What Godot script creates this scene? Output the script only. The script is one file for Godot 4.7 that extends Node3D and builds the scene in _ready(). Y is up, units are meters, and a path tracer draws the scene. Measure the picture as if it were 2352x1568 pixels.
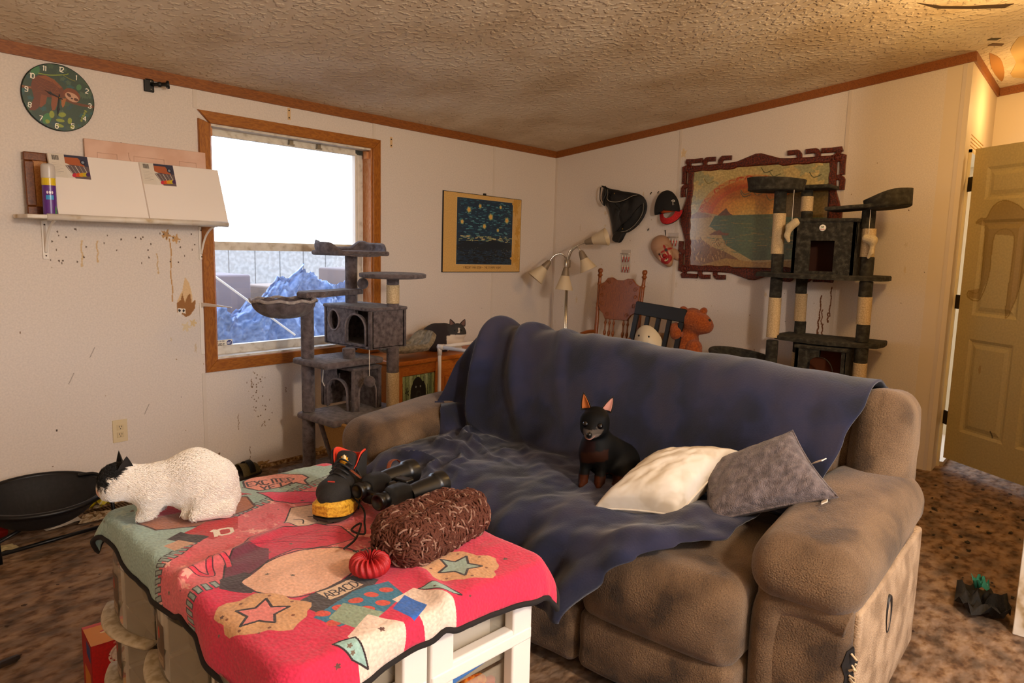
extends Node3D
# A cluttered living room: window wall (z = 0), painting wall (x = 0), entry nook at the right.
# Metres, y up. Helpers first, then _ready(): camera, sky, lamps, shell, objects.

var names := {}
var rng := RandomNumberGenerator.new()
var M := {}                                   # shared materials
var cache := {}                               # shared noise textures

# ---------- naming ----------
func put(o: Node3D, called: String, parent: Node = null) -> Node3D:
	if parent == null: parent = self
	var key := str(parent.get_instance_id()) + called
	var n: int = names.get(key, 0)
	names[key] = n + 1
	o.name = called if n == 0 else "%s_%03d" % [called, n]
	parent.add_child(o, true)
	return o

func tag(o: Node3D, label: String, category: String, group := "") -> Node3D:
	o.set_meta("label", label)
	o.set_meta("category", category)
	if group != "": o.set_meta("group", group)
	return o

func thing(called: String, label: String, category: String, at := Vector3.ZERO, turn := 0.0, group := "") -> Node3D:
	var o := Node3D.new()
	put(o, called)
	o.position = at
	o.rotation.y = turn
	return tag(o, label, category, group)

func struct(o: Node3D) -> Node3D:
	o.set_meta("kind", "structure")
	return o

func part(mb: MB, called: String, m: Material, parent: Node3D = null, label := "") -> MeshInstance3D:
	var o := MeshInstance3D.new()
	o.mesh = mb.mesh()
	o.material_override = m
	put(o, called, parent)
	if label != "": o.set_meta("label", label)
	return o

# ---------- mesh builder ----------
class MB:
	var P := PackedVector3Array()
	var U := PackedVector2Array()
	var C := PackedColorArray()
	var I := PackedInt32Array()
	var xf := Transform3D()
	var col := Color.WHITE

	func v(p: Vector3, uv := Vector2.ZERO) -> int:
		P.append(xf * p)
		U.append(uv)
		C.append(col)
		return P.size() - 1

	func tri(a: int, b: int, c: int) -> void:      # counter-clockwise seen from outside; Godot wants clockwise
		I.append(a); I.append(c); I.append(b)

	func quad(a: int, b: int, c: int, d: int) -> void:
		tri(a, b, c); tri(a, c, d)

	func face(pts: Array, uvs: Array = []) -> void:  # flat convex polygon, ccw
		var b := P.size()
		for i in pts.size():
			v(pts[i], uvs[i] if uvs.size() else Vector2.ZERO)
		for i in range(1, pts.size() - 1):
			tri(b, b + i, b + i + 1)

	func grid(nu: int, nv: int, f: Callable, loop_u := false) -> void:   # f(u, v) -> Vector3; outside is on du x dv
		var b := P.size()
		for j in nv + 1:
			for i in nu + 1:
				var u := float(i) / nu
				var w := float(j) / nv
				v(f.call(0.0 if loop_u and i == nu else u, w), Vector2(u, w))
		for j in nv:
			for i in nu:
				var a := b + j * (nu + 1) + i
				var a1 := a + 1
				if loop_u and i == nu - 1: a1 = b + j * (nu + 1)
				quad(a, a1, a1 + nu + 1, a + nu + 1)

	func sheet(nu: int, nv: int, f: Callable, thick: float, fuv = null) -> void:     # a cloth with two faces and a rim
		var top := PackedVector3Array()
		top.resize((nu + 1) * (nv + 1))
		for j in nv + 1:
			for i in nu + 1:
				top[j * (nu + 1) + i] = f.call(float(i) / nu, float(j) / nv)
		var nrm := PackedVector3Array()
		nrm.resize(top.size())
		for j in nv + 1:
			for i in nu + 1:
				var l := top[j * (nu + 1) + maxi(i - 1, 0)]
				var r := top[j * (nu + 1) + mini(i + 1, nu)]
				var d := top[maxi(j - 1, 0) * (nu + 1) + i]
				var t := top[mini(j + 1, nv) * (nu + 1) + i]
				nrm[j * (nu + 1) + i] = (r - l).cross(t - d).normalized()
		var b := P.size()
		for side in 2:
			for j in nv + 1:
				for i in nu + 1:
					var k := j * (nu + 1) + i
					var uv := Vector2(float(i) / nu, float(j) / nv)
					if fuv != null: uv = fuv.call(uv.x, uv.y)
					v(top[k] - nrm[k] * thick * side, uv)
		var off := (nu + 1) * (nv + 1)
		for j in nv:
			for i in nu:
				var a := b + j * (nu + 1) + i
				quad(a, a + 1, a + nu + 2, a + nu + 1)
				a += off
				quad(a, a + nu + 1, a + nu + 2, a + 1)
		for i in nu:
			var a := b + i
			quad(a, a + off, a + off + 1, a + 1)
			a = b + nv * (nu + 1) + i
			quad(a, a + 1, a + off + 1, a + off)
		for j in nv:
			var a := b + j * (nu + 1)
			quad(a, a + nu + 1, a + nu + 1 + off, a + off)
			a = b + j * (nu + 1) + nu
			quad(a, a + off, a + off + nu + 1, a + nu + 1)

	func box(size: Vector3, at := Vector3.ZERO) -> void:            # flat faced, uv 0..1 on each face
		var h := size / 2
		var q := [Vector2(0, 1), Vector2(1, 1), Vector2(1, 0), Vector2(0, 0)]
		for ax in 3:
			for s in [-1.0, 1.0]:
				var n := Vector3.ZERO; n[ax] = s
				var r := Vector3.UP.cross(n) if ax != 1 else Vector3.RIGHT
				var u := n.cross(r)
				var c: Vector3 = at + n * h
				face([c - r * h - u * h, c + r * h - u * h, c + r * h + u * h, c - r * h + u * h], q)

	func rbox(size: Vector3, at: Vector3, r: float, seg := 2, mid := 1, f = null) -> void:   # rounded box; f(point) -> point deforms it
		var h := size / 2
		r = minf(r, minf(h.x, minf(h.y, h.z)) * 0.999)
		var ts := []
		for ax in 3:
			var l := []
			for j in seg + 1: l.append(-(h[ax] - r) - r * tan(PI / 4 * (1.0 - float(j) / seg)))
			for j in range(1, mid): l.append(lerpf(-(h[ax] - r), h[ax] - r, float(j) / mid))
			for j in seg + 1: l.append((h[ax] - r) + r * tan(PI / 4 * float(j) / seg))
			ts.append(l)
		var inner := h - Vector3(r, r, r)
		for ax in 3:
			for s in [-1.0, 1.0]:
				var a1 := (ax + 1) % 3
				var a2 := (ax + 2) % 3
				var l1: Array = ts[a1]
				var l2: Array = ts[a2]
				var b := P.size()
				for j in l2.size():
					for i in l1.size():
						var q := Vector3.ZERO
						q[ax] = s * h[ax]; q[a1] = l1[i]; q[a2] = l2[j]
						var c := q.clamp(-inner, inner)
						var p := c + (q - c).normalized() * r
						if f != null: p = f.call(p)
						v(at + p, Vector2((l1[i] / h[a1] + 1) / 2, (l2[j] / h[a2] + 1) / 2))
				var w := l1.size()
				for j in l2.size() - 1:
					for i in w - 1:
						var a := b + j * w + i
						if s > 0: quad(a, a + 1, a + w + 1, a + w)
						else: quad(a, a + w, a + w + 1, a + 1)

	func tube(path: Array, rad, seg := 8, closed := false, flat := 1.0) -> void:    # rad: float or Array per point
		var n := path.size()
		var prev := Vector3.ZERO
		var b := P.size()
		for i in n:
			var p: Vector3 = path[i]
			var t: Vector3
			if closed: t = (path[(i + 1) % n] - path[(i - 1 + n) % n]).normalized()
			else: t = (path[mini(i + 1, n - 1)] - path[maxi(i - 1, 0)]).normalized()
			var s: Vector3
			if prev == Vector3.ZERO:
				s = t.cross(Vector3.UP)
				if s.length() < 0.1: s = t.cross(Vector3.RIGHT)
			else: s = prev - t * prev.dot(t)
			s = s.normalized()
			prev = s
			var u := s.cross(t)
			var r: float = rad[i] if rad is Array else rad
			for k in seg:
				var an := TAU * k / seg
				v(p + (s * cos(an) + u * sin(an) * flat) * r, Vector2(float(k) / seg, float(i) / maxi(n - 1, 1)))
		for i in (n if closed else n - 1):
			for k in seg:
				var a := b + i * seg + k
				var a2 := b + i * seg + (k + 1) % seg
				var c := b + ((i + 1) % n) * seg + k
				var c2 := b + ((i + 1) % n) * seg + (k + 1) % seg
				quad(a, c, c2, a2)
		if not closed:
			for e in [0, n - 1]:
				var o := P.size()
				for k in seg: P.append(P[b + e * seg + k]); U.append(Vector2.ZERO); C.append(col)
				for k in range(1, seg - 1):
					if e == 0: tri(o, o + k, o + k + 1)
					else: tri(o, o + k + 1, o + k)

	func lathe(prof: Array, seg := 20, cap := true) -> void:       # prof: Vector2(radius, y), from bottom to top
		var b := P.size()
		var n := prof.size()
		for i in n:
			for k in seg + 1:
				var an := TAU * k / seg
				v(Vector3(prof[i].x * cos(an), prof[i].y, -prof[i].x * sin(an)), Vector2(float(k) / seg, float(i) / (n - 1)))
		for i in n - 1:
			for k in seg:
				var a := b + i * (seg + 1) + k
				quad(a, a + 1, a + seg + 2, a + seg + 1)
		if cap:
			for e in [0, n - 1]:
				if prof[e].x > 0.0001:
					var o := P.size()
					for k in seg:
						var an := TAU * k / seg
						v(Vector3(prof[e].x * cos(an), prof[e].y, -prof[e].x * sin(an)), Vector2(0.5 + 0.5 * cos(an), 0.5 - 0.5 * sin(an)))
					for k in range(1, seg - 1):
						if e == 0: tri(o, o + k + 1, o + k)
						else: tri(o, o + k, o + k + 1)

	func smooth_lathe(prof: Array, seg := 20, sub := 3) -> void:   # catmull-rom through the profile
		var q := []
		for i in prof.size() - 1:
			for j in sub:
				var t := float(j) / sub
				q.append(prof[i].cubic_interpolate(prof[i + 1], prof[maxi(i - 1, 0)], prof[mini(i + 2, prof.size() - 1)], t))
		q.append(prof[-1])
		for i in q.size(): q[i].x = maxf(q[i].x, 0.0)
		lathe(q, seg)

	func extrude(poly: PackedVector2Array, depth: float, bevel := 0.0, z0 := 0.0) -> void:    # in xy, from z0 towards +z
		if Geometry2D.is_polygon_clockwise(poly): poly.reverse()
		var top := poly
		if bevel > 0.0:
			top = PackedVector2Array()
			var n0 := poly.size()
			for i in n0:
				var e1 := (poly[i] - poly[i - 1]).normalized()
				var e2 := (poly[(i + 1) % n0] - poly[i]).normalized()
				var nn := (Vector2(-e1.y, e1.x) + Vector2(-e2.y, e2.x))
				nn = nn.normalized() if nn.length() > 0.05 else Vector2(-e1.y, e1.x)
				top.append(poly[i] + nn * bevel)
		var ids := Geometry2D.triangulate_polygon(top)
		var lo := poly[0]; var hi := poly[0]
		for p in poly: lo = lo.min(p); hi = hi.max(p)
		var sz := hi - lo
		var b := P.size()
		for p in top: v(Vector3(p.x, p.y, z0 + depth), Vector2((p.x - lo.x) / sz.x, 1 - (p.y - lo.y) / sz.y))
		for k in ids.size() / 3: _ccw(b + ids[k * 3], b + ids[k * 3 + 1], b + ids[k * 3 + 2], 1.0)
		b = P.size()
		for p in top: v(Vector3(p.x, p.y, z0), Vector2((p.x - lo.x) / sz.x, 1 - (p.y - lo.y) / sz.y))
		for k in ids.size() / 3: _ccw(b + ids[k * 3], b + ids[k * 3 + 1], b + ids[k * 3 + 2], -1.0)
		var n := poly.size()
		for i in n:
			var j := (i + 1) % n
			face([_p3(poly[i], z0), _p3(poly[j], z0), _p3(poly[j], z0 + depth - bevel), _p3(poly[i], z0 + depth - bevel)])
			if bevel > 0.0:
				face([_p3(poly[i], z0 + depth - bevel), _p3(poly[j], z0 + depth - bevel), _p3(top[j], z0 + depth), _p3(top[i], z0 + depth)])

	func _p3(p: Vector2, z: float) -> Vector3: return Vector3(p.x, p.y, z)

	func _ccw(a: int, b: int, c: int, s: float) -> void:
		var inv := xf.affine_inverse()
		var n := (inv * P[b] - inv * P[a]).cross(inv * P[c] - inv * P[a])
		if n.z * s >= 0: tri(a, b, c)
		else: tri(a, c, b)

	func ball(r: Vector3, at: Vector3, seg := 14) -> void:
		var rings := seg / 2
		var b := P.size()
		for j in rings + 1:
			var ph := PI * j / rings - PI / 2
			for k in seg + 1:
				var an := TAU * k / seg
				v(at + Vector3(r.x * cos(ph) * cos(an), r.y * sin(ph), -r.z * cos(ph) * sin(an)), Vector2(float(k) / seg, 1 - float(j) / rings))
		for j in rings:
			for k in seg:
				var a := b + j * (seg + 1) + k
				quad(a, a + 1, a + seg + 2, a + seg + 1)

	func nets(bones: Array, cell: float, k: float, shade = null, bump = null) -> void:  # smooth union of tapered capsules [a, b, ra, rb], meshed as surface nets
		var lo := Vector3(1e9, 1e9, 1e9); var hi := -lo
		var nb := bones.size()
		var A := PackedVector3Array(); var D := PackedVector3Array(); var R := PackedFloat32Array(); var S := PackedFloat32Array(); var L := PackedFloat32Array()
		for b in bones:
			var r: float = maxf(b[2], b[3]) + cell * 2
			lo = lo.min(b[0] - Vector3(r, r, r)).min(b[1] - Vector3(r, r, r))
			hi = hi.max(b[0] + Vector3(r, r, r)).max(b[1] + Vector3(r, r, r))
			A.append(b[0]); D.append(b[1] - b[0]); R.append(b[2]); S.append(b[3] - b[2]); L.append(1.0 / maxf((b[1] - b[0]).length_squared(), 1e-9))
		var nx := int(ceil((hi.x - lo.x) / cell / 4)) * 4 + 1
		var ny := int(ceil((hi.y - lo.y) / cell / 4)) * 4 + 1
		var nz := int(ceil((hi.z - lo.z) / cell / 4)) * 4 + 1
		var F := PackedFloat32Array()
		F.resize(nx * ny * nz)
		F.fill(1.0)
		var reach := cell * 4 * 0.9 + k * 0.6
		for bz in range(0, nz, 4):
			for by in range(0, ny, 4):
				for bx in range(0, nx, 4):
					var mid := lo + Vector3(bx + 1.5, by + 1.5, bz + 1.5) * cell
					var near := PackedInt32Array()
					var deep := false
					for i in nb:
						var q := mid - A[i]
						var h := clampf(q.dot(D[i]) * L[i], 0.0, 1.0)
						var d := (q - D[i] * h).length() - R[i] - S[i] * h
						if d < reach + k: near.append(i)
						if d < -reach: deep = true
					if near.is_empty(): continue
					for z in range(bz, mini(bz + 4, nz)):
						for y in range(by, mini(by + 4, ny)):
							for x in range(bx, mini(bx + 4, nx)):
								var f := 1.0
								if deep: f = -1.0
								else:
									var p := lo + Vector3(x, y, z) * cell
									for i in near:
										var q := p - A[i]
										var h := clampf(q.dot(D[i]) * L[i], 0.0, 1.0)
										var d := (q - D[i] * h).length() - R[i] - S[i] * h
										var g := maxf(k - absf(f - d), 0.0) / k
										f = minf(f, d) - g * g * k * 0.25
									if bump != null and absf(f) < cell * 3: f += bump.call(p)
								F[(z * ny + y) * nx + x] = f
		var ids := {}
		var sy := nx
		var sz := nx * ny
		for z in nz - 1:
			for y in ny - 1:
				for x in nx - 1:
					var o := z * sz + y * sy + x
					var a := F[o]
					if a == 1.0 and F[o + 1] == 1.0 and F[o + sz + sy + 1] == 1.0: continue
					var m := 0
					var c8 := [a, F[o + 1], F[o + sy], F[o + sy + 1], F[o + sz], F[o + sz + 1], F[o + sz + sy], F[o + sz + sy + 1]]
					for i in 8: if c8[i] < 0.0: m |= 1 << i
					if m == 0 or m == 255: continue
					var sum := Vector3.ZERO
					var cnt := 0
					for e in EDGES:
						var f0: float = c8[e[0]]; var f1: float = c8[e[1]]
						if (f0 < 0.0) != (f1 < 0.0):
							var t := f0 / (f0 - f1)
							sum += Vector3(lerpf(e[0] & 1, e[1] & 1, t), lerpf((e[0] >> 1) & 1, (e[1] >> 1) & 1, t), lerpf(e[0] >> 2, e[1] >> 2, t))
							cnt += 1
					var p := lo + (Vector3(x, y, z) + sum / cnt) * cell
					if shade != null: col = shade.call(p)
					ids[o] = v(p)
		for o in ids:
			var a := F[o] < 0.0
			var ok_x: bool = ids.has(o - sy) and ids.has(o - sz) and ids.has(o - sy - sz)
			if ok_x and a != (F[o + 1] < 0.0): _q(ids[o - sy - sz], ids[o - sz], ids[o], ids[o - sy], a)
			var ok_y: bool = ids.has(o - 1) and ids.has(o - sz) and ids.has(o - 1 - sz)
			if ok_y and a != (F[o + sy] < 0.0): _q(ids[o - 1 - sz], ids[o - 1], ids[o], ids[o - sz], a)
			var ok_z: bool = ids.has(o - 1) and ids.has(o - sy) and ids.has(o - 1 - sy)
			if ok_z and a != (F[o + sz] < 0.0): _q(ids[o - 1 - sy], ids[o - sy], ids[o], ids[o - 1], a)
		col = Color.WHITE

	const EDGES := [[0, 1], [2, 3], [4, 5], [6, 7], [0, 2], [1, 3], [4, 6], [5, 7], [0, 4], [1, 5], [2, 6], [3, 7]]

	func _q(a: int, b: int, c: int, d: int, out: bool) -> void:
		if out: quad(a, b, c, d)
		else: quad(d, c, b, a)

	func mesh() -> ArrayMesh:
		var n := PackedVector3Array()
		n.resize(P.size())
		for i in I.size() / 3:
			var a := I[i * 3]; var b := I[i * 3 + 1]; var c := I[i * 3 + 2]
			var f := (P[c] - P[a]).cross(P[b] - P[a])
			n[a] += f; n[b] += f; n[c] += f
		for i in n.size(): n[i] = n[i].normalized()
		var arr := []
		arr.resize(Mesh.ARRAY_MAX)
		arr[Mesh.ARRAY_VERTEX] = P
		arr[Mesh.ARRAY_NORMAL] = n if weld == 0.0 else _welded(n)
		arr[Mesh.ARRAY_TEX_UV] = U
		arr[Mesh.ARRAY_COLOR] = C
		arr[Mesh.ARRAY_INDEX] = I
		var m := ArrayMesh.new()
		m.add_surface_from_arrays(Mesh.PRIMITIVE_TRIANGLES, arr)
		return m

	var weld := 0.0
	func _welded(n: PackedVector3Array) -> PackedVector3Array:      # rounded boxes: share normals across the cube's face seams
		var acc := {}
		for i in n.size():
			var k := Vector3i((P[i] * 20000.0).round())
			acc[k] = acc.get(k, Vector3.ZERO) + n[i]
		for i in n.size():
			n[i] = acc[Vector3i((P[i] * 20000.0).round())].normalized()
		return n

func mb(smooth := false) -> MB:
	var b := MB.new()
	if smooth: b.weld = 1.0
	return b

func frame(x: Vector3, y: Vector3, z: Vector3, o: Vector3) -> Transform3D:
	return Transform3D(Basis(x, y, z), o)

func bend(pts: Array, sub := 6) -> Array:            # catmull-rom curve through points
	var q := []
	for i in pts.size() - 1:
		for j in sub:
			q.append(pts[i].cubic_interpolate(pts[i + 1], pts[maxi(i - 1, 0)], pts[mini(i + 2, pts.size() - 1)], float(j) / sub))
	q.append(pts[-1])
	return q

# ---------- textures and materials ----------
func noise(freq: float, oct := 4, kind := FastNoiseLite.TYPE_SIMPLEX_SMOOTH, sd := 1) -> FastNoiseLite:
	var n := FastNoiseLite.new()
	n.noise_type = kind
	n.frequency = freq
	n.seed = sd
	n.fractal_octaves = oct
	return n

func ramp(stops: Array) -> Gradient:                # [offset, colour, ...]
	var g := Gradient.new()
	var o := PackedFloat32Array(); var c := PackedColorArray()
	for i in stops.size() / 2: o.append(stops[i * 2]); c.append(Color(stops[i * 2 + 1]))
	g.offsets = o; g.colors = c
	return g

func ntex(freq: float, stops: Array = [], oct := 4, sd := 1, size := 512, kind := FastNoiseLite.TYPE_SIMPLEX_SMOOTH) -> NoiseTexture2D:
	var key := str([freq, stops, oct, sd, size, kind])
	if cache.has(key): return cache[key]
	var t := NoiseTexture2D.new()
	t.width = size; t.height = size
	t.seamless = true
	t.noise = noise(freq, oct, kind, sd)
	if stops.size(): t.color_ramp = ramp(stops)
	cache[key] = t
	return t

func mat(c, rough := 0.8, metal := 0.0, spec := 0.5) -> StandardMaterial3D:
	var m := StandardMaterial3D.new()
	m.albedo_color = Color(c)
	m.roughness = rough
	m.metallic = metal
	m.metallic_specular = spec
	return m

func nmat(stops: Array, freq: float, per_m: float, rough := 0.85, bump := 0.0, bfreq := 0.08, bper := 0.0, oct := 4, sd := 1) -> StandardMaterial3D:   # noise colours, triplanar
	var m := mat("ffffff", rough)
	m.albedo_texture = ntex(freq, stops, oct, sd)
	m.uv1_triplanar = true
	m.uv1_scale = Vector3.ONE * per_m
	if bump > 0.0:
		m.heightmap_enabled = true
		m.heightmap_texture = ntex(bfreq, [], 4, 7)
		m.heightmap_scale = bump
	return m

func wood(a: String, b: String, along := Vector3(1, 10, 10), rough := 0.45) -> StandardMaterial3D:
	var m := mat("ffffff", rough)
	m.albedo_texture = ntex(0.012, [0.25, a, 0.5, b, 0.62, a, 0.8, b], 5, 3)
	m.uv1_triplanar = true
	m.uv1_scale = along
	return m

func pic(im: Image, rough := 0.6) -> StandardMaterial3D:
	var m := mat("ffffff", rough)
	im.generate_mipmaps()
	m.albedo_texture = ImageTexture.create_from_image(im)
	m.texture_repeat = false
	return m

class Pic:                                           # a painter for flat print: polygons, ellipses, strokes, lettering
	var im: Image
	var w: int
	var h: int
	var sc := Vector2.ONE
	func _init(W: int, H: int, c) -> void:
		w = W; h = H
		sc = Vector2(W, H)
		im = Image.create(W, H, false, Image.FORMAT_RGBA8)
		im.fill(Color(c))
	func poly(pts: Array, c) -> void:                # in units of 0..1 across the picture
		var q := []
		var y0 := 1e9; var y1 := -1e9
		for p in pts:
			var s: Vector2 = p * sc
			q.append(s)
			y0 = minf(y0, s.y); y1 = maxf(y1, s.y)
		var cc := Color(c)
		for y in range(maxi(int(y0), 0), mini(int(y1) + 1, h)):
			var xs := PackedFloat32Array()
			var yy := y + 0.5
			for i in q.size():
				var a: Vector2 = q[i]; var b: Vector2 = q[(i + 1) % q.size()]
				if (a.y <= yy) != (b.y <= yy): xs.append(a.x + (yy - a.y) / (b.y - a.y) * (b.x - a.x))
			xs.sort()
			for i in xs.size() / 2:
				var xa := maxi(int(round(xs[i * 2])), 0); var xb := mini(int(round(xs[i * 2 + 1])), w)
				if xb > xa: im.fill_rect(Rect2i(xa, y, xb - xa, 1), cc)
	func ell(c: Vector2, r: Vector2, colr, turn := 0.0, wob := 0.0) -> void:
		var pts := []
		for i in 28:
			var a := TAU * i / 28
			var k := 1.0 + wob * sin(a * 5.0 + c.x * 40.0) + wob * 0.7 * sin(a * 9.0 + c.y * 90.0)
			pts.append(c + (Vector2(cos(a), sin(a)) * r * k).rotated(turn))
		poly(pts, colr)
	func line(pts: Array, wd: float, c, closed := false) -> void:   # wd in units of picture width
		var n := pts.size()
		for i in (n if closed else n - 1):
			var a: Vector2 = pts[i] * sc; var b: Vector2 = pts[(i + 1) % n] * sc
			var d := (b - a).normalized() * wd * w * 0.5
			var o := Vector2(-d.y, d.x)
			poly([(a + o - d * 0.4) / sc, (b + o + d * 0.4) / sc, (b - o + d * 0.4) / sc, (a - o - d * 0.4) / sc], c)
	func curve(pts: Array, wd: float, c, closed := false) -> void:
		var q := []
		var n := pts.size()
		for i in (n if closed else n - 1):
			for j in 6:
				var p0: Vector2 = pts[(i - 1 + n) % n] if closed else pts[maxi(i - 1, 0)]
				var p3: Vector2 = pts[(i + 2) % n] if closed else pts[mini(i + 2, n - 1)]
				q.append(pts[i].cubic_interpolate(pts[(i + 1) % n], p0, p3, j / 6.0))
		if not closed: q.append(pts[-1])
		line(q, wd, c, closed)
	func text(s: String, at: Vector2, right: Vector2, down: Vector2, wd: float, c) -> void:   # at: top left of the first letter; right, down: one letter's box
		var x := at
		for ch in s:
			for st in STROKES.get(ch, []):
				st = st.replace(" ", "")
				var pts := []
				var i := 0
				while i < st.length():
					pts.append(x + right * (st.unicode_at(i) - 48) / 4.0 * 0.78 + down * (st.unicode_at(i + 1) - 48) / 6.0)
					i += 2
				line(pts, wd, c)
			x += right * (0.55 if ch in "I1.' " else 1.0)
	const STROKES := {   # each stroke is a run of grid points, x 0..4 then y 0..6
		"A": ["062046", "1434"], "B": ["0006", "0030414233 03", "03334445 36 06"], "C": ["41301001051636 45"], "D": ["0006", "0020424426 06"],
		"E": ["40000646", "0333"], "F": ["400006", "0333"], "G": ["4130100105163645 4323"], "H": ["0006", "4046", "0343"], "I": ["2026"], "K": ["0006", "4003", "1346"], "L": ["000646"],
		"M": ["0600234046"], "N": ["06004640"], "O": ["1030414536160501 10"], "P": ["0600304142 33 03"], "R": ["06003041423303", "2346"], "S": ["4130100102134344 36 1605"],
		"T": ["0040", "2026"], "U": ["0005163645 40"], "V": ["002640"], "W": ["0016233640"], "X": ["0046", "4006"], "Y": ["002340", "2326"], "Z": ["00400646"],
		"0": ["1030414536160501 10"], "1": ["112026"], "2": ["0110304142 06 46"], "3": ["011030414233", "233344453616 05"], "4": ["36300444"], "5": ["4000 02 3243 45 36 16 05"], "6": ["4010 01 0516 36 45 43 32 03"],
		"7": ["004016"], "8": ["10304142 33 13 0201 10", "133344453616 0504 13"], "9": ["06 36 45 41 30 10 01 02 13 43"], "?": ["0110304142 23 24", "2526"], "-": ["0343"], ".": ["2526"], "&": ["46 11 20 31 04 05 16 26 44"]}
	func grain(freq: float, amount: float, sd := 1) -> void:        # paper or cloth grain over the print: speckles lighter and darker
		var n := FastNoiseLite.new()
		n.seed = sd; n.frequency = freq
		var g := n.get_image(w, h)
		var d := im.get_data()
		var s := g.get_data()
		for i in w * h:
			var k := 1.0 + (s[i] - 128) / 128.0 * amount
			var o := i * 4
			d[o] = clampi(int(d[o] * k), 0, 255)
			d[o + 1] = clampi(int(d[o + 1] * k), 0, 255)
			d[o + 2] = clampi(int(d[o + 2] * k), 0, 255)
		im = Image.create_from_data(w, h, false, Image.FORMAT_RGBA8, d)

# ---------- the scene ----------
func _ready() -> void:
	rng.seed = 7
	materials()
	setup()
	shell()
	outside()
	sofa()
	carts()
	cat_tree_grey()
	corner_things()
	cat_tree_dark()
	wall_things()
	shelf_things()
	table_things()
	animals()
	floor_things()

func setup() -> void:
	var cam := Camera3D.new()
	cam.name = "camera"
	cam.fov = rad_to_deg(2.0 * atan(784.0 / 1620.3))
	cam.near = 0.05
	var yaw := deg_to_rad(39.7753)
	var pitch := deg_to_rad(7.4768)
	var roll := deg_to_rad(1.3707)
	var f := Vector3(cos(yaw) * cos(pitch), -sin(pitch), -sin(yaw) * cos(pitch))
	var r := Vector3(sin(yaw), 0, cos(yaw))
	var u := r.cross(f)
	cam.transform = Transform3D(Basis(r * cos(roll) + u * sin(roll), u * cos(roll) - r * sin(roll), -f), Vector3(-5.177, 1.3694, 3.8502))
	add_child(cam)
	cam.current = true
	var we := WorldEnvironment.new()
	we.name = "world"
	var env := Environment.new()
	env.background_mode = Environment.BG_SKY
	var sky := Sky.new()
	var sm := ProceduralSkyMaterial.new()       # bright overcast
	sm.sky_top_color = Color(0.80, 0.88, 1.0)
	sm.sky_horizon_color = Color(0.96, 0.98, 1.0)
	sm.ground_bottom_color = Color(0.72, 0.70, 0.66)
	sm.ground_horizon_color = Color(0.8, 0.8, 0.8)
	sm.sky_energy_multiplier = 1.0
	sky.sky_material = sm
	env.sky = sky
	env.background_energy_multiplier = 7.0
	env.tonemap_mode = Environment.TONE_MAPPER_LINEAR
	env.tonemap_exposure = 0.86
	env.sdfgi_enabled = true
	env.ssao_enabled = true
	env.ssil_enabled = true
	we.environment = env
	add_child(we)
	# room lamp: frosted globe hanging behind and right of the camera
	lamp_pendant(Vector3(-4.0, 0, 4.9), Color(1.0, 0.92, 0.83), 5.2)
	# entry lamp on the nook's ceiling
	nook_lamp(Vector3(0.5, 2.232 + 0.1217 * 3.43, 3.43), Color(1.0, 0.8, 0.5), 0.3)
	# hall lamp out of frame between the partition and the nook
	lamp_pendant(Vector3(-1.25, 0, 3.6), Color(1.0, 0.8, 0.5), 0.9, "hall_pendant", "small frosted globe pendant in the passage by the entry door", 0.4, 0.08)

func ceil_y(z: float) -> float: return 2.232 + 0.1217 * z

func glow(c: Color, e: float) -> StandardMaterial3D:
	var m := mat("fff4e0", 0.4)
	m.emission_enabled = true
	m.emission = c
	m.emission_energy_multiplier = e
	return m

func lamp_pendant(at: Vector3, c: Color, e: float, called := "pendant_lamp", label := "frosted glass globe pendant hanging from the textured ceiling behind the viewer", drop := 0.85, rad := 0.12) -> void:
	at.y = ceil_y(at.z) - drop
	var t := thing(called, label, "lamp", at)
	var b := mb(true)
	b.ball(Vector3.ONE * rad, Vector3.ZERO, 28)
	part(b, "globe", glow(c, 4.0), t)
	b = mb(true)
	b.tube([Vector3(0, rad, 0), Vector3(0, drop - 0.03, 0)], 0.006, 8)
	part(b, "cord", M.brass, t)
	b = mb(true)
	b.lathe([Vector2(0.0, drop - 0.05), Vector2(0.05, drop - 0.04), Vector2(0.06, drop - 0.012)], 24)
	part(b, "canopy", M.brass, t)
	var l := OmniLight3D.new()
	l.name = called + "_light"
	l.position = Vector3(0, 0, 0)
	l.light_color = c
	l.light_energy = e
	l.light_size = rad
	l.omni_range = 20
	l.omni_attenuation = 2
	l.shadow_enabled = true
	t.add_child(l)

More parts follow.
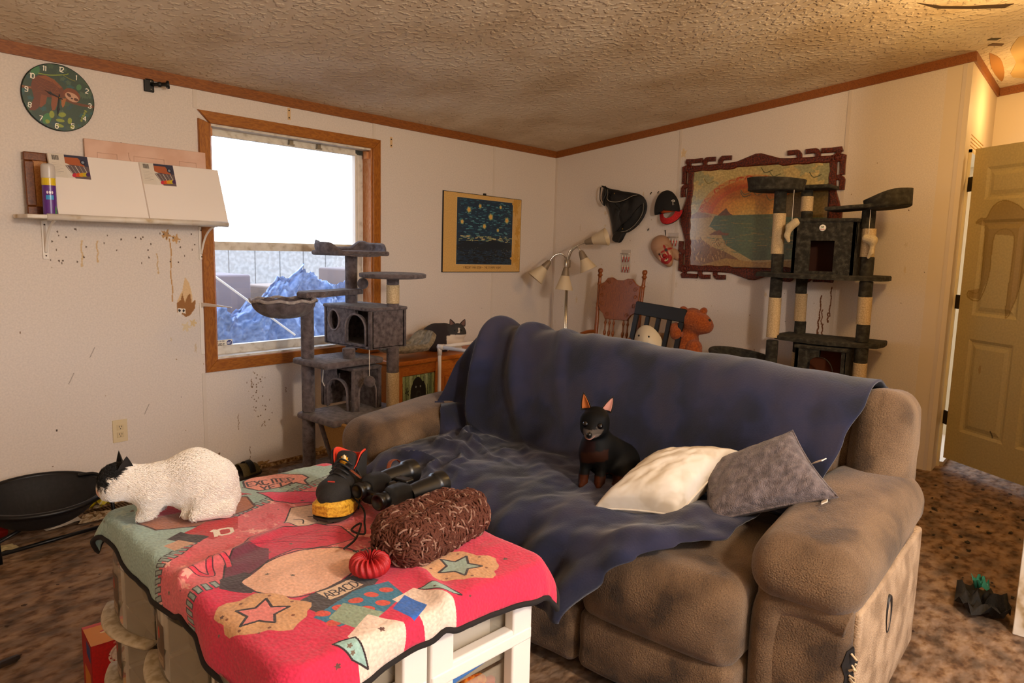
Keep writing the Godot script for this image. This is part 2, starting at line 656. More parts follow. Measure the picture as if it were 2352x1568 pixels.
func nook_lamp(at: Vector3, c: Color, e: float) -> void:
	var t := thing("hall_lamp", "small brass ceiling lamp with a curved cream arm in the entry nook", "lamp", at)
	var b := mb(true)
	b.smooth_lathe([Vector2(0.0, -0.03), Vector2(0.05, -0.025), Vector2(0.07, -0.008), Vector2(0.07, 0.0)], 20)
	part(b, "canopy", M.cream, t)
	for s in [-1.0, 1.0]:
		b = mb(true)
		b.tube(bend([Vector3(s * 0.05, -0.01, 0.0), Vector3(s * 0.1, -0.05, 0.0), Vector3(s * 0.095, -0.1, 0.0), Vector3(s * 0.05, -0.12, 0.0)], 4), 0.011, 8)
		part(b, "arm", M.cream, t)
	b = mb(true)
	b.smooth_lathe([Vector2(0.0, -0.105), Vector2(0.045, -0.112), Vector2(0.062, -0.14), Vector2(0.055, -0.165)], 20)
	part(b, "holder", M.brass_dark, t)
	b = mb(true)
	b.smooth_lathe([Vector2(0.0, -0.26), Vector2(0.035, -0.25), Vector2(0.05, -0.215), Vector2(0.035, -0.18), Vector2(0.02, -0.165)], 16)
	part(b, "bulb", glow(c, 6.0), t)
	var l := OmniLight3D.new()
	l.name = "hall_lamp_light"
	l.position = Vector3(0, -0.3, 0)
	l.light_color = c
	l.light_energy = e
	l.light_size = 0.04
	l.omni_range = 12
	l.omni_attenuation = 2
	l.shadow_enabled = true
	t.add_child(l)

func materials() -> void:
	M.brass = mat("9a7a3c", 0.35, 0.9)
	M.brass_dark = mat("3a3320", 0.35, 0.8)
	M.cream = mat("dccba4", 0.55)
	M.trim = wood("7c4416", "945620", Vector3(1.2, 6, 6), 0.5)
	M.casing = wood("8e5014", "a8661f", Vector3(4, 1.2, 4), 0.42)
	M.vinyl = nmat([0.0, "b9ae9a", 0.35, "d8d0c2", 0.7, "e2dccf"], 0.02, 1.5, 0.5)
	M.white_plastic = mat("e8e0d6", 0.42)
	M.chrome = mat("c8c4bc", 0.22, 0.95)
	M.black_metal = mat("0d0d10", 0.4, 0.3)
	M.black = mat("0b0b0c", 0.5)
	M.black_soft = nmat([0.3, "0a0a0c", 0.7, "17161a"], 0.03, 3.0, 0.7)
	M.glass = mat(Color(0.93, 0.96, 1.0, 0.07), 0.03)
	M.glass.transparency = BaseMaterial3D.TRANSPARENCY_ALPHA
	M.oak = wood("a05010", "b86a20", Vector3(1.5, 8, 8), 0.4)
	M.chair_oak = wood("743a12", "94511c", Vector3(8, 1.6, 8), 0.33)
	M.sisal = nmat([0.3, "cdb084", 0.7, "ead2a8"], 0.03, 6.0, 0.95, 0.25, 0.1)
	M.sisal.heightmap_texture = ntex(0.2, [], 2, 3)
	M.plush = nmat([0.22, "453c3e", 0.4, "5a5052", 0.6, "665b5d", 0.8, "716668"], 0.02, 2.2, 0.97, 0.35, 0.15)
	M.plush.rim_enabled = true
	M.plush.rim = 0.35
	M.plush_dark = nmat([0.28, "24221c", 0.55, "35322a", 0.75, "46433a"], 0.02, 2.2, 0.97, 0.35, 0.15)
	M.steel = mat("8f8a80", 0.4, 0.8)

func wall_pic(w: int, h: int, sd: int, size: Vector2) -> Pic:       # painted panel with fly specks, drips and smears
	var p := Pic.new(w, h, "dcd1c7")
	var r := RandomNumberGenerator.new()
	r.seed = sd
	for i in 90:                                    # specks
		var c := Vector2(r.randf(), r.randf_range(0.25, 1.0))
		var k := r.randf()
		var s := r.randf_range(0.0012, 0.003) * (2.2 if k > 0.95 else 1.0)
		p.ell(c, Vector2(s / size.x, s * r.randf_range(0.7, 2.2) / size.y), ["5a3a20", "3a2a1e", "7a5530", "8a6a40"][r.randi() % 4], 0.0, 0.2)
	for i in 26:                                     # pale brown smears
		var c := Vector2(r.randf(), r.randf_range(0.3, 1.0))
		p.ell(c, Vector2(r.randf_range(0.004, 0.012) / size.x, r.randf_range(0.01, 0.03) / size.y), ["d5c4aa", "d3c6b6", "d2bfa2"][r.randi() % 3], 0.0, 0.3)
	return p

func drip(p: Pic, at: Vector2, length: float, size: Vector2, wd: float, c) -> void:   # at, length in metres from the wall's left and top
	var q := []
	for i in 6:
		q.append(Vector2((at.x + sin(i * 2.1 + at.x * 9.0) * 0.004) / size.x, (at.y + length * i / 5.0) / size.y))
	p.line(q, wd / size.x, c)
	p.ell(q[5], Vector2(wd * 0.8 / size.x, wd * 1.2 / size.y), c)

func uvp(b: MB, ax: int, o: float, w: float, h: float, flip := false) -> MB:    # wall uv from place on the wall
	for i in b.P.size():
		var s: float = (b.P[i][ax] - o) / w
		b.U[i] = Vector2(1.0 - s if flip else s, 1.0 - b.P[i].y / h)
	return b

func bx(b: MB, x0: float, x1: float, y0: float, y1: float, z0: float, z1: float) -> void:
	b.box(Vector3(x1 - x0, y1 - y0, z1 - z0), Vector3((x0 + x1) / 2, (y0 + y1) / 2, (z0 + z1) / 2))

const HX0 := -3.195
const HX1 := -2.066
const HY0 := 0.703
const HY1 := 2.012

func shell() -> void:
	# back wall with the window opening
	var size := Vector2(6.8, 2.4)
	var p := wall_pic(2048, 723, 3, size)
	var W := func(x: float, y: float) -> Vector2: return Vector2(x + 6.8, 2.4 - y)
	var N := func(x: float, y: float) -> Vector2: return Vector2((x + 6.8) / 6.8, 1.0 - y / 2.4)
	for d in [[-3.43, 1.38, 0.33, 0.006, "b98c55"], [-3.5, 1.3, 0.1, 0.006, "c9ab80"], [-3.86, 1.36, 0.12, 0.008, "d2b68c"], [-3.79, 1.36, 0.1, 0.006, "cfae80"], [-2.98, 0.56, 0.05, 0.004, "7a5a38"], [-3.07, 0.36, 0.09, 0.0025, "7a5a3a"], [-2.75, 0.48, 0.03, 0.003, "7a5a3c"], [-2.62, 0.52, 0.02, 0.005, "5a4028"], [-2.9, 0.3, 0.04, 0.003, "8a6a4a"], [-3.0, 0.15, 0.1, 0.0025, "6a4c30"]]:
		drip(p, W.call(d[0], d[1]), d[2], size, d[3], d[4])
	for d in [[-3.45, 1.4, 0.02, "c0925c"], [-3.4, 1.38, 0.018, "c79a62"], [-3.36, 0.9, 0.02, "dcc9a4"], [-3.32, 0.92, 0.016, "d8bd8c"]]:
		p.ell(N.call(d[0], d[1]), Vector2(d[2] / size.x, d[2] * 1.1 / size.y), d[3], 0.0, 0.35)
	for i in 40:                                     # specks under the shelf and by the cat tree
		var c: Vector2 = N.call(-4.0 + rng.randf() * 0.75, 1.25 + rng.randf() * 0.17)
		p.ell(c, Vector2(0.003 / size.x, 0.0045 / size.y), "4a3626")
		c = N.call(-2.93 + rng.randfn() * 0.03, 0.25 + rng.randf() * 0.35)
		p.ell(c, Vector2(0.003 / size.x, 0.004 / size.y), "6a4c30")
	for q in [[-3.6, 0.45], [-4.3, 0.62], [-4.45, 0.8], [-3.95, 0.66], [-3.85, 0.78]]:    # scuffs
		p.line([N.call(q[0], q[1]), N.call(q[0] + 0.025, q[1] + 0.05)], 0.004 / size.x, "8d8278")
	# grime band where the baseboard was
	for i in 60:
		p.ell(N.call(-6.8 + rng.randf() * 6.8, rng.randf() * 0.03), Vector2(0.05 / size.x, 0.016 / size.y), ["b08a58", "8a6338", "c2a070"][i % 3], 0.0, 0.3)
	# torn wallpaper: bare board under the paint by the window
	p.poly([N.call(-3.4, 0.99), N.call(-3.402, 1.05), N.call(-3.375, 1.1), N.call(-3.357, 1.175), N.call(-3.335, 1.14), N.call(-3.322, 1.08), N.call(-3.318, 1.0), N.call(-3.35, 0.98)], "d9b98c")
	p.poly([N.call(-3.408, 0.985), N.call(-3.405, 1.035), N.call(-3.385, 1.05), N.call(-3.375, 1.085), N.call(-3.362, 1.035), N.call(-3.35, 1.065), N.call(-3.333, 1.085), N.call(-3.325, 1.03), N.call(-3.302, 1.05), N.call(-3.308, 1.0), N.call(-3.32, 0.985), N.call(-3.335, 0.965), N.call(-3.36, 0.955), N.call(-3.375, 0.968)], "96632e")
	p.poly([N.call(-3.404, 0.978), N.call(-3.402, 1.005), N.call(-3.362, 1.003), N.call(-3.36, 0.972), N.call(-3.378, 0.98), N.call(-3.392, 0.966)], "e6ddd2")
	p.ell(N.call(-3.394, 0.993), Vector2(0.006, 0.007) / size, "1c130c")
	p.ell(N.call(-3.371, 0.991), Vector2(0.006, 0.007) / size, "1c130c")
	p.grain(0.3, 0.05)
	var wm := pic(p.im, 0.62)
	var b := mb()
	bx(b, -6.9, HX0, -0.1, 2.4, -0.14, 0)
	bx(b, HX1, 0.14, -0.1, 2.4, -0.14, 0)
	bx(b, HX0, HX1, -0.1, HY0, -0.14, 0)
	bx(b, HX0, HX1, HY1, 2.4, -0.14, 0)
	var wall_a := struct(part(uvp(b, 0, -6.8, 6.8, 2.4), "wall_back", wm))
	for x in [-5.71, -4.49, -3.27, -2.05, -0.83]:
		var s := mb()
		if x > HX0 - 0.2 and x < HX1 + 0.1:          # broken by the window casing
			bx(s, x - 0.011, x + 0.011, 0.0, 0.632, 0, 0.0035)
			bx(s, x - 0.011, x + 0.011, 2.082, 2.19, 0, 0.0035)
		else: bx(s, x - 0.011, x + 0.011, 0.0, 2.19, 0, 0.0035)
		part(s, "batten", mat("d8ccc0", 0.6), wall_a as Node3D)
	# right wall (painting wall) ends at the entry nook
	size = Vector2(3.114, 2.7)
	p = wall_pic(1024, 888, 5, size)
	var N2 := func(z: float, y: float) -> Vector2: return Vector2(z / 3.114, 1.0 - y / 2.7)
	for d in [[2.345, 1.1, 0.16, 0.008], [2.41, 1.16, 0.2, 0.007], [2.34, 0.93, 0.1, 0.01], [2.37, 0.9, 0.08, 0.008], [2.36, 1.0, 0.1, 0.006], [2.4, 0.98, 0.06, 0.008]]:
		drip(p, Vector2(d[0], 2.7 - d[1]), d[2], size, d[3], "6e3c1c")
	p.ell(N2.call(1.235, 2.14), Vector2(0.022, 0.03) / size, "d8bf98", 0.0, 0.3)
	for i in 30: p.ell(N2.call(rng.randf() * 3.1, rng.randf() * 0.04), Vector2(0.05, 0.02) / size, ["8a6338", "b08a58"][i % 2], 0.0, 0.3)
	p.poly([N2.call(3.085, 0.45), N2.call(3.1, 0.46), N2.call(3.105, 0.78), N2.call(3.09, 0.74), N2.call(3.093, 0.6)], "a58b6c")
	p.grain(0.3, 0.05, 2)
	wm = pic(p.im, 0.62)
	b = mb()
	bx(b, 0, 0.14, -0.1, 2.75, 0.0, 2.98)
	var wall_b := struct(part(uvp(b, 2, 0.0, 3.114, 2.7), "wall_right", wm))
	for z in [0.012, 1.207, 2.428, 3.075]:
		var s := mb()
		bx(s, -0.0035, 0, 0.0, ceil_y(z) - 0.05, z - 0.011, z + 0.011)
		part(s, "batten", mat("d4c7ba", 0.6), wall_b as Node3D)
	# nook: wall with the doorway, far wall beyond it
	var plain := mat("dccdb8", 0.65)
	b = mb()
	bx(b, 0.0, 0.165, -0.1, 2.75, 2.98, 3.114)
	bx(b, 0.165, 1.09, 2.06, 2.75, 2.98, 3.114)
	bx(b, 1.09, 1.33, -0.1, 2.75, 2.98, 3.114)
	var wall_n := struct(part(b, "wall_entry", plain))
	var jamb := mat("d9c9a4", 0.5)
	for q in [[0.165, 0.185, 0.0, 2.06], [1.07, 1.09, 0.0, 2.06], [0.165, 1.09, 2.04, 2.06]]:
		b = mb()
		bx(b, q[0], q[1], q[2], q[3], 2.96, 3.13)
		part(b, "door_jamb", jamb, wall_n as Node3D)
	b = mb()
	bx(b, 0.185, 1.07, 0.0, 0.03, 2.97, 3.15)
	part(b, "door_sill", mat("c9b79a", 0.5), wall_n as Node3D)
	for k in 4:                                       # old staple strips over the doorway
		b = mb()
		bx(b, 0.2, 0.75, 2.085 + k * 0.022, 2.091 + k * 0.022, 3.114, 3.1155)
		part(b, "glue_line", mat("b58f58", 0.8), wall_n as Node3D)
	b = mb()
	bx(b, 1.19, 1.33, -0.1, 3.4, 3.114, 6.3)
	struct(part(b, "wall_far", plain))
	b = mb()
	bx(b, -6.94, -6.8, -0.1, 3.4, -0.1, 6.3)
	struct(part(b, "wall_left", plain))
	b = mb()                                          # wall behind the viewer, with a wide window for the kitchen side
	bx(b, -6.9, -5.4, -0.1, 3.4, 6.2, 6.34)
	bx(b, -2.2, 1.33, -0.1, 3.4, 6.2, 6.34)
	bx(b, -5.4, -2.2, -0.1, 0.7, 6.2, 6.34)
	bx(b, -5.4, -2.2, 2.15, 3.4, 6.2, 6.34)
	struct(part(b, "wall_front", plain))
	# partition right of the viewer; its scuffed end shows at the picture's right edge
	b = mb()
	bx(b, -2.075, -1.97, -0.1, 3.4, 3.73, 6.2)
	var wall_p := struct(part(b, "wall_kitchen", plain))
	b = mb(true)
	b.rbox(Vector3(0.016, 2.2, 0.07), Vector3(-2.083, 1.1, 3.757), 0.004, 2)
	part(b, "end_trim", nmat([0.2, "a88e68", 0.4, "d6c6ae", 0.7, "e2d8c8"], 0.012, 1.2, 0.55), wall_p as Node3D)
	# ceiling
	var cm := mat("ffffff", 0.9)
	cm.albedo_texture = ntex(0.006, [0.2, "cdb799", 0.45, "dcc9ae", 0.7, "e4d4bc"], 4, 11)
	cm.uv1_triplanar = true
	cm.uv1_world_triplanar = true
	cm.uv1_scale = Vector3.ONE * 0.4
	cm.heightmap_enabled = true
	cm.heightmap_texture = ntex(0.05, [0.0, "000000", 0.55, "000000", 0.72, "ffffff", 1.0, "ffffff"], 3, 21, 1024)
	cm.heightmap_scale = 0.5
	M.ceiling = cm
	b = mb()
	var c0 := Vector3(-6.9, ceil_y(-0.1), -0.1); var c1 := Vector3(1.33, ceil_y(-0.1), -0.1)
	var c2 := Vector3(1.33, ceil_y(6.3), 6.3); var c3 := Vector3(-6.9, ceil_y(6.3), 6.3)
	var up := Vector3(0, 0.15, 0)
	b.face([c0, c1, c2, c3]); b.face([c0 + up, c3 + up, c2 + up, c1 + up])
	b.face([c0, c0 + up, c1 + up, c1]); b.face([c1, c1 + up, c2 + up, c2]); b.face([c2, c2 + up, c3 + up, c3]); b.face([c3, c3 + up, c0 + up, c0])
	var ceiling := struct(part(b, "ceiling", cm))
	ceiling_marks(ceiling as Node3D)
	# crown trim
	b = mb()
	bx(b, -6.8, 0, 2.178, 2.234, 0, 0.014)
	struct(part(b, "trim_1", M.trim))
	var bs := Basis(Vector3.RIGHT, -atan(0.1217))
	b = mb()
	b.xf = Transform3D(bs, Vector3(0, 2.206, 0))
	var ln := 3.128 / cos(atan(0.1217))
	bx(b, -0.014, 0, -0.03, 0.026, 0, ln)
	struct(part(b, "trim_2", M.trim))
	b = mb()
	bx(b, 0, 1.19, ceil_y(3.12) - 0.057, ceil_y(3.12), 3.114, 3.128)
	struct(part(b, "trim_3", M.trim))
	b = mb()
	b.xf = Transform3D(bs, Vector3(0, ceil_y(3.128) - 0.026, 3.128))
	bx(b, 1.176, 1.19, -0.03, 0.026, 0, 3.1)
	struct(part(b, "trim_4", M.trim))
	# floor: bare stained subfloor
	var fm := mat("ffffff", 0.9)
	fm.albedo_texture = ntex(0.01, [0.15, "625040", 0.35, "7b6450", 0.55, "8a705a", 0.75, "997e64"], 6, 31, 1024)
	fm.detail_enabled = true
	fm.detail_blend_mode = BaseMaterial3D.BLEND_MODE_MUL
	fm.detail_albedo = ntex(0.022, [0.12, "9a8468", 0.3, "cdbba0", 0.45, "eee6d8", 0.7, "ffffff"], 7, 33, 1024)
	fm.uv1_triplanar = true
	fm.uv1_world_triplanar = true
	fm.uv1_scale = Vector3(0.5, 0.5, 0.8)
	fm.heightmap_enabled = true
	fm.heightmap_texture = ntex(0.06, [], 4, 9)
	fm.heightmap_scale = 0.6
	M.floor = fm
	b = mb()
	bx(b, -6.9, 1.33, -0.1, 0.0, -0.1, 6.3)
	struct(part(b, "floor", fm))
	# remains of baseboard along the window wall
	var raw := nmat([0.3, "6b4a28", 0.6, "b08c5c", 0.8, "cdb48c"], 0.03, 2.0, 0.8)
	b = mb()
	for q in [[-6.8, -5.2], [-5.15, -3.66], [-3.4, -2.2]]: bx(b, q[0], q[1], 0.0, 0.022, 0.0, 0.016)
	struct(part(b, "baseboard_back", raw))
	window()
	door()

func ceiling_marks(c: Node3D) -> void:                # split paper and brown leak stains near the nook
	var bs := Basis(Vector3.RIGHT, -atan(0.1217))
	var holes := [[PackedVector2Array([Vector2(-1.17, 3.04), Vector2(-1.0, 3.1), Vector2(-0.83, 3.24), Vector2(-0.72, 3.35), Vector2(-0.745, 3.39), Vector2(-0.9, 3.22), Vector2(-1.02, 3.12)]), "3f2c18"],
		[PackedVector2Array([Vector2(-0.2, 3.22), Vector2(-0.15, 3.26), Vector2(-0.17, 3.285), Vector2(-0.215, 3.24)]), "4a3d1c"],
		[PackedVector2Array([Vector2(-0.08, 3.21), Vector2(0.0, 3.27), Vector2(-0.03, 3.285), Vector2(-0.1, 3.235)]), "6a4a28"]]
	var stains := [PackedVector2Array([Vector2(-0.1, 3.36), Vector2(0.15, 3.3), Vector2(0.5, 3.3), Vector2(0.9, 3.25), Vector2(1.1, 3.5), Vector2(0.9, 3.95), Vector2(0.3, 3.9), Vector2(0.0, 3.6)]), PackedVector2Array([Vector2(0.1, 3.2), Vector2(0.5, 3.17), Vector2(0.95, 3.18), Vector2(0.7, 3.22), Vector2(0.3, 3.235)])]
	for k in 2:
		holes.append([PackedVector2Array(bend(Array(stains[k]) + [stains[k][0]], 3).slice(0, -1)), ["cfae74", "b07c40"][k]])
	for q in holes:
		var b := mb()
		b.xf = Transform3D(Basis(Vector3(1, 0, 0), Vector3(0, -0.1217, -1).normalized() * -1.0, Vector3(0, -1, 0.1217).normalized()), Vector3(0, 2.232 + 0.0, 0))
		b.extrude(q[0], 0.003)
		part(b, "torn_paper" if q[1] < "b" else "leak_stain", mat(q[1], 0.95), c)

func window() -> void:
	var t := Node3D.new()
	put(t, "window_1")
	t.set_meta("kind", "structure")
	var specs := [["head", -3.26, -2.005, 2.012, 2.075], ["sill", -3.262, -2.005, 0.634, 0.703]]
	for q in specs:                                   # mitred casing
		var b := mb()
		var y_in: float = q[3] if q[0] == "head" else q[4]
		var y_out: float = q[4] if q[0] == "head" else q[3]
		b.extrude(PackedVector2Array([Vector2(q[1], y_out), Vector2(q[2], y_out), Vector2(HX1, y_in), Vector2(HX0, y_in)]), 0.018, 0.004)
		part(b, "casing", wood("8e5014", "a8661f", Vector3(1.2, 5, 5), 0.42), t)
	var b := mb()
	b.extrude(PackedVector2Array([Vector2(-3.26, 0.634), Vector2(HX0, 0.703), Vector2(HX0, HY1), Vector2(-3.26, 2.03)]), 0.018, 0.004)
	part(b, "casing", M.casing, t)
	b = mb()
	b.extrude(PackedVector2Array([Vector2(-2.005, 0.634), Vector2(-2.005, 2.075), Vector2(HX1, HY1), Vector2(HX1, 0.703)]), 0.018, 0.004)
	part(b, "casing", M.casing, t)
	# reveal boards
	var rv := wood("b06a34", "c08a60", Vector3(4, 1.0, 4), 0.35)
	for q in [[HX0, HX0 + 0.012, HY0, HY1], [HX1 - 0.012, HX1, HY0, HY1]]:
		b = mb(); bx(b, q[0], q[1], q[2], q[3], -0.12, 0.0); part(b, "reveal", rv, t)
	for q in [[HY0, HY0 + 0.012], [HY1 - 0.012, HY1]]:
		b = mb(); bx(b, HX0 + 0.012, HX1 - 0.012, q[0], q[1], -0.12, 0.0); part(b, "reveal", M.vinyl, t)
	# vinyl frame
	var fx0 := HX0 + 0.012; var fx1 := HX1 - 0.012; var fy0 := HY0 + 0.012; var fy1 := HY1 - 0.012
	for q in [[fx0, fx0 + 0.03, fy0, fy1], [fx1 - 0.06, fx1, fy0, fy1], [fx0, fx1, fy0, fy0 + 0.05], [fx0, fx1, fy1 - 0.03, fy1]]:
		b = mb(); bx(b, q[0], q[1], q[2], q[3], -0.125, -0.085); part(b, "frame", M.vinyl, t)
	b = mb(); bx(b, fx0 + 0.03, fx1 - 0.06, 1.322, 1.366, -0.118, -0.07)
	bx(b, fx0 + 0.03, fx1 - 0.06, 1.36, 1.372, -0.118, -0.09); part(b, "meeting_rail", M.vinyl, t)
	b = mb(); bx(b, fx1 - 0.068, fx1 - 0.058, fy0 + 0.05, fy1 - 0.03, -0.11, -0.08); bx(b, fx1 - 0.048, fx1 - 0.04, fy0 + 0.05, fy1 - 0.03, -0.088, -0.08); part(b, "track", M.white_plastic, t)
	b = mb(); bx(b, fx0 + 0.03, fx1 - 0.06, 1.962, 1.975, -0.1, -0.072); part(b, "curtain_rail", M.vinyl, t)
	for x in [-2.64, -2.44]:
		b = mb(); bx(b, x - 0.012, x + 0.012, 1.972, 2.0, -0.075, -0.06); bx(b, x - 0.02, x + 0.02, 1.968, 1.975, -0.08, -0.058); part(b, "clip", M.steel, t)
	for q in [[-3.18, 1.97], [-2.085, 1.965]]:
		b = mb(); bx(b, q[0] - 0.012, q[0] + 0.014, q[1] - 0.02, q[1] + 0.025, -0.05, -0.02); part(b, "blind_bracket", mat("c98a5a", 0.5), t)
	b = mb(); bx(b, fx0 + 0.03, fx1 - 0.06, 1.366, fy1 - 0.03, -0.112, -0.108); part(b, "pane", M.glass, t)
	b = mb(); bx(b, fx0 + 0.03, fx1 - 0.06, fy0 + 0.05, 1.322, -0.105, -0.101); part(b, "pane", M.glass, t)
	# security sticker inside the lower pane
	var p := Pic.new(256, 96, "efe7d6")
	p.text("1-800-208-2998", Vector2(0.03, 0.12), Vector2(0.038, 0), Vector2(0, 0.16), 0.008, "33333a")
	p.text("SECURED BY", Vector2(0.03, 0.5), Vector2(0.055, 0), Vector2(0, 0.26), 0.014, "1a1a22")
	p.line([Vector2(0.03, 0.86), Vector2(0.6, 0.86)], 0.01, "1a1a22")
	var oct := []
	for i in 8: oct.append(Vector2(0.82, 0.5) + Vector2(cos(TAU * (i + 0.5) / 8) * 0.155, sin(TAU * (i + 0.5) / 8) * 0.42))
	p.poly(oct, "1b2a78")
	p.text("ADT", Vector2(0.71, 0.36), Vector2(0.075, 0), Vector2(0, 0.28), 0.02, "f4f4f4")
	b = mb()
	b.face([Vector3(-3.148, 0.756, -0.0995), Vector3(-3.04, 0.756, -0.0995), Vector3(-3.04, 0.797, -0.0995), Vector3(-3.148, 0.797, -0.0995)], [Vector2(0, 1), Vector2(1, 1), Vector2(1, 0), Vector2(0, 0)])
	var st := part(b, "security_sticker", pic(p.im, 0.5))
	tag(st, "small cream security company sticker in the lower left window pane", "sticker")

func door() -> void:
	# leaf swung into the room, seen from its outer... face towards the sofa; local x runs from hinge to lock
	var t := Node3D.new()
	put(t, "door_1")
	t.set_meta("kind", "structure")
	var a := Vector3(0.13, 0.075, 3.155)
	var d := Vector3(-0.347, 0, 0.459).normalized()
	t.transform = Transform3D(Basis(d, Vector3.UP, d.cross(Vector3.UP)), a)
	var p := Pic.new(256, 576, "b8a672")
	var S := func(x: float, y: float) -> Vector2: return Vector2(x / 0.9, 1.0 - y / 1.98)
	var stain := [[0.06, 1.52], [0.09, 1.55], [0.13, 1.55], [0.17, 1.62], [0.24, 1.65], [0.33, 1.62], [0.4, 1.58], [0.6, 1.58], [0.6, 1.5], [0.44, 1.46], [0.43, 1.3], [0.4, 1.15], [0.36, 1.0], [0.33, 0.96], [0.33, 1.1], [0.33, 1.44], [0.2, 1.45], [0.19, 1.2], [0.14, 1.05], [0.06, 1.06], [0.06, 1.1], [0.13, 1.12], [0.12, 1.5]]
	var q := []
	for s in stain: q.append(S.call(s[0], s[1]))
	p.poly(q, "9c8450")
	p.curve(q, 0.008, "8e763f", true)
	p.ell(S.call(0.2, 0.62), Vector2(0.01, 0.014), "a58a52")
	p.line([S.call(0.32, 0.26), S.call(0.335, 0.22)], 0.01, "5a5038")
	p.grain(0.2, 0.06)
	var dm := pic(p.im, 0.5)
	var uv := func(b: MB) -> MB:
		for i in b.P.size(): b.U[i] = Vector2(b.P[i].x / 0.9, 1.0 - b.P[i].y / 1.98)
		return b
	var b := mb()
	bx(b, 0, 0.9, 0, 1.98, -0.038, -0.008)
	part(uv.call(b), "leaf", dm, t)
	var cols := [[0.1, 0.41], [0.49, 0.8]]
	var rows := [[0.2, 0.8], [0.95, 1.54], [1.66, 1.86]]
	for s in [[0.0, 0.1, 0.0, 1.98], [0.8, 0.9, 0.0, 1.98], [0.41, 0.49, 0.2, 1.86], [0.1, 0.8, 0.0, 0.2], [0.1, 0.41, 0.8, 0.95], [0.49, 0.8, 0.8, 0.95], [0.1, 0.41, 1.54, 1.66], [0.49, 0.8, 1.54, 1.66], [0.1, 0.8, 1.86, 1.98]]:
		b = mb()
		bx(b, s[0], s[1], s[2], s[3], -0.008, 0.0)
		part(uv.call(b), "rail", dm, t)
	for c in cols:
		for r in rows:
			b = mb()
			var x0: float = c[0]; var x1: float = c[1]; var y0: float = r[0]; var y1: float = r[1]
			var ring := [[0.0, 0.0], [0.018, -0.0075], [0.03, -0.0075], [0.055, -0.001]]
			for k in 3:
				var i0: float = ring[k][0]; var z0: float = ring[k][1]; var i1: float = ring[k + 1][0]; var z1: float = ring[k + 1][1]
				b.face([Vector3(x0 + i0, y0 + i0, z0), Vector3(x1 - i0, y0 + i0, z0), Vector3(x1 - i1, y0 + i1, z1), Vector3(x0 + i1, y0 + i1, z1)])
				b.face([Vector3(x1 - i0, y0 + i0, z0), Vector3(x1 - i0, y1 - i0, z0), Vector3(x1 - i1, y1 - i1, z1), Vector3(x1 - i1, y0 + i1, z1)])
				b.face([Vector3(x1 - i0, y1 - i0, z0), Vector3(x0 + i0, y1 - i0, z0), Vector3(x0 + i1, y1 - i1, z1), Vector3(x1 - i1, y1 - i1, z1)])
				b.face([Vector3(x0 + i0, y1 - i0, z0), Vector3(x0 + i0, y0 + i0, z0), Vector3(x0 + i1, y0 + i1, z1), Vector3(x0 + i1, y1 - i1, z1)])
			b.face([Vector3(x0 + 0.055, y0 + 0.055, -0.001), Vector3(x1 - 0.055, y0 + 0.055, -0.001), Vector3(x1 - 0.055, y1 - 0.055, -0.001), Vector3(x0 + 0.055, y1 - 0.055, -0.001)])
			part(uv.call(b), "panel", dm, t)
	for y in [0.22, 0.98, 1.72]:
		b = mb()
		bx(b, -0.04, -0.002, y, y + 0.09, -0.012, -0.006)
		bx(b, -0.014, 0.0, y, y + 0.09, -0.006, 0.004)
		part(b, "hinge", M.brass_dark, t)

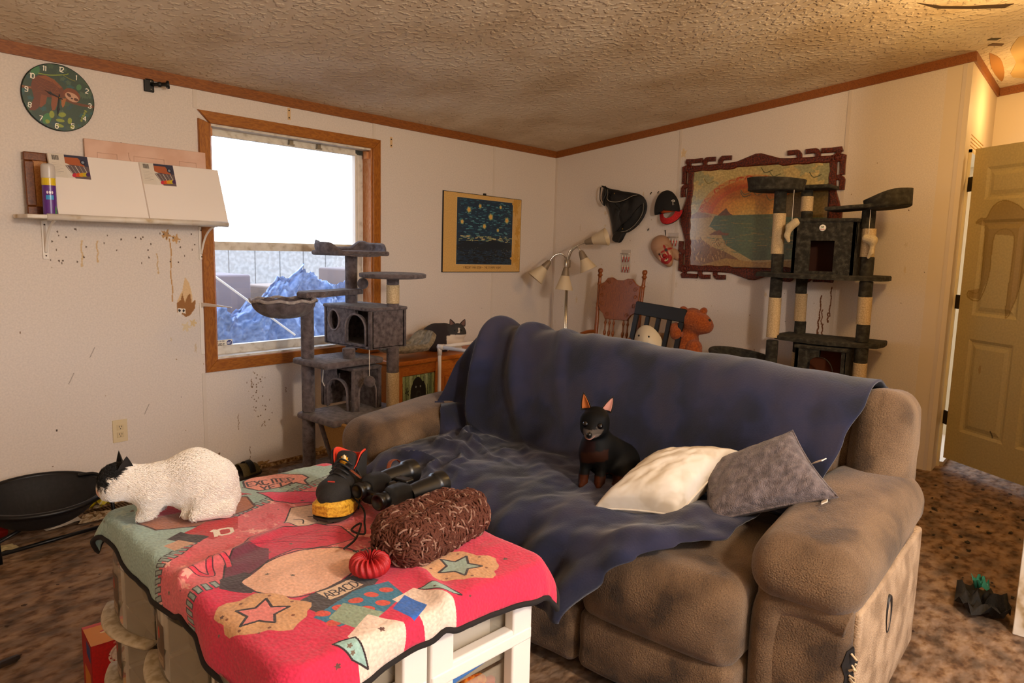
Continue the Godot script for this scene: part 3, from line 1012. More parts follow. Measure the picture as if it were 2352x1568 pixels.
func outside() -> void:
	var g := mb()
	bx(g, -9, 3, -1.0, -0.6, -12, -0.14)
	struct(part(g, "ground_outside", nmat([0.3, "504a44", 0.7, "6a645c"], 0.02, 0.5)))
	# porch: deck roof boards and post seen at the top left of the window
	var roof := thing("porch_roof", "weathered pinkish porch roof boards above the window outside", "porch roof", Vector3(-2.9, 2.3, -1.2))
	for k in 7:
		var b := mb()
		bx(b, -1.4 + k * 0.2, -1.21 + k * 0.2, 0, 0.03, -1.0, 1.0)
		part(b, "plank", nmat([0.3, "8a7468", 0.7, "a89484"], 0.03, 1.5), roof)
	var b := mb()
	bx(b, -1.4, 0.0, -0.12, 0.0, -1.04, -0.96)
	part(b, "beam", nmat([0.3, "a08a7a", 0.7, "c0aca0"], 0.03, 1.5), roof)
	b = mb()
	bx(b, -3.0, -2.9, -0.6, 2.17, -2.46, -2.36)
	tag(part(b, "porch_post", nmat([0.3, "c8bcae", 0.7, "dcd2c6"], 0.03, 1.5)), "pale timber porch post standing outside the window", "post")
	var rail := thing("folding_gate", "white barred metal gate leaning outside the lower left window pane", "gate", Vector3(-3.2, -0.6, -0.45))
	for k in 5:
		b = mb(); b.tube([Vector3(-0.12 + k * 0.075, 0.0, 0), Vector3(-0.12 + k * 0.075, 1.8, 0)], 0.012, 8)
		part(b, "bar", M.white_plastic, rail)
	b = mb(); b.tube([Vector3(-0.14, 1.78, 0), Vector3(0.2, 1.8, 0)], 0.014, 8); part(b, "top_rail", M.white_plastic, rail)
	b = mb(); b.tube([Vector3(0.18, 1.8, 0), Vector3(0.75, 1.35, 0.1)], 0.007, 8); part(b, "strut", M.white_plastic, rail)
	# plastic sheeting heap, boxes, and a neighbouring fence
	var n := noise(2.2, 4, FastNoiseLite.TYPE_SIMPLEX, 5)
	var nr := noise(3.0, 4, FastNoiseLite.TYPE_SIMPLEX, 6)
	nr.fractal_type = FastNoiseLite.FRACTAL_RIDGED
	b = mb()
	b.sheet(130, 70, func(u, v):
		var x: float = lerpf(-3.55, -1.5, u)
		var top: float = 0.98 + 0.12 * sin(u * 9.0 + 0.6) + 0.1 * n.get_noise_1d(u * 4.0)
		var y: float = lerpf(-0.6, top, sin(minf(v * 1.3, 1.0) * PI / 2)) - maxf(0.0, v - 0.77) * 1.6
		var cr: float = 0.05 * nr.get_noise_2d(u * 1.6, v * 1.2) + 0.06 * n.get_noise_2d(u * 2.0, v * 2.0)
		return Vector3(x + cr * 0.5, y + cr, -0.62 - v * 0.6 + cr), 0.004)
	var film := mat("ffffff", 0.22)
	film.albedo_texture = ntex(0.03, [0.2, "35507e", 0.5, "5674a8", 0.8, "8298c0"], 5, 41)
	film.uv1_triplanar = true
	film.uv1_scale = Vector3.ONE * 1.4
	tag(part(b, "plastic_sheet", film), "crumpled blue plastic sheeting heaped outside the window", "tarp")
	var cols := ["7d6658", "74666a", "8a7464", "6c5c58"]
	var spots := [[-2.95, 1.02, -1.75, 0.5, 0.5], [-2.3, 1.1, -1.95, 0.62, 0.5], [-1.55, 1.0, -1.85, 0.6, 0.6], [-0.8, 1.15, -1.7, 0.7, 0.6]]
	for q in 4:
		var sp = spots[q]
		b = mb()
		b.rbox(Vector3(sp[3], sp[1] + 0.6, 0.5), Vector3(sp[0], (sp[1] - 0.6) / 2, sp[2]), 0.02)
		tag(part(b, "cardboard_box", mat(cols[q], 0.8)), ["tan cardboard box outside behind the white barred gate", "wide greyish carton outside in the middle of the lower pane", "tan carton outside behind the cat tree's top post", "greyish box outside nearest the right jamb"][q], "box")
	b = mb()
	for k in 24: bx(b, -7 + k * 0.42, -6.6 + k * 0.42, -0.6, 1.32, -6.04, -6.0)
	tag(part(b, "yard_fence", nmat([0.3, "8c8a88", 0.7, "a09e9c"], 0.03, 0.8)), "pale board fence far behind the window", "fence")

# ---------- sofa ----------
func puff(b: MB, size: Vector3, at: Vector3, r: float, mid: int, amount: Vector3, sd := 0) -> void:   # soft cushion: faces swell in the middle, slightly lumpy
	var h := size / 2
	var n := noise(3.0, 3, FastNoiseLite.TYPE_SIMPLEX_SMOOTH, sd + 40)
	b.rbox(size, at, r, 4, mid, func(p):
		var q: Vector3 = p / h
		var bulge := Vector3((1 - q.y * q.y) * (1 - q.z * q.z) * q.x * amount.x, (1 - q.x * q.x) * (1 - q.z * q.z) * q.y * amount.y, (1 - q.x * q.x) * (1 - q.y * q.y) * q.z * amount.z)
		return p + bulge + p.normalized() * n.get_noise_3dv(p * 2.0 + at) * (0.008 if sd < 50 else 0.002))

func sofa() -> void:
	var fab := nmat([0.2, "4a3826", 0.33, "695238", 0.45, "796147", 0.6, "856c51", 0.78, "927759"], 0.008, 1.0, 0.96, 0.3, 0.3, 0.0, 6, 12)
	fab.detail_enabled = true
	fab.detail_blend_mode = BaseMaterial3D.BLEND_MODE_MUL
	fab.detail_albedo = ntex(0.28, [0.2, "7a7068", 0.42, "d8d0c8", 0.8, "ffffff"], 3, 8, 1024)
	fab.rim_enabled = true
	fab.rim = 0.3
	fab.rim_tint = 0.6
	M.sofa = fab
	var light := nmat([0.25, "8a7054", 0.5, "a98d6e", 0.75, "b89c7c"], 0.01, 1.2, 0.95, 0.4, 0.25)
	var t := thing("sofa", "brown microfibre three-seat reclining sofa with padded arms, stained and torn at the right front corner", "sofa", Vector3(-2.85, 0, 2.4))
	var o := Vector3(2.85, 0, -2.4)                       # world to sofa
	var zs := [1.62, 2.14, 2.66, 3.18]
	for k in 3:
		var z0: float = zs[k] + 0.003; var z1: float = zs[k + 1] - 0.003
		var b := mb(true)
		puff(b, Vector3(0.5, 0.2, z1 - z0), Vector3(-3.15, 0.135, (z0 + z1) / 2) + o, 0.035, 8, Vector3(0.012, 0.0, 0.004), k)
		part(b, "base_panel", fab, t)
		b = mb(true)
		b.rbox(Vector3(0.3, 0.26, z1 - z0), Vector3(-3.24, 0.345, (z0 + z1) / 2) + o, 0.05, 4, 10, func(p):
			var q: Vector3 = p / Vector3(0.15, 0.13, (z1 - z0) / 2)
			return p + Vector3(-0.045 * (1 - q.z * q.z * q.z * q.z) * (1 - q.y * q.y * 0.7) if p.x < 0 else 0.0, 0, 0))
		part(b, "footrest", fab, t)
		b = mb(true)
		puff(b, Vector3(0.7, 0.16, z1 - z0), Vector3(-3.03, 0.385, (z0 + z1) / 2) + o, 0.06, 10, Vector3(0.0, 0.03, 0.004), k + 5)
		part(b, "seat_cushion", fab, t)
		b = mb(true)
		b.xf = Transform3D(Basis(Vector3.BACK, 0.2).rotated(Vector3.BACK, -0.4), Vector3(-2.615, 0.665, (z0 + z1) / 2) + o)
		puff(b, Vector3(0.24, 0.54, z1 - z0 + (0.0 if k == 0 else 0.06)), Vector3.ZERO, 0.09, 10, Vector3(0.03, 0.0, 0.0), k + 9)
		part(b, "backrest", fab, t)
	var b := mb(true)
	puff(b, Vector3(0.2, 0.84, 1.72), Vector3(-2.5, 0.48, 2.46) + o, 0.08, 6, Vector3(0.02, 0.0, 0.0), 20)
	part(b, "back_shell", fab, t)
	for s in 2:                                           # wings at both ends of the back
		b = mb(true)
		var zc: float = [1.64, 3.325][s]
		b.xf = Transform3D(Basis(Vector3.BACK, -0.16), Vector3(-2.54, 0.65, zc) + o)
		puff(b, Vector3(0.27, 0.55, 0.17), Vector3.ZERO, 0.075, 8, Vector3(0.02, 0.0, 0.015), 30 + s)
		part(b, "wing", fab, t)
	for s in 2:
		var zc: float = [1.48, 3.32][s]
		var side: float = [-1.0, 1.0][s]
		b = mb(true)                                      # arm body, bevelled front
		puff(b, Vector3(0.78, 0.46, 0.25), Vector3(-2.92, 0.27, zc) + o, 0.03, 6, Vector3(0.01, 0.0, 0.01), 50 + s)
		part(b, "arm", fab, t)
		b = mb(true)                                      # thick pad rolled over the front
		b.rbox(Vector3(0.86, 0.17, 0.29), Vector3(-2.92, 0.545, zc) + o, 0.075, 5, 12, func(p):
			var q: Vector3 = p / Vector3(0.43, 0.085, 0.145)
			var dip := 0.018 * sin(q.x * 2.4 + 0.6) - 0.05 * maxf(0.0, -q.x - 0.72) * (1.0 if p.y > 0 else 0.5)
			return p + Vector3(0, 0.022 * (1 - q.z * q.z) * (1 if p.y > 0 else 0) + dip, 0.012 * (1 - q.x * q.x) * signf(p.z)))
		part(b, "arm_pad", fab, t)
		b = mb(true)                                      # roll beneath the pad and down the inner front edge
		b.tube(bend([Vector3(-3.275, 0.06, zc - side * 0.085), Vector3(-3.275, 0.2, zc - side * 0.088), Vector3(-3.275, 0.36, zc - side * 0.088), Vector3(-3.275, 0.425, zc - side * 0.07), Vector3(-3.275, 0.445, zc), Vector3(-3.275, 0.44, zc + side * 0.09), Vector3(-3.275, 0.435, zc + side * 0.118)], 5).map(func(p): return p + o), 0.052, 14)
		part(b, "arm_roll", fab, t)
		b = mb(true)
		puff(b, Vector3(0.8, 0.42, 0.03), Vector3(-2.88, 0.25, zc + side * 0.125) + o, 0.012, 6, Vector3(0, 0, 0.012), 60 + s)
		part(b, "side_panel", light, t, "paler outer side panel")
	# recliner release cup on the right side, torn front corner
	b = mb(true)
	b.xf = Transform3D(Basis(Vector3.RIGHT, PI / 2).rotated(Vector3.BACK, 0.25), Vector3(-2.98, 0.345, 3.466) + o)
	b.smooth_lathe([Vector2(0.0, -0.002), Vector2(0.018, -0.001), Vector2(0.026, 0.003), Vector2(0.03, 0.006), Vector2(0.032, -0.006)], 20)
	for i in b.P.size(): b.P[i].y = (b.P[i].y - 0.345) * 1.9 + 0.345
	part(b, "release_cup", mat("1c1612", 0.5), t, "dark oval recliner release cup")
	b = mb()
	b.xf = Transform3D(Basis(Vector3(0.75, 0, 0.65).normalized(), Vector3.UP, Vector3(-0.65, 0, 0.75).normalized()), Vector3(-3.29, 0.31, 3.443) + o)
	b.extrude(PackedVector2Array([Vector2(-0.012, 0.05), Vector2(0.008, 0.06), Vector2(0.012, 0.03), Vector2(0.022, 0.02), Vector2(0.012, -0.01), Vector2(0.02, -0.05), Vector2(0.0, -0.035), Vector2(-0.015, -0.07), Vector2(-0.012, -0.02), Vector2(-0.024, 0.01)]), 0.006)
	part(b, "torn_hole", mat("17110d", 0.9), t, "dark ragged tear in the fabric")
	b = mb()
	for i in 9:
		var p := Vector3(-3.305 + rng.randf() * 0.03, 0.27 + rng.randf() * 0.09, 3.448)
		b.tube([p + o, p + o + Vector3(-0.006, rng.randfn() * 0.012, 0.008 + rng.randf() * 0.01)], 0.003, 5)
	part(b, "torn_threads", mat("c9b08c", 0.95), t, "pale stuffing threads")
	sofa_blanket()
	pillow("white_pillow", "stained cream white pillow lying tilted on the sofa seat beside the small black dog", [Vector3(-3.287, 0.53, 2.641), Vector3(-3.195, 0.545, 2.895), Vector3(-2.87, 0.70, 2.955), Vector3(-2.99, 0.655, 2.70)], 0.19, nmat([0.25, "b8a890", 0.4, "d2c6b4", 0.7, "dcd2c4"], 0.008, 1.6, 0.85), "pillow")
	var grey := nmat([0.25, "4a4142", 0.5, "64595a", 0.75, "7a6e6e"], 0.03, 2.2, 0.95, 0.4, 0.2)
	grey.rim_enabled = true
	grey.rim = 0.4
	pillow("grey_pillow", "grey brown velvet throw pillow propped against the right arm behind the white pillow", [Vector3(-3.155, 0.535, 2.976), Vector3(-3.03, 0.672, 3.318), Vector3(-2.87, 0.805, 3.125), Vector3(-2.93, 0.64, 2.85)], 0.11, grey, "pillow")
	var tag_b := mb()
	var gp := get_node("grey_pillow") as Node3D
	for q in [[Vector3(-2.95, 0.745, 3.235), 0.9], [Vector3(-3.06, 0.66, 3.29), 0.3]]:
		tag_b = mb()
		tag_b.xf = Transform3D(Basis(Vector3.UP, q[1]).rotated(Vector3.RIGHT, -0.6), q[0])
		tag_b.box(Vector3(0.06, 0.003, 0.018))
		part(tag_b, "torn_lining", mat("e0d6c8", 0.9), gp, "white lining showing at the seam")

func pillow(called: String, label: String, c: Array, thick: float, m: Material, cat: String) -> void:
	var t := thing(called, label, cat)
	var up: Vector3 = (c[1] - c[0]).cross(c[2] - c[1]).normalized()
	if up.y < 0: up = -up
	var n := noise(6.0, 3, FastNoiseLite.TYPE_SIMPLEX_SMOOTH, called.length())
	var f := func(u: float, v: float, s: float) -> Vector3:
		var pinch := 0.07
		var uu := 0.5 + (u - 0.5) * (1.0 - pinch * (1.0 - pow(absf(2 * v - 1), 2.0)) * 1.0)
		var vv := 0.5 + (v - 0.5) * (1.0 - pinch * (1.0 - pow(absf(2 * u - 1), 2.0)) * 1.0)
		var p: Vector3 = c[0].lerp(c[1], uu).lerp(c[3].lerp(c[2], uu), vv)
		var e := (1.0 - pow(absf(2 * u - 1), 2.6)) * (1.0 - pow(absf(2 * v - 1), 2.6))
		var wr := n.get_noise_2d(u + s, v) * 0.007 * minf(1.0, e * 4.0)
		return p + up * s * (thick * 0.5 * pow(e, 0.45) + wr + 0.001)
	var b := mb(true)
	var flip: bool = (c[1] - c[0]).cross(c[3] - c[0]).dot(up) < 0
	for s in [1.0, -1.0]:
		if (s > 0) != flip: b.grid(28, 28, func(u, v): return f.call(u, v, s))
		else: b.grid(28, 28, func(u, v): return f.call(v, u, s))
	part(b, "cover", m, t)
	b = mb(true)                                          # seam piping round the edge
	var path := []
	for e in 4:
		for i in 14:
			var k := i / 14.0
			path.append(f.call([k, 1.0, 1.0 - k, 0.0][e], [0.0, k, 1.0, 1.0 - k][e], 1.0))
	b.tube(path, 0.0035, 6, true)
	part(b, "seam", m, t)

func prof(v: float) -> Vector2:                          # the sofa's inner outline under the blanket: behind, over the back, along the seat, down the front
	var P := [Vector2(-2.385, 0.6), Vector2(-2.385, 0.9), Vector2(-2.46, 0.965), Vector2(-2.57, 0.995), Vector2(-2.69, 0.955), Vector2(-2.785, 0.82), Vector2(-2.835, 0.66), Vector2(-2.885, 0.555), Vector2(-2.97, 0.528), Vector2(-3.15, 0.516), Vector2(-3.32, 0.505), Vector2(-3.41, 0.455), Vector2(-3.455, 0.36), Vector2(-3.462, 0.2)]
	var x := clampf(v, 0, 1) * (P.size() - 1)
	var i := mini(int(x), P.size() - 2)
	return P[i].cubic_interpolate(P[i + 1], P[maxi(i - 1, 0)], P[mini(i + 2, P.size() - 1)], x - i)

func at_v(tab: Array, v: float) -> float:                # piecewise linear table of Vector2(v, value)
	for i in tab.size() - 1:
		if v <= tab[i + 1].x:
			var k: float = (v - tab[i].x) / (tab[i + 1].x - tab[i].x)
			k = clampf(k, 0, 1)
			return lerpf(tab[i].y, tab[i + 1].y, k * k * (3 - 2 * k))
	return tab[-1].y

func sofa_blanket() -> void:
	var step := 1.0 / 13.0
	var zl := [Vector2(0, 1.66), Vector2(2 * step, 1.63), Vector2(4 * step, 1.59), Vector2(5 * step, 1.55), Vector2(6.4 * step, 1.53), Vector2(7.4 * step, 1.55), Vector2(8.4 * step, 1.64), Vector2(13 * step, 1.64)]
	var zr := [Vector2(0, 3.3), Vector2(3 * step, 3.3), Vector2(4.2 * step, 3.3), Vector2(5 * step, 3.265), Vector2(6 * step, 3.215), Vector2(7 * step, 3.13), Vector2(8 * step, 3.08), Vector2(9.5 * step, 3.08), Vector2(10.2 * step, 2.98), Vector2(11 * step, 2.9), Vector2(11.6 * step, 2.83), Vector2(12.6 * step, 2.71), Vector2(1.0, 2.69)]
	var n := noise(1.0, 3, FastNoiseLite.TYPE_SIMPLEX_SMOOTH, 4)
	var n2 := noise(1.0, 2, FastNoiseLite.TYPE_SIMPLEX_SMOOTH, 9)
	var pos := func(u: float, vv: float) -> Vector3:
		var v := vv * 0.965
		var z := lerpf(at_v(zl, v), at_v(zr, v), u)
		var q := prof(v)
		var d := (prof(minf(v + 0.004, 1.0)) - prof(maxf(v - 0.004, 0.0))).normalized()
		var nr := Vector2(d.y, -d.x) * 1.0               # towards the room and up
		if nr.x > 0.0 and v > 0.3: nr = -nr
		if v <= 0.3: nr = Vector2(d.y, -d.x)
		if v < 0.1: nr = Vector2(1, 0)
		var leftness := clampf((2.25 - z) / 0.8, 0, 1)
		var back := smoothstep(0.12, 0.3, v) * (1.0 - smoothstep(0.52, 0.6, v))
		var seat := smoothstep(0.52, 0.62, v)
		# hanging folds on the left of the back, fanning out downwards
		var zz := (z - 1.42) * (1.0 - 0.35 * clampf((v - 0.25) / 0.3, 0, 1)) + n2.get_noise_2d(z * 1.5, v * 3.0) * 0.06
		var ridge := pow(0.5 + 0.5 * sin(zz * 34.0), 2.6)
		var h := back * (0.012 + 0.09 * ridge * leftness + 0.022 * (n.get_noise_2d(z * 2.4, v * 2.5) + 0.4))
		# bunched, diagonal folds on the left of the seat
		var dg := z * 0.8 + q.x * 1.25
		var r2 := pow(0.5 + 0.5 * sin(dg * 30.0 + n.get_noise_2d(z * 3, q.x * 3) * 7.0), 2.2)
		h += seat * (0.012 + 0.05 * r2 * clampf((2.2 - z) / 0.5, 0.0, 1.0) * smoothstep(0.0, 0.12, u) * (1.0 - smoothstep(0.9, 1.0, v) * 0.3) + 0.02 * (n.get_noise_2d(z * 4.0, q.x * 4.0) + 0.5))
		# crumpled ridge along the right edge by the pillows
		var rr := smoothstep(0.78, 0.93, u) * smoothstep(0.56, 0.72, v)
		var roll := (u - 0.9) / 0.1
		h += rr * (0.035 * (1.0 - roll * roll) + 0.02 * sin(v * 46.0 + u * 9.0) * (1.0 - absf(roll)) + 0.012)
		# long fold down the front drape
		var fr := smoothstep(0.8, 0.88, v)
		h += fr * (0.02 + 0.03 * sin((z + (v - 0.85) * 1.2) * 27.0) * smoothstep(2.3, 2.6, z) + 0.012 * sin(z * 40.0))
		h = maxf(h, 0.004)
		if z < 1.7 and v < 8.2 * step and q.y + nr.y * h < 0.66:      # it lies over the rear of the left arm
			var on_arm := smoothstep(1.69, 1.6, z)
			return Vector3(q.x + nr.x * h, lerpf(q.y + nr.y * h, 0.655, on_arm), z)
		return Vector3(q.x + nr.x * h, q.y + nr.y * h - (1.0 - seat) * (0.012 + 0.03 * smoothstep(2.2, 3.3, z)), z)
	var b := mb()
	b.sheet(170, 190, func(u, v): return pos.call(1.0 - u, v), 0.008)
	var m := nmat([0.28, "080b1c", 0.42, "0f142e", 0.52, "181e3c", 0.62, "24253f", 0.8, "2b283b"], 0.007, 0.9, 0.95, 0.15, 0.3, 0.0, 4, 17)
	m.rim_enabled = true
	m.rim = 0.35
	m.rim_tint = 0.5
	var o := part(b, "throw_blanket", m)
	tag(o, "navy blue fleece blanket draped over the sofa's back and seat", "blanket")

# ---------- drawer carts under the printed blanket ----------
var TB := Transform3D(Basis(Vector3.UP, deg_to_rad(-4.9)), Vector3(-4.21, 0, 2.40))   # the block of carts; x towards the sofa, z towards the viewer
const TOP := 0.672

func tp(x: float, y: float, z: float) -> Vector3: return TB * Vector3(x, y, z)

func carts() -> void:
	M.clear_plastic = mat(Color(0.74, 0.69, 0.60, 0.30), 0.28)
	M.clear_plastic.transparency = BaseMaterial3D.TRANSPARENCY_ALPHA
	M.frost = mat(Color(0.86, 0.80, 0.72, 0.55), 0.3)
	M.frost.transparency = BaseMaterial3D.TRANSPARENCY_ALPHA
	M.lip = nmat([0.25, "9c8a68", 0.5, "b8a98c", 0.8, "cabca2"], 0.02, 3.0, 0.5)
	var spec := [[-0.16, -0.265, "white framed clear drawer cart nearest the window wall, with a red marked label"], [-0.16, 0.04, "middle drawer cart of the row facing the left wall"], [-0.16, 0.345, "drawer cart at the near left corner of the blanket covered block"], [0.145, 0.345, "white framed drawer cart at the near right corner, beside the sofa front"]]
	for i in 4:
		var s = spec[i]
		var t := thing("drawer_cart", s[2], "drawer cart", tp(s[0], 0, s[1]), deg_to_rad(-4.9), "clear drawer carts under the pink blanket")
		var w := 0.298; var d := 0.298; var hgt := 0.655
		for sx in [-1.0, 1.0]:
			for sz in [-1.0, 1.0]:
				var b := mb(true)
				b.rbox(Vector3(0.062, hgt, 0.03), Vector3(sx * (d / 2 - 0.031), hgt / 2, sz * (w / 2 - 0.015)), 0.006)
				part(b, "post", M.white_plastic, t)
		for y in [0.03, 0.305, 0.497, 0.635]:
			for sz in [-1.0, 1.0]:
				var b := mb(true)
				b.rbox(Vector3(d - 0.1, 0.042, 0.03), Vector3(0, y, sz * (w / 2 - 0.017)), 0.006)
				part(b, "rail", M.white_plastic, t)
				b = mb(true)
				b.rbox(Vector3(d - 0.004, 0.03, 0.014), Vector3(0, y - 0.004, sz * (w / 2 - 0.005)), 0.005)
				part(b, "ledge", M.white_plastic, t)
		var b := mb(true)
		b.rbox(Vector3(d, 0.018, w), Vector3(0, hgt + 0.001, 0), 0.008)
		part(b, "top_panel", M.white_plastic, t)
		for k in 3:
			var y0 := 0.1 + k * 0.167
			if k == 2: y0 = 0.434
			var hh := 0.155
			b = mb()
			var x1 := d / 2 - 0.01
			var hw := w / 2 - 0.036
			bx(b, -d / 2, x1, y0, y0 + 0.003, -hw, hw)
			bx(b, -d / 2, x1, y0, y0 + hh, -hw, -hw + 0.003)
			bx(b, -d / 2, x1, y0, y0 + hh, hw - 0.003, hw)
			bx(b, x1 - 0.003, x1, y0, y0 + hh, -hw, hw)
			var dr := part(b, "drawer", M.clear_plastic, t)
			b = mb()
			b.sheet(16, 6, func(u, v): return Vector3(-d / 2 - 0.012 - 0.034 * (1 - pow(2 * u - 1, 2)), y0 + v * hh, (u - 0.5) * (w - 0.03)), 0.003)
			part(b, "drawer_front", M.clear_plastic, dr)
			b = mb(true)
			var path := []
			for j in 15:
				var u := j / 14.0
				path.append(Vector3(-d / 2 - 0.02 - 0.04 * (1 - pow(2 * u - 1, 2)), y0 + 0.004, (u - 0.5) * (w - 0.03)))
			b.tube(path, 0.02, 10, false, 0.38)
			part(b, "handle_lip", M.lip, dr)
			if k > 0:
				var p := Pic.new(96, 128, "5d4c3c")
				p.poly([Vector2(0, 0), Vector2(0.18, 0), Vector2(0.18, 0.8), Vector2(0, 0.8)], "cfc4b4")
				p.ell(Vector2(0.52, 0.28), Vector2(0.09, 0.14), "c8321e")
				p.poly([Vector2(0.2, 0.72), Vector2(0.9, 0.72), Vector2(0.9, 0.95), Vector2(0.2, 0.95)], "9a8468")
				p.line([Vector2(0.28, 0.82), Vector2(0.8, 0.82)], 0.03, "3a2c20")
				p.grain(0.1, 0.15)
				b = mb()
				b.grid(6, 2, func(u, v):
					var uu: float = 0.2 + u * 0.3
					return Vector3(-d / 2 - 0.0135 - 0.034 * (1 - pow(2 * uu - 1, 2)), y0 + 0.03 + (1 - v) * 0.1, (uu - 0.5) * (w - 0.03)))
				part(b, "label", pic(p.im, 0.4), dr)
	# what shows through the drawers
	for q in [[-0.265, 0.437, "dark clothes in the top drawer of the cart nearest the window wall"], [-0.265, 0.27, "dark clothes in the middle drawer of the cart nearest the window wall"], [0.04, 0.437, "dark clothes in the top drawer of the middle cart"], [0.04, 0.27, "dark clothes in the middle drawer of the middle cart"]]:
		var c := mb(true)
		c.rbox(Vector3(0.24, 0.11, 0.2), Vector3(0, 0.057, 0), 0.03, 3, 6)
		var cl := part(c, "folded_clothes", nmat([0.3, "2a211a", 0.6, "4a3c2e", 0.8, "5c4c3a"], 0.03, 6.0, 0.9))
		tag(cl, q[2], "clothes")
		cl.transform = TB * Transform3D(Basis(), Vector3(-0.16, q[1], q[0]))
	var b := mb(true)
	b.rbox(Vector3(0.17, 0.1, 0.19), Vector3(0.0, 0.05, 0.0), 0.008)
	var o := part(b, "white_carton", mat("e6dccf", 0.7))
	tag(o, "white carton inside the top drawer of the near right cart", "box")
	o.transform = TB * Transform3D(Basis(), Vector3(0.13, 0.439, 0.345))
	b = mb(true)
	b.rbox(Vector3(0.13, 0.035, 0.02), Vector3.ZERO, 0.008)
	o = part(b, "blue_marker_pack", mat("3c6fae", 0.5))
	tag(o, "blue pack leaning against the carton in the near right cart", "pack")
	o.transform = TB * Transform3D(Basis(Vector3.BACK, 0.12), Vector3(0.12, 0.457, 0.452))
	b = mb(true)
	b.rbox(Vector3(0.07, 0.14, 0.03), Vector3.ZERO, 0.012)
	o = part(b, "snack_packet", nmat([0.3, "c84a18", 0.55, "e8842c", 0.8, "f0b050"], 0.03, 5.0, 0.4))
	tag(o, "orange snack packet in the middle drawer of the near right cart", "packet")
	o.transform = TB * Transform3D(Basis(Vector3.BACK, -0.2), Vector3(0.15, 0.345, 0.44))
	b = mb(true)
	b.rbox(Vector3(0.04, 0.1, 0.02), Vector3.ZERO, 0.006)
	o = part(b, "card", mat("d9d2c0", 0.6))
	tag(o, "cream card standing left of the orange snack packet", "card")
	o.transform = TB * Transform3D(Basis(Vector3.BACK, 0.1), Vector3(0.085, 0.325, 0.445))
	b = mb(true)
	b.rbox(Vector3(0.03, 0.06, 0.02), Vector3.ZERO, 0.008)
	o = part(b, "red_lighter", mat("c43a34", 0.4))
	tag(o, "small red piece right of the orange snack packet in the drawer", "lighter")
	o.transform = TB * Transform3D(Basis(Vector3.BACK, -0.1), Vector3(0.205, 0.365, 0.445))
	for k in 4:
		b = mb(true)
		b.rbox(Vector3(0.2, 0.012, 0.2), Vector3(0, 0, 0), 0.003)
		o = part(b, "paper_pad", mat(["b99468", "a98050", "c4a67c", "9a7648"][k], 0.8))
		tag(o, ["top", "second", "third", "bottom"][k] + " brown paper pad of the pile in the near left cart's top drawer", "paper pad", "paper pads in a drawer")
		o.transform = TB * Transform3D(Basis(Vector3.UP, 0.1 * k), Vector3(-0.15, 0.5 - k * 0.0165, 0.345))
	table_blanket()

func cloth(a: float, b: float) -> Vector3:               # blanket point for pattern place (a, b), in the block's frame
	var x0 := -0.322; var x1 := 0.305; var z0 := -0.432; var z1 := 0.512
	var c := Vector2(clampf(a, x0 + 0.03, x1 - 0.03), clampf(b, z0 + 0.03, z1 - 0.03))
	var d := Vector2(a, b) - c
	var l := d.length() - 0.03
	var n := cn.get_noise_2d(a * 1.6, b * 1.6)
	var lift := 0.006 * cn.get_noise_2d(a * 3.0 + 9.0, b * 3.0) + 0.004
	# soft creases across the top
	lift += 0.012 * exp(-pow((b + 0.05 + a * 0.35 + 0.02 * n) / 0.018, 2.0)) * smoothstep(0.1, -0.25, a)
	lift += 0.014 * exp(-pow((a - 0.02 + (b - 0.5) * 0.3) / 0.02, 2.0)) * smoothstep(0.3, 0.5, b)
	if l <= 0: return Vector3(a, TOP + lift, b)
	var dir := d.normalized()
	var corner := absf(dir.x * dir.y) * 2.0
	var along := a * dir.y * dir.y + b * dir.x * dir.x
	var out := 0.026 * (1.0 - exp(-l / 0.026))
	var wave := (0.006 * sin(along * 26.0 + 1.0) + 0.012 * n + corner * 0.02) * smoothstep(0.02, 0.1, l)
	var q := c + dir * (0.03 + out + wave)
	return Vector3(q.x, TOP + lift - (l - out * 0.8), q.y)

var cn: FastNoiseLite

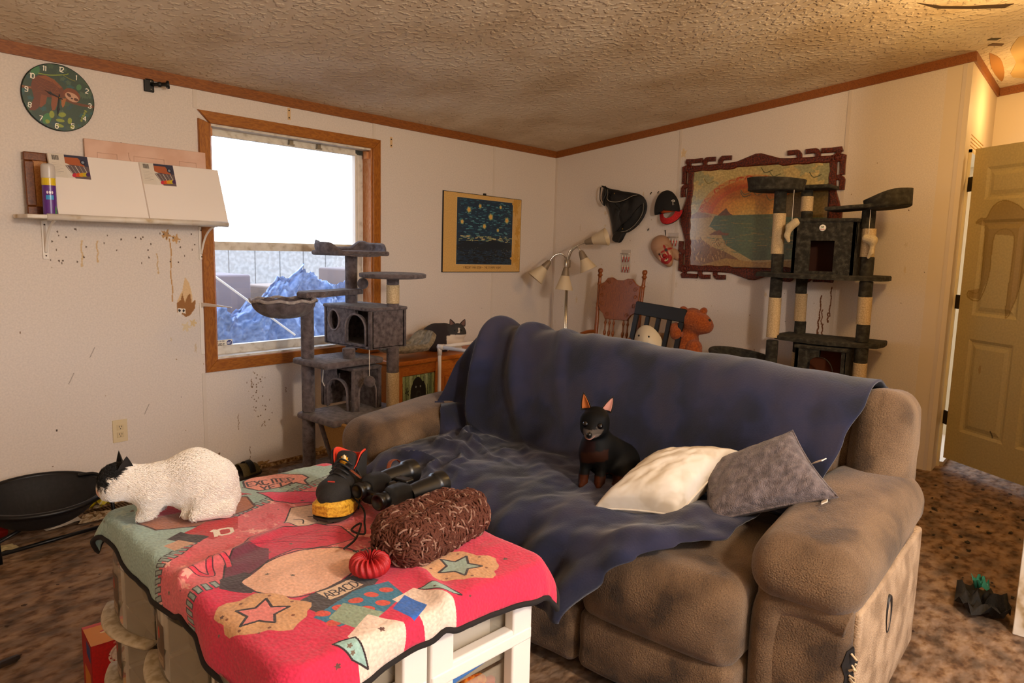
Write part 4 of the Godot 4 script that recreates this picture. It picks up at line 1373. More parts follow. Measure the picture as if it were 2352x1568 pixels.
func table_blanket() -> void:
	cn = noise(2.0, 3, FastNoiseLite.TYPE_SIMPLEX_SMOOTH, 14)
	var a0 := -0.445; var a1 := 0.395; var b0 := -0.52; var b1 := 0.605
	var hem := func(u: float, v: float) -> Vector2:
		var a := lerpf(a0 + 0.045 * (1.0 - v) + 0.008 * sin(v * 14.0), a1 + 0.006 * sin(v * 10.0), u)
		var b := lerpf(b0 + 0.006 * sin(u * 9.0), b1 + 0.012 * sin(u * 7.0 + 1.0) - 0.012 * u, v)
		return Vector2(a, b)
	var p := Pic.new(1024, 1370, "c92448")
	var S := func(a: float, b: float) -> Vector2: return Vector2((a - a0 + 0.01) / (a1 - a0 + 0.02), (b - b0 + 0.02) / (b1 - b0 + 0.04))
	var pts := func(l: Array) -> Array: return l.map(func(q): return S.call(q[0], q[1]))
	var ink := "2c2022"
	# salmon middle band
	p.poly(pts.call([[-0.5, 0.15], [-0.28, 0.146], [0.1, 0.24], [0.42, 0.312], [0.42, -0.6], [-0.5, -0.6]]), "d2626a")
	var r := RandomNumberGenerator.new()
	r.seed = 5
	for i in 260:
		var c: Vector2 = S.call(r.randf_range(-0.45, 0.4), r.randf_range(-0.3, 0.3))
		p.ell(c, Vector2(r.randf_range(0.008, 0.022), r.randf_range(0.004, 0.012)), ["e2938a", "c84a54", "d9596a", "e8a89c", "b8404e"][i % 5], r.randf() * 3, 0.3)
	p.poly(pts.call([[-0.5, 0.15], [-0.28, 0.146], [0.1, 0.24], [0.42, 0.312], [0.42, 0.7], [-0.5, 0.7]]), "c92448")
	# teal corner with its zip line
	var z1 := [[-0.5, 0.06], [-0.4, 0.0], [-0.298, -0.05], [-0.201, -0.125], [-0.064, -0.213], [0.049, -0.244], [0.175, -0.279], [0.42, -0.36]]
	p.poly(pts.call(z1 + [[0.42, -0.7], [-0.5, -0.7]]), "93ada6")
	for i in 120:
		p.ell(S.call(r.randf_range(-0.45, 0.4), r.randf_range(-0.55, -0.25)), Vector2(0.02, 0.012), ["9cb6b0", "8aa49c", "a3b8a8"][i % 3], 0.0, 0.3)
	p.poly(pts.call([[0.2, -0.6], [0.42, -0.6], [0.42, -0.36], [0.28, -0.4]]), "d83a55")
	for line in [z1.map(func(q): return Vector2(q[0], q[1])), [Vector2(-0.46, 0.15), Vector2(-0.28, 0.148), Vector2(0.1, 0.24), Vector2(0.41, 0.31)]]:
		for i in line.size() - 1:
			var n := int((line[i + 1] - line[i]).length() / 0.017)
			for j in n:
				var c: Vector2 = line[i].lerp(line[i + 1], (j + 0.5) / n)
				var d: Vector2 = (line[i + 1] - line[i]).normalized()
				var o := Vector2(-d.y, d.x) * 0.014
				p.line([S.call(c.x - o.x, c.y - o.y), S.call(c.x + o.x, c.y + o.y)], 0.016, "3a3a3c")
				p.line([S.call(c.x - o.x * 0.8, c.y - o.y * 0.8), S.call(c.x + o.x * 0.8, c.y + o.y * 0.8)], 0.010, "8d9c98")
	# speech bubble
	var bub := pts.call([[0.012, -0.372], [0.03, -0.425], [0.085, -0.45], [0.15, -0.425], [0.192, -0.375], [0.19, -0.335], [0.168, -0.318], [0.158, -0.276], [0.138, -0.315], [0.085, -0.31], [0.03, -0.33]])
	p.poly(bub, "dd8f80")
	p.line(bub, 0.007, ink, true)
	var e1: Vector2 = S.call(0.034, -0.412); var e2: Vector2 = S.call(0.171, -0.368)
	p.text("EXCITED", e1, (e2 - e1) / 7.0, Vector2(-0.012, 0.03), 0.0065, "3c2428")
	e1 = S.call(0.05, -0.358); e2 = S.call(0.137, -0.33)
	p.text("YET?", e1, (e2 - e1) / 4.0, Vector2(-0.012, 0.028), 0.0065, "3c2428")
	# plain patches in place of the printed figures
	var hat := pts.call([[0.02, -0.316], [0.07, -0.27], [0.12, -0.24], [0.2, -0.17], [0.19, -0.13], [0.112, -0.121], [0.05, -0.165], [0.022, -0.22]])
	p.poly(hat, "d9305a"); p.line(hat, 0.005, ink, true)
	var dough := pts.call([[0.03, -0.14], [0.1, -0.115], [0.14, -0.06], [0.1, -0.02], [0.06, 0.02], [-0.01, -0.01], [-0.03, -0.06]])
	p.poly(dough, "d9b8a0"); p.line(dough, 0.004, ink, true)
	for k in 3: p.curve(pts.call([[0.0 + k * 0.035, -0.07 + k * 0.01], [0.015 + k * 0.035, -0.05], [0.005 + k * 0.035, -0.03 + k * 0.01]]), 0.004, ink)
	var brown := pts.call([[-0.3, -0.29], [-0.2, -0.32], [-0.08, -0.34], [-0.02, -0.29], [-0.03, -0.22], [-0.1, -0.19], [-0.2, -0.18], [-0.28, -0.22]])
	p.poly(brown, "a5684c"); p.line(brown, 0.006, "4a2a20", true)
	p.poly(pts.call([[-0.3, -0.3], [-0.24, -0.37], [-0.12, -0.39], [-0.03, -0.36], [0.0, -0.3], [-0.08, -0.33], [-0.2, -0.31]]), "b8283a")
	p.poly(pts.call([[-0.24, -0.16], [-0.17, -0.19], [-0.1, -0.17], [-0.13, -0.1], [-0.2, -0.08]]), "b42a30")
	p.poly(pts.call([[-0.28, -0.15], [-0.24, -0.17], [-0.2, -0.1], [-0.24, -0.08]]), "33282a")
	p.poly(pts.call([[-0.3, -0.11], [-0.26, -0.13], [-0.24, -0.08], [-0.29, -0.07]]), "c69a80")
	e1 = S.call(-0.19, -0.135)
	p.text("10", e1, Vector2(0.045, 0.008), Vector2(-0.015, 0.035), 0.01, "e6dcd0")
	var wave := pts.call([[-0.24, 0.08], [-0.2, 0.03], [-0.14, -0.02], [-0.05, -0.03], [0.03, -0.01], [0.06, 0.06], [0.05, 0.14], [-0.02, 0.13], [-0.09, 0.1], [-0.16, 0.12], [-0.22, 0.16], [-0.27, 0.14]])
	p.poly(wave, "c2304c")
	p.poly(pts.call([[-0.24, 0.08], [-0.2, 0.03], [-0.16, 0.0], [-0.13, 0.06], [-0.16, 0.12], [-0.22, 0.16], [-0.27, 0.14]]), "6a2c40")
	p.poly(pts.call([[-0.29, 0.17], [-0.27, 0.13], [-0.22, 0.13], [-0.2, 0.19], [-0.25, 0.23]]), "3a2a30")
	for k in 5: p.curve(pts.call([[-0.16 + k * 0.03, 0.02], [-0.09 + k * 0.03, 0.04], [-0.03 + k * 0.025, 0.1]]), 0.003, "8a2038")
	p.line(wave, 0.004, ink, true)
	var cream := pts.call([[-0.245, 0.17], [-0.16, 0.125], [-0.07, 0.115], [-0.01, 0.15], [0.005, 0.22], [-0.05, 0.285], [-0.12, 0.315], [-0.2, 0.3], [-0.24, 0.24]])
	p.poly(cream, "dba98e"); p.curve(cream, 0.005, ink, true)
	var tagp := pts.call([[-0.155, 0.315], [-0.075, 0.312], [-0.068, 0.352], [-0.15, 0.36]])
	p.poly(pts.call([[-0.21, 0.33], [-0.155, 0.31], [-0.06, 0.3], [-0.03, 0.35], [-0.07, 0.38], [-0.19, 0.42]]), "3c302e")
	p.poly(tagp, "cfb294")
	p.text("AB4CD", S.call(-0.15, 0.325), Vector2(0.0185, -0.0005), Vector2(0.0, 0.022), 0.0035, ink)
	p.poly(pts.call([[-0.21, 0.4], [-0.1, 0.36], [-0.02, 0.37], [-0.03, 0.44], [-0.1, 0.47], [-0.19, 0.46]]), "2c6f8e")
	for k in 9: p.ell(S.call(-0.19 + (k % 5) * 0.036, 0.4 + (k / 5) * 0.04), Vector2(0.016, 0.01), "c84a3a", 0.4)
	p.poly(pts.call([[-0.19, 0.42], [-0.14, 0.39], [-0.1, 0.47], [-0.17, 0.5]]), "8a9c84")
	p.poly(pts.call([[-0.2, 0.5], [-0.13, 0.46], [-0.09, 0.52], [-0.1, 0.61], [-0.2, 0.61]]), "dcc4b4")
	p.poly(pts.call([[-0.06, 0.44], [0.0, 0.43], [0.03, 0.52], [0.02, 0.6], [-0.05, 0.6]]), "dcc4b4")
	p.poly(pts.call([[-0.08, 0.47], [-0.03, 0.44], [-0.02, 0.5], [-0.07, 0.53]]), "2a62b8")
	for q in [[-0.2, 0.53], [0.035, 0.47]]:
		var leaf := pts.call([[q[0] - 0.03, q[1] - 0.03], [q[0] + 0.01, q[1] - 0.02], [q[0] + 0.02, q[1] + 0.05], [q[0] - 0.01, q[1] + 0.02]])
		p.poly(leaf, "8fb0a8"); p.line(leaf, 0.004, ink, true)
	# iced star biscuits
	for q in [[-0.272, 0.318, "d87a74", 0.3], [0.135, 0.415, "8fa398", 0.75]]:
		p.ell(S.call(q[0], q[1]), Vector2(0.095, 0.068), "c9976a", 0.4, 0.08)
		var st := []
		for i in 10:
			var rr := 0.052 if i % 2 == 0 else 0.026
			var an: float = TAU * i / 10 + q[3]
			st.append(S.call(q[0] + cos(an) * rr, q[1] + sin(an) * rr))
		p.poly(st, q[2]); p.line(st, 0.006, ink, true)
		for i in 7: p.ell(S.call(q[0] + cos(i * 0.9) * 0.062, q[1] + sin(i * 0.9) * 0.062), Vector2(0.004, 0.003), "7a4a30")
	p.curve(pts.call([[-0.31, 0.04], [-0.28, 0.1], [-0.265, 0.06], [-0.24, 0.01], [-0.225, 0.05], [-0.235, 0.09]]), 0.018, "4a2030")
	p.curve(pts.call([[-0.31, 0.04], [-0.28, 0.1], [-0.265, 0.06], [-0.24, 0.01], [-0.225, 0.05], [-0.235, 0.09]]), 0.012, "d63a50")
	for i in 40:                                         # soiling
		p.ell(S.call(r.randf_range(-0.4, 0.35), r.randf_range(-0.5, 0.58)), Vector2(0.004, 0.003) * r.randf_range(0.6, 1.6), ["5a3a34", "6a5a4c"][i % 2], 0, 0.3)
	p.grain(0.08, 0.1)
	var m := pic(p.im, 0.95)
	m.rim_enabled = true
	m.rim = 0.35
	m.rim_tint = 0.7
	m.heightmap_enabled = true
	m.heightmap_texture = ntex(0.2, [], 3, 7)
	m.heightmap_scale = 0.15
	var t := thing("printed_blanket", "pink and teal printed fleece blanket with black binding covering the drawer carts", "blanket")
	t.transform = TB
	var b := mb()
	b.sheet(90, 120, func(u, v):
		var q: Vector2 = hem.call(u, 1.0 - v)
		return cloth(q.x, q.y), 0.006, func(u, v):
			var q: Vector2 = hem.call(u, 1.0 - v)
			return S.call(q.x, q.y))
	part(b, "fleece", m, t)
	b = mb(true)
	var path := []
	for e in 4:
		var n := [90, 120, 90, 120][e] as int
		for i in n:
			var k := float(i) / n
			var q: Vector2 = hem.call([k, 1.0, 1.0 - k, 0.0][e], [0.0, k, 1.0, 1.0 - k][e])
			path.append(cloth(q.x, q.y) + Vector3(0, -0.003, 0))
	b.tube(path, 0.0065, 6, true)
	part(b, "binding", mat("16100f", 0.9), t)

# ---------- grey plush cat tree by the window ----------
func slab(b: MB, x0: float, x1: float, y0: float, y1: float, z0: float, z1: float, r := 0.014) -> void:
	b.rbox(Vector3(x1 - x0, y1 - y0, z1 - z0), Vector3((x0 + x1) / 2, (y0 + y1) / 2, (z0 + z1) / 2), r, 3)

func post(t: Node3D, called: String, m: Material, x: float, z: float, y0: float, y1: float, r := 0.037) -> void:
	var b := mb(true)
	b.lathe([Vector2(r - 0.004, y0), Vector2(r, y0 + 0.004), Vector2(r, y1 - 0.004), Vector2(r - 0.004, y1)], 18)
	for i in b.P.size(): b.P[i] += Vector3(x, 0, z)
	part(b, called, m, t)

func sisal(t: Node3D, x: float, z: float, y0: float, y1: float, r := 0.037) -> void:      # rope wound round a post
	var b := mb(true)
	var pr := []
	var n := int((y1 - y0) / 0.006)
	for i in n + 1:
		pr.append(Vector2(r + 0.0005, lerpf(y0, y1, float(i) / n)))
		if i < n: pr.append(Vector2(r + 0.0028, lerpf(y0, y1, (i + 0.5) / n)))
	b.lathe(pr, 18)
	for i in b.P.size(): b.P[i] += Vector3(x, 0, z)
	part(b, "sisal_wrap", M.sisal, t, "pale sisal rope wrapping")

func wallpanel(t: Node3D, poly: PackedVector2Array, o: Vector3, x: Vector3, called := "panel", m = null) -> void:     # a padded board standing at o, along x, with its face on x cross up
	var b := mb()
	b.xf = Transform3D(Basis(x, Vector3.UP, x.cross(Vector3.UP)), o)
	b.extrude(poly, 0.022, 0.0015, -0.022)
	part(b, called, m if m != null else M.plush, t)

func arc2(c: Vector2, r: Vector2, a0: float, a1: float, n: int) -> Array:
	var q := []
	for i in n + 1:
		var a := lerpf(a0, a1, float(i) / n)
		q.append(c + Vector2(cos(a) * r.x, sin(a) * r.y))
	return q

func cat_tree_grey() -> void:
	var plight0 := nmat([0.3, "6e6466", 0.7, "867b7c"], 0.03, 3.0, 0.95)
	var t := thing("cat_tree", "grey plush cat tree with basket and cubby boxes in front of the window", "cat tree")
	var b := mb(true); slab(b, -2.92, -2.36, 0.0, 0.03, 0.16, 0.68); part(b, "base", M.plush, t)
	post(t, "post", M.plush, -2.83, 0.36, 0.03, 0.36); post(t, "post", M.plush, -2.83, 0.36, 0.4, 0.68); post(t, "post", M.plush, -2.83, 0.36, 0.715, 1.075)
	post(t, "post", M.plush, -2.45, 0.27, 0.715, 0.77); post(t, "post", M.plush, -2.45, 0.27, 1.0, 1.31)
	post(t, "post", M.plush, -2.66, 0.52, 0.715, 0.775)
	post(t, "post", M.plush, -2.405, 0.61, 0.03, 0.385); sisal(t, -2.405, 0.61, 0.385, 0.612); post(t, "post", M.plush, -2.405, 0.61, 0.612, 0.775)
	post(t, "post", M.plush, -2.405, 0.61, 1.003, 1.03); sisal(t, -2.405, 0.61, 1.03, 1.14); post(t, "post", M.plush, -2.405, 0.61, 1.14, 1.18)
	b = mb(true); slab(b, -2.875, -2.34, 0.355, 0.395, 0.3, 0.66, 0.018); part(b, "platform", M.plush, t)
	b = mb(true); slab(b, -2.885, -2.47, 0.678, 0.715, 0.28, 0.61, 0.016); part(b, "platform", M.plush, t)
	# irregular top plank
	b = mb()
	b.xf = Transform3D(Basis(Vector3.RIGHT, Vector3.FORWARD, Vector3.UP), Vector3(0, 1.07, 0))
	b.extrude(PackedVector2Array([Vector2(-2.9, -0.46), Vector2(-2.78, -0.47), Vector2(-2.74, -0.44), Vector2(-2.42, -0.34), Vector2(-2.38, -0.3), Vector2(-2.37, -0.24), Vector2(-2.42, -0.2), Vector2(-2.6, -0.26), Vector2(-2.86, -0.31), Vector2(-2.91, -0.38)]), 0.032, 0.008)
	part(b, "platform", M.plush, t)
	# round perch
	b = mb(true)
	b.smooth_lathe([Vector2(0.0, 1.178), Vector2(0.1, 1.178), Vector2(0.185, 1.182), Vector2(0.196, 1.196), Vector2(0.187, 1.21), Vector2(0.1, 1.214), Vector2(0.0, 1.215)], 32)
	for i in b.P.size(): b.P[i] += Vector3(-2.405, 0, 0.61)
	part(b, "round_perch", M.plush, t)
	# top bed: flat floor, low front lip, wavy raised back and ends
	b = mb(true); slab(b, -2.645, -2.255, 1.305, 1.335, 0.13, 0.41, 0.014); part(b, "bed_floor", M.plush, t)
	b = mb()
	var rim := func(u: float, v: float) -> Vector3:
		var a := u * TAU
		var sx := signf(cos(a)) * pow(absf(cos(a)), 0.6) * 0.195
		var sz := signf(sin(a)) * pow(absf(sin(a)), 0.6) * 0.142
		var c := absf(cos(a))
		var backness := smoothstep(0.7, -0.1, sin(a))
		var hgt := lerpf(0.01 + 0.06 * pow(c, 3.0), 0.048 + 0.04 * smoothstep(0.25, 0.7, c) - 0.012 * smoothstep(0.8, 1.0, c), backness)
		var k := sin(v * PI)
		return Vector3(-2.45 + sx * (1.0 + 0.05 * v), 1.31 + hgt * minf(v * 1.05, 1.0), 0.27 + sz * (1.0 + 0.06 * v)) + Vector3(cos(a), 0, sin(a)) * 0.012 * k
	b.sheet(64, 6, func(u, v): return rim.call(1.0 - u, v), 0.02)
	part(b, "bed_rim", M.plush, t)
	# upper cubby: faces -x (round hole and arch), faces +z plain
	var L := 0.44; var H := 0.235; var R := 0.0
	var o := Vector3(-2.59, 0.768, 0.19)
	var cx := 0.093; var cr := Vector2(0.052, 0.062); var cy := 0.148
	var p1 := [Vector2(0, 0), Vector2(cx, 0)] + arc2(Vector2(cx, cy), cr, -PI / 2, -PI * 1.5, 12) + [Vector2(cx, H), Vector2(0, H)]
	var a0 := 0.205; var a1 := 0.395
	var p2 := [Vector2(cx, 0), Vector2(a0, 0), Vector2(a0, 0.022), Vector2(a0, 0.11)] + arc2(Vector2((a0 + a1) / 2, 0.11), Vector2((a1 - a0) / 2, 0.088), PI, PI * 0.5, 8) + [Vector2((a0 + a1) / 2, H), Vector2(cx, H)] + arc2(Vector2(cx, cy), cr, PI / 2, -PI / 2, 12)
	var p3 := [Vector2((a0 + a1) / 2, H), Vector2((a0 + a1) / 2, 0.198)] + arc2(Vector2((a0 + a1) / 2, 0.11), Vector2((a1 - a0) / 2, 0.088), PI * 0.5, 0.0, 8) + [Vector2(a1, 0.0), Vector2(L, 0), Vector2(L, H)]
	for q in [p1, p2, p3]: wallpanel(t, PackedVector2Array(q), o, Vector3.BACK, "cubby_face")
	wallpanel(t, PackedVector2Array([Vector2(a0, 0), Vector2(a1, 0), Vector2(a1, 0.022), Vector2(a0, 0.022)]), o, Vector3.BACK, "cubby_sill")
	wallpanel(t, PackedVector2Array([Vector2(0, 0), Vector2(0.27, 0), Vector2(0.268, H), Vector2(0, H)]), Vector3(-2.59, 0.768, 0.63), Vector3.RIGHT, "cubby_side")
	wallpanel(t, PackedVector2Array([Vector2(0, 0), Vector2(0.27, 0), Vector2(0.27, H), Vector2(0, H)]), Vector3(-2.32, 0.768, 0.19), Vector3.LEFT, "cubby_side")
	wallpanel(t, PackedVector2Array([Vector2(0, 0), Vector2(L, 0), Vector2(L, H), Vector2(0, H)]), Vector3(-2.32, 0.768, 0.63), Vector3.FORWARD, "cubby_back")
	for q in [Vector3(-2.584, 0.77, 0.624), Vector3(-2.584, 0.77, 0.196), Vector3(-2.326, 0.77, 0.624)]:
		b = mb(true); b.tube([q, q + Vector3(0, 0.23, 0)], 0.012, 10); part(b, "corner_edge", M.plush, t)
	b = mb(true)
	b.tube(([Vector2(a0, 0.022)] + arc2(Vector2((a0 + a1) / 2, 0.11), Vector2((a1 - a0) / 2, 0.088), PI, 0.0, 14) + [Vector2(a1, 0.022)]).map(func(q): return o + Vector3(-0.001, q.y, q.x)), 0.006, 8); part(b, "arch_edge", plight0, t)
	b = mb(true)
	b.tube(arc2(Vector2(cx, cy), cr, 0, TAU, 24).map(func(q): return o + Vector3(-0.001, q.y, q.x)), 0.006, 8); part(b, "hole_edge", plight0, t)
	b = mb(true); slab(b, -2.6, -2.312, 0.99, 1.012, 0.18, 0.642, 0.01); part(b, "cubby_top", M.plush, t)
	b = mb(true); slab(b, -2.59, -2.32, 0.765, 0.785, 0.19, 0.63, 0.008); part(b, "cubby_floor", M.plush, t)
	# lower cubby with two arches
	for q in [[Vector3(-2.655, 0.395, 0.24), Vector3.BACK, 0.31], [Vector3(-2.655, 0.395, 0.55), Vector3.RIGHT, 0.21]]:
		var w: float = q[2]
		var k0 := w * 0.2; var k1 := w * 0.82
		var m := (k0 + k1) / 2
		var top := 0.095
		var h2 := 0.245
		var left := [Vector2(0, 0), Vector2(k0 * 0.9, 0)] + arc2(Vector2(m, top), Vector2((k1 - k0) / 2, 0.085), PI, PI / 2, 8) + [Vector2(m, h2), Vector2(0.008, h2)]
		var right := [Vector2(m, h2), Vector2(m, top + 0.085)] + arc2(Vector2(m, top), Vector2((k1 - k0) / 2, 0.085), PI / 2, 0, 8) + [Vector2(k1 * 1.02, 0), Vector2(w, 0), Vector2(w - 0.004, h2)]
		wallpanel(t, PackedVector2Array(left), q[0], q[1], "lower_cubby_face")
		wallpanel(t, PackedVector2Array(right), q[0], q[1], "lower_cubby_face")
		b = mb(true)
		var qx: Vector3 = q[1]; var qo: Vector3 = q[0]
		b.tube(([Vector2(k0, 0.0)] + arc2(Vector2(m, top), Vector2((k1 - k0) / 2, 0.085), PI, 0.0, 12) + [Vector2(k1, 0.0)]).map(func(w): return qo + qx * w.x + Vector3.UP * w.y), 0.006, 8); part(b, "arch_edge", plight0, t)
	for q in [Vector3(-2.649, 0.4, 0.544), Vector3(-2.649, 0.4, 0.246), Vector3(-2.451, 0.4, 0.544)]:
		b = mb(true); b.tube([q, q + Vector3(0, 0.24, 0)], 0.011, 10); part(b, "corner_edge", M.plush, t)
	wallpanel(t, PackedVector2Array([Vector2(0, 0), Vector2(0.21, 0), Vector2(0.21, 0.245), Vector2(0, 0.245)]), Vector3(-2.445, 0.395, 0.24), Vector3.LEFT, "lower_cubby_side")
	wallpanel(t, PackedVector2Array([Vector2(0, 0), Vector2(0.31, 0), Vector2(0.31, 0.245), Vector2(0, 0.245)]), Vector3(-2.445, 0.395, 0.55), Vector3.FORWARD, "lower_cubby_back")
	b = mb(true); slab(b, -2.662, -2.438, 0.635, 0.656, 0.233, 0.557, 0.01); part(b, "lower_cubby_top", M.plush, t)
	# sisal scratching ramp with plush edges
	b = mb(true)
	b.xf = Transform3D(Basis(Vector3(0.34, -0.94, -0.06).normalized(), Vector3(0.94, 0.34, 0.0).normalized(), Vector3(0, 0.0, 1.0)), Vector3(-2.745, 0.19, 0.58))
	var bs := b.xf.basis.orthonormalized()
	b.xf.basis = bs
	b.rbox(Vector3(0.4, 0.02, 0.24), Vector3.ZERO, 0.006, 2)
	var rm := mat("ffffff", 0.95)
	rm.albedo_texture = ntex(0.05, [0.3, "b98a4a", 0.7, "d8aa68"], 3, 4)
	rm.uv1_triplanar = true
	rm.uv1_scale = Vector3(3, 3, 14)
	rm.heightmap_enabled = true
	rm.heightmap_texture = ntex(0.12, [], 2, 3)
	rm.heightmap_scale = 0.3
	part(b, "scratch_ramp", rm, t)
	b = mb(true)
	b.xf = Transform3D(bs, Vector3(-2.755, 0.19, 0.58))
	b.rbox(Vector3(0.42, 0.03, 0.03), Vector3(0, 0, 0.135), 0.01, 2)
	part(b, "ramp_edge", M.plush, t)
	b = mb(true)
	b.xf = Transform3D(bs, Vector3(-2.755, 0.19, 0.58))
	b.rbox(Vector3(0.42, 0.03, 0.03), Vector3(0, 0, -0.135), 0.01, 2)
	part(b, "ramp_edge", M.plush, t)
	# soft basket hung on a wire ring
	b = mb()
	b.sheet(72, 12, func(u, v):
		var a: float = -u * TAU
		var k: float = sin(v * PI / 2)
		var gather := 1.0 + 0.035 * sin(a * 15.0 + sin(a * 4.0)) * smoothstep(0.2, 0.8, v)
		var rr: float = lerpf(0.02, 0.165, pow(k, 0.75)) * gather
		return Vector3(-3.03 + cos(a) * rr, 0.965 + 0.098 * pow(v, 1.6) + 0.006 * sin(a * 11.0) * v, 0.44 + sin(a) * rr), 0.008)
	part(b, "basket", M.plush, t)
	b = mb(true)
	var ring := []
	for i in 48:
		var a := TAU * i / 48
		ring.append(Vector3(-3.03 + cos(a) * 0.172, 1.064 + 0.005 * sin(a * 9.0), 0.44 + sin(a) * 0.172))
	b.tube(ring, 0.009, 8, true)
	var plight := nmat([0.3, "8d8482", 0.7, "b3aaa6"], 0.03, 3.0, 0.95)
	part(b, "basket_rim", plight, t, "pale fraying rim")
	# hanging pompoms
	for q in [[Vector3(-2.47, 1.14, 0.41), 1.31], [Vector3(-2.618, 0.59, 0.655), 0.775]]:
		b = mb(true); b.ball(Vector3.ONE * 0.034, q[0], 18); part(b, "pompom", M.plush, t)
		b = mb(); b.tube([q[0] + Vector3(0, 0.03, 0), Vector3(q[0].x, q[1], q[0].z)], 0.0022, 5); part(b, "string", M.white_plastic, t)
	b = mb(); b.tube([Vector3(-2.68, 0.64, 0.3), Vector3(-2.69, 0.55, 0.3), Vector3(-2.675, 0.52, 0.3)], 0.004, 5); part(b, "loose_string", M.white_plastic, t)

# ---------- cabinet, cat bed, pipe frame, lamp, chairs, bear ----------
func corner_things() -> void:
	var t := thing("sideboard", "orange oak sideboard with a dog print set in its door, under the window wall poster", "cabinet")
	var b := mb(); bx(b, -2.2, -1.15, 0.0, 0.6, 0.02, 0.40); part(b, "body", M.oak, t)
	b = mb(true); slab(b, -2.225, -1.125, 0.6, 0.63, 0.005, 0.44, 0.008); part(b, "top", M.oak, t)
	for q in [[-2.2, -2.155, 0.02, 0.6], [-1.86, -1.8, 0.02, 0.6], [-1.5, -1.44, 0.02, 0.6], [-1.2, -1.15, 0.02, 0.6]]:
		b = mb(); bx(b, q[0], q[1], q[2], q[3], 0.4, 0.415); part(b, "stile", wood("a05010", "b86a20", Vector3(8, 1.5, 8), 0.4), t)
	for q in [[-2.155, -1.86], [-1.8, -1.5], [-1.44, -1.2]]:
		b = mb(); bx(b, q[0], q[1], 0.53, 0.6, 0.4, 0.413); part(b, "rail", M.oak, t)
		b = mb(); bx(b, q[0], q[1], 0.02, 0.07, 0.4, 0.413); part(b, "rail", M.oak, t)
	for q in [[-1.8, -1.5], [-1.44, -1.2]]:
		b = mb()
		b.extrude(PackedVector2Array([Vector2(q[0] + 0.04, 0.12), Vector2(q[1] - 0.04, 0.12), Vector2(q[1] - 0.04, 0.48), Vector2(q[0] + 0.04, 0.48)]), 0.012, 0.008, 0.4)
		part(b, "door_panel", M.oak, t)
	# print of a black dog before a board fence
	var p := Pic.new(256, 256, "8f9a68")
	var r := RandomNumberGenerator.new(); r.seed = 4
	for i in 9:
		var x := i / 8.5 - 0.03
		p.poly([Vector2(x, 0), Vector2(x + 0.11, 0), Vector2(x + 0.105, 1), Vector2(x + 0.005, 1)], ["9aa672", "86925e", "a8b080", "7c8858"][i % 4])
		p.line([Vector2(x, 0), Vector2(x + 0.005, 1)], 0.014, "24281c")
		for k in 4: p.curve([Vector2(x + r.randf() * 0.1, r.randf()), Vector2(x + 0.05, r.randf()), Vector2(x + r.randf() * 0.1, r.randf())], 0.006, "3a402a")
	for k in 7: p.line([Vector2(0.85 + r.randf_range(-0.1, 0.1), 1.0), Vector2(0.8 + r.randf_range(-0.15, 0.2), r.randf() * 0.5)], 0.012, "20241a")
	for k in 5: p.line([Vector2(0.15, 0.25), Vector2(0.15 + 0.06 * cos(k * 0.9 + 3.2), 0.25 + 0.08 * sin(k * 0.9 + 3.2))], 0.02, "1c2018")
	p.line([Vector2(0.15, 0.25), Vector2(0.17, 1.0)], 0.02, "4a5238")
	p.ell(Vector2(0, -0.36) + Vector2(0.5, 0.85), Vector2(0.17, 0.3), "0e0f0e")
	p.ell(Vector2(0, -0.36) + Vector2(0.47, 0.56), Vector2(0.17, 0.17), "121312")
	p.ell(Vector2(0, -0.36) + Vector2(0.33, 0.62), Vector2(0.075, 0.15), "090a09", 0.2); p.ell(Vector2(0, -0.36) + Vector2(0.66, 0.6), Vector2(0.07, 0.14), "090a09", -0.25)
	p.ell(Vector2(0, -0.36) + Vector2(0.5, 0.69), Vector2(0.08, 0.09), "2a2c2a"); p.ell(Vector2(0, -0.36) + Vector2(0.51, 0.66), Vector2(0.045, 0.03), "050505")
	p.ell(Vector2(0, -0.36) + Vector2(0.42, 0.54), Vector2(0.02, 0.016), "9a9a90"); p.ell(Vector2(0, -0.36) + Vector2(0.56, 0.54), Vector2(0.02, 0.016), "9a9a90")
	p.curve([Vector2(0.48, 0.45), Vector2(0.5, 0.55), Vector2(0.55, 0.62)], 0.012, "55584f")
	p.curve([Vector2(0.58, 0.65), Vector2(0.58, 0.8), Vector2(0.6, 0.95)], 0.012, "7a7c70")
	p.grain(0.1, 0.12)
	b = mb()
	bx(b, -2.153, -1.862, 0.08, 0.522, 0.4, 0.408)
	part(b, "dog_print", pic(p.im, 0.35), t, "printed panel of a black dog in front of a green board fence")
	# curved plush tray at the left end of the cabinet
	b = mb()
	b.sheet(48, 10, func(u, v):
		var a: float = -u * TAU
		var rr := pow(v, 0.8)
		var px := signf(cos(a)) * pow(absf(cos(a)), 0.6) * 0.215 * rr
		var pz := signf(sin(a)) * pow(absf(sin(a)), 0.6) * 0.125 * rr
		var end := smoothstep(0.1, 0.215, px)
		return Vector3(-2.02 + px, 0.672 + 0.03 * smoothstep(0.75, 1.0, v) + 0.075 * end, 0.3 + pz), 0.03)
	tag(part(b, "cat_bed", nmat([0.25, "6a5c46", 0.5, "8a7a60", 0.8, "a3937a"], 0.02, 2.5, 0.95, 0.3, 0.15)), "beige plush cat bed tray with curled end, left of the grey cat", "cat bed")
	# white plastic pipe frame
	t = thing("pipe_frame", "white plastic pipe frame standing in front of the sideboard", "frame")
	var pv := mat("ddd3c8", 0.4)
	b = mb(true); b.tube([Vector3(-1.88, 0.0, 0.475), Vector3(-1.88, 0.68, 0.475)], 0.0125, 12); part(b, "upright", pv, t)
	b = mb(true); b.tube([Vector3(-1.87, 0.705, 0.475), Vector3(-1.2, 0.705, 0.475)], 0.0125, 12); part(b, "pipe", pv, t)
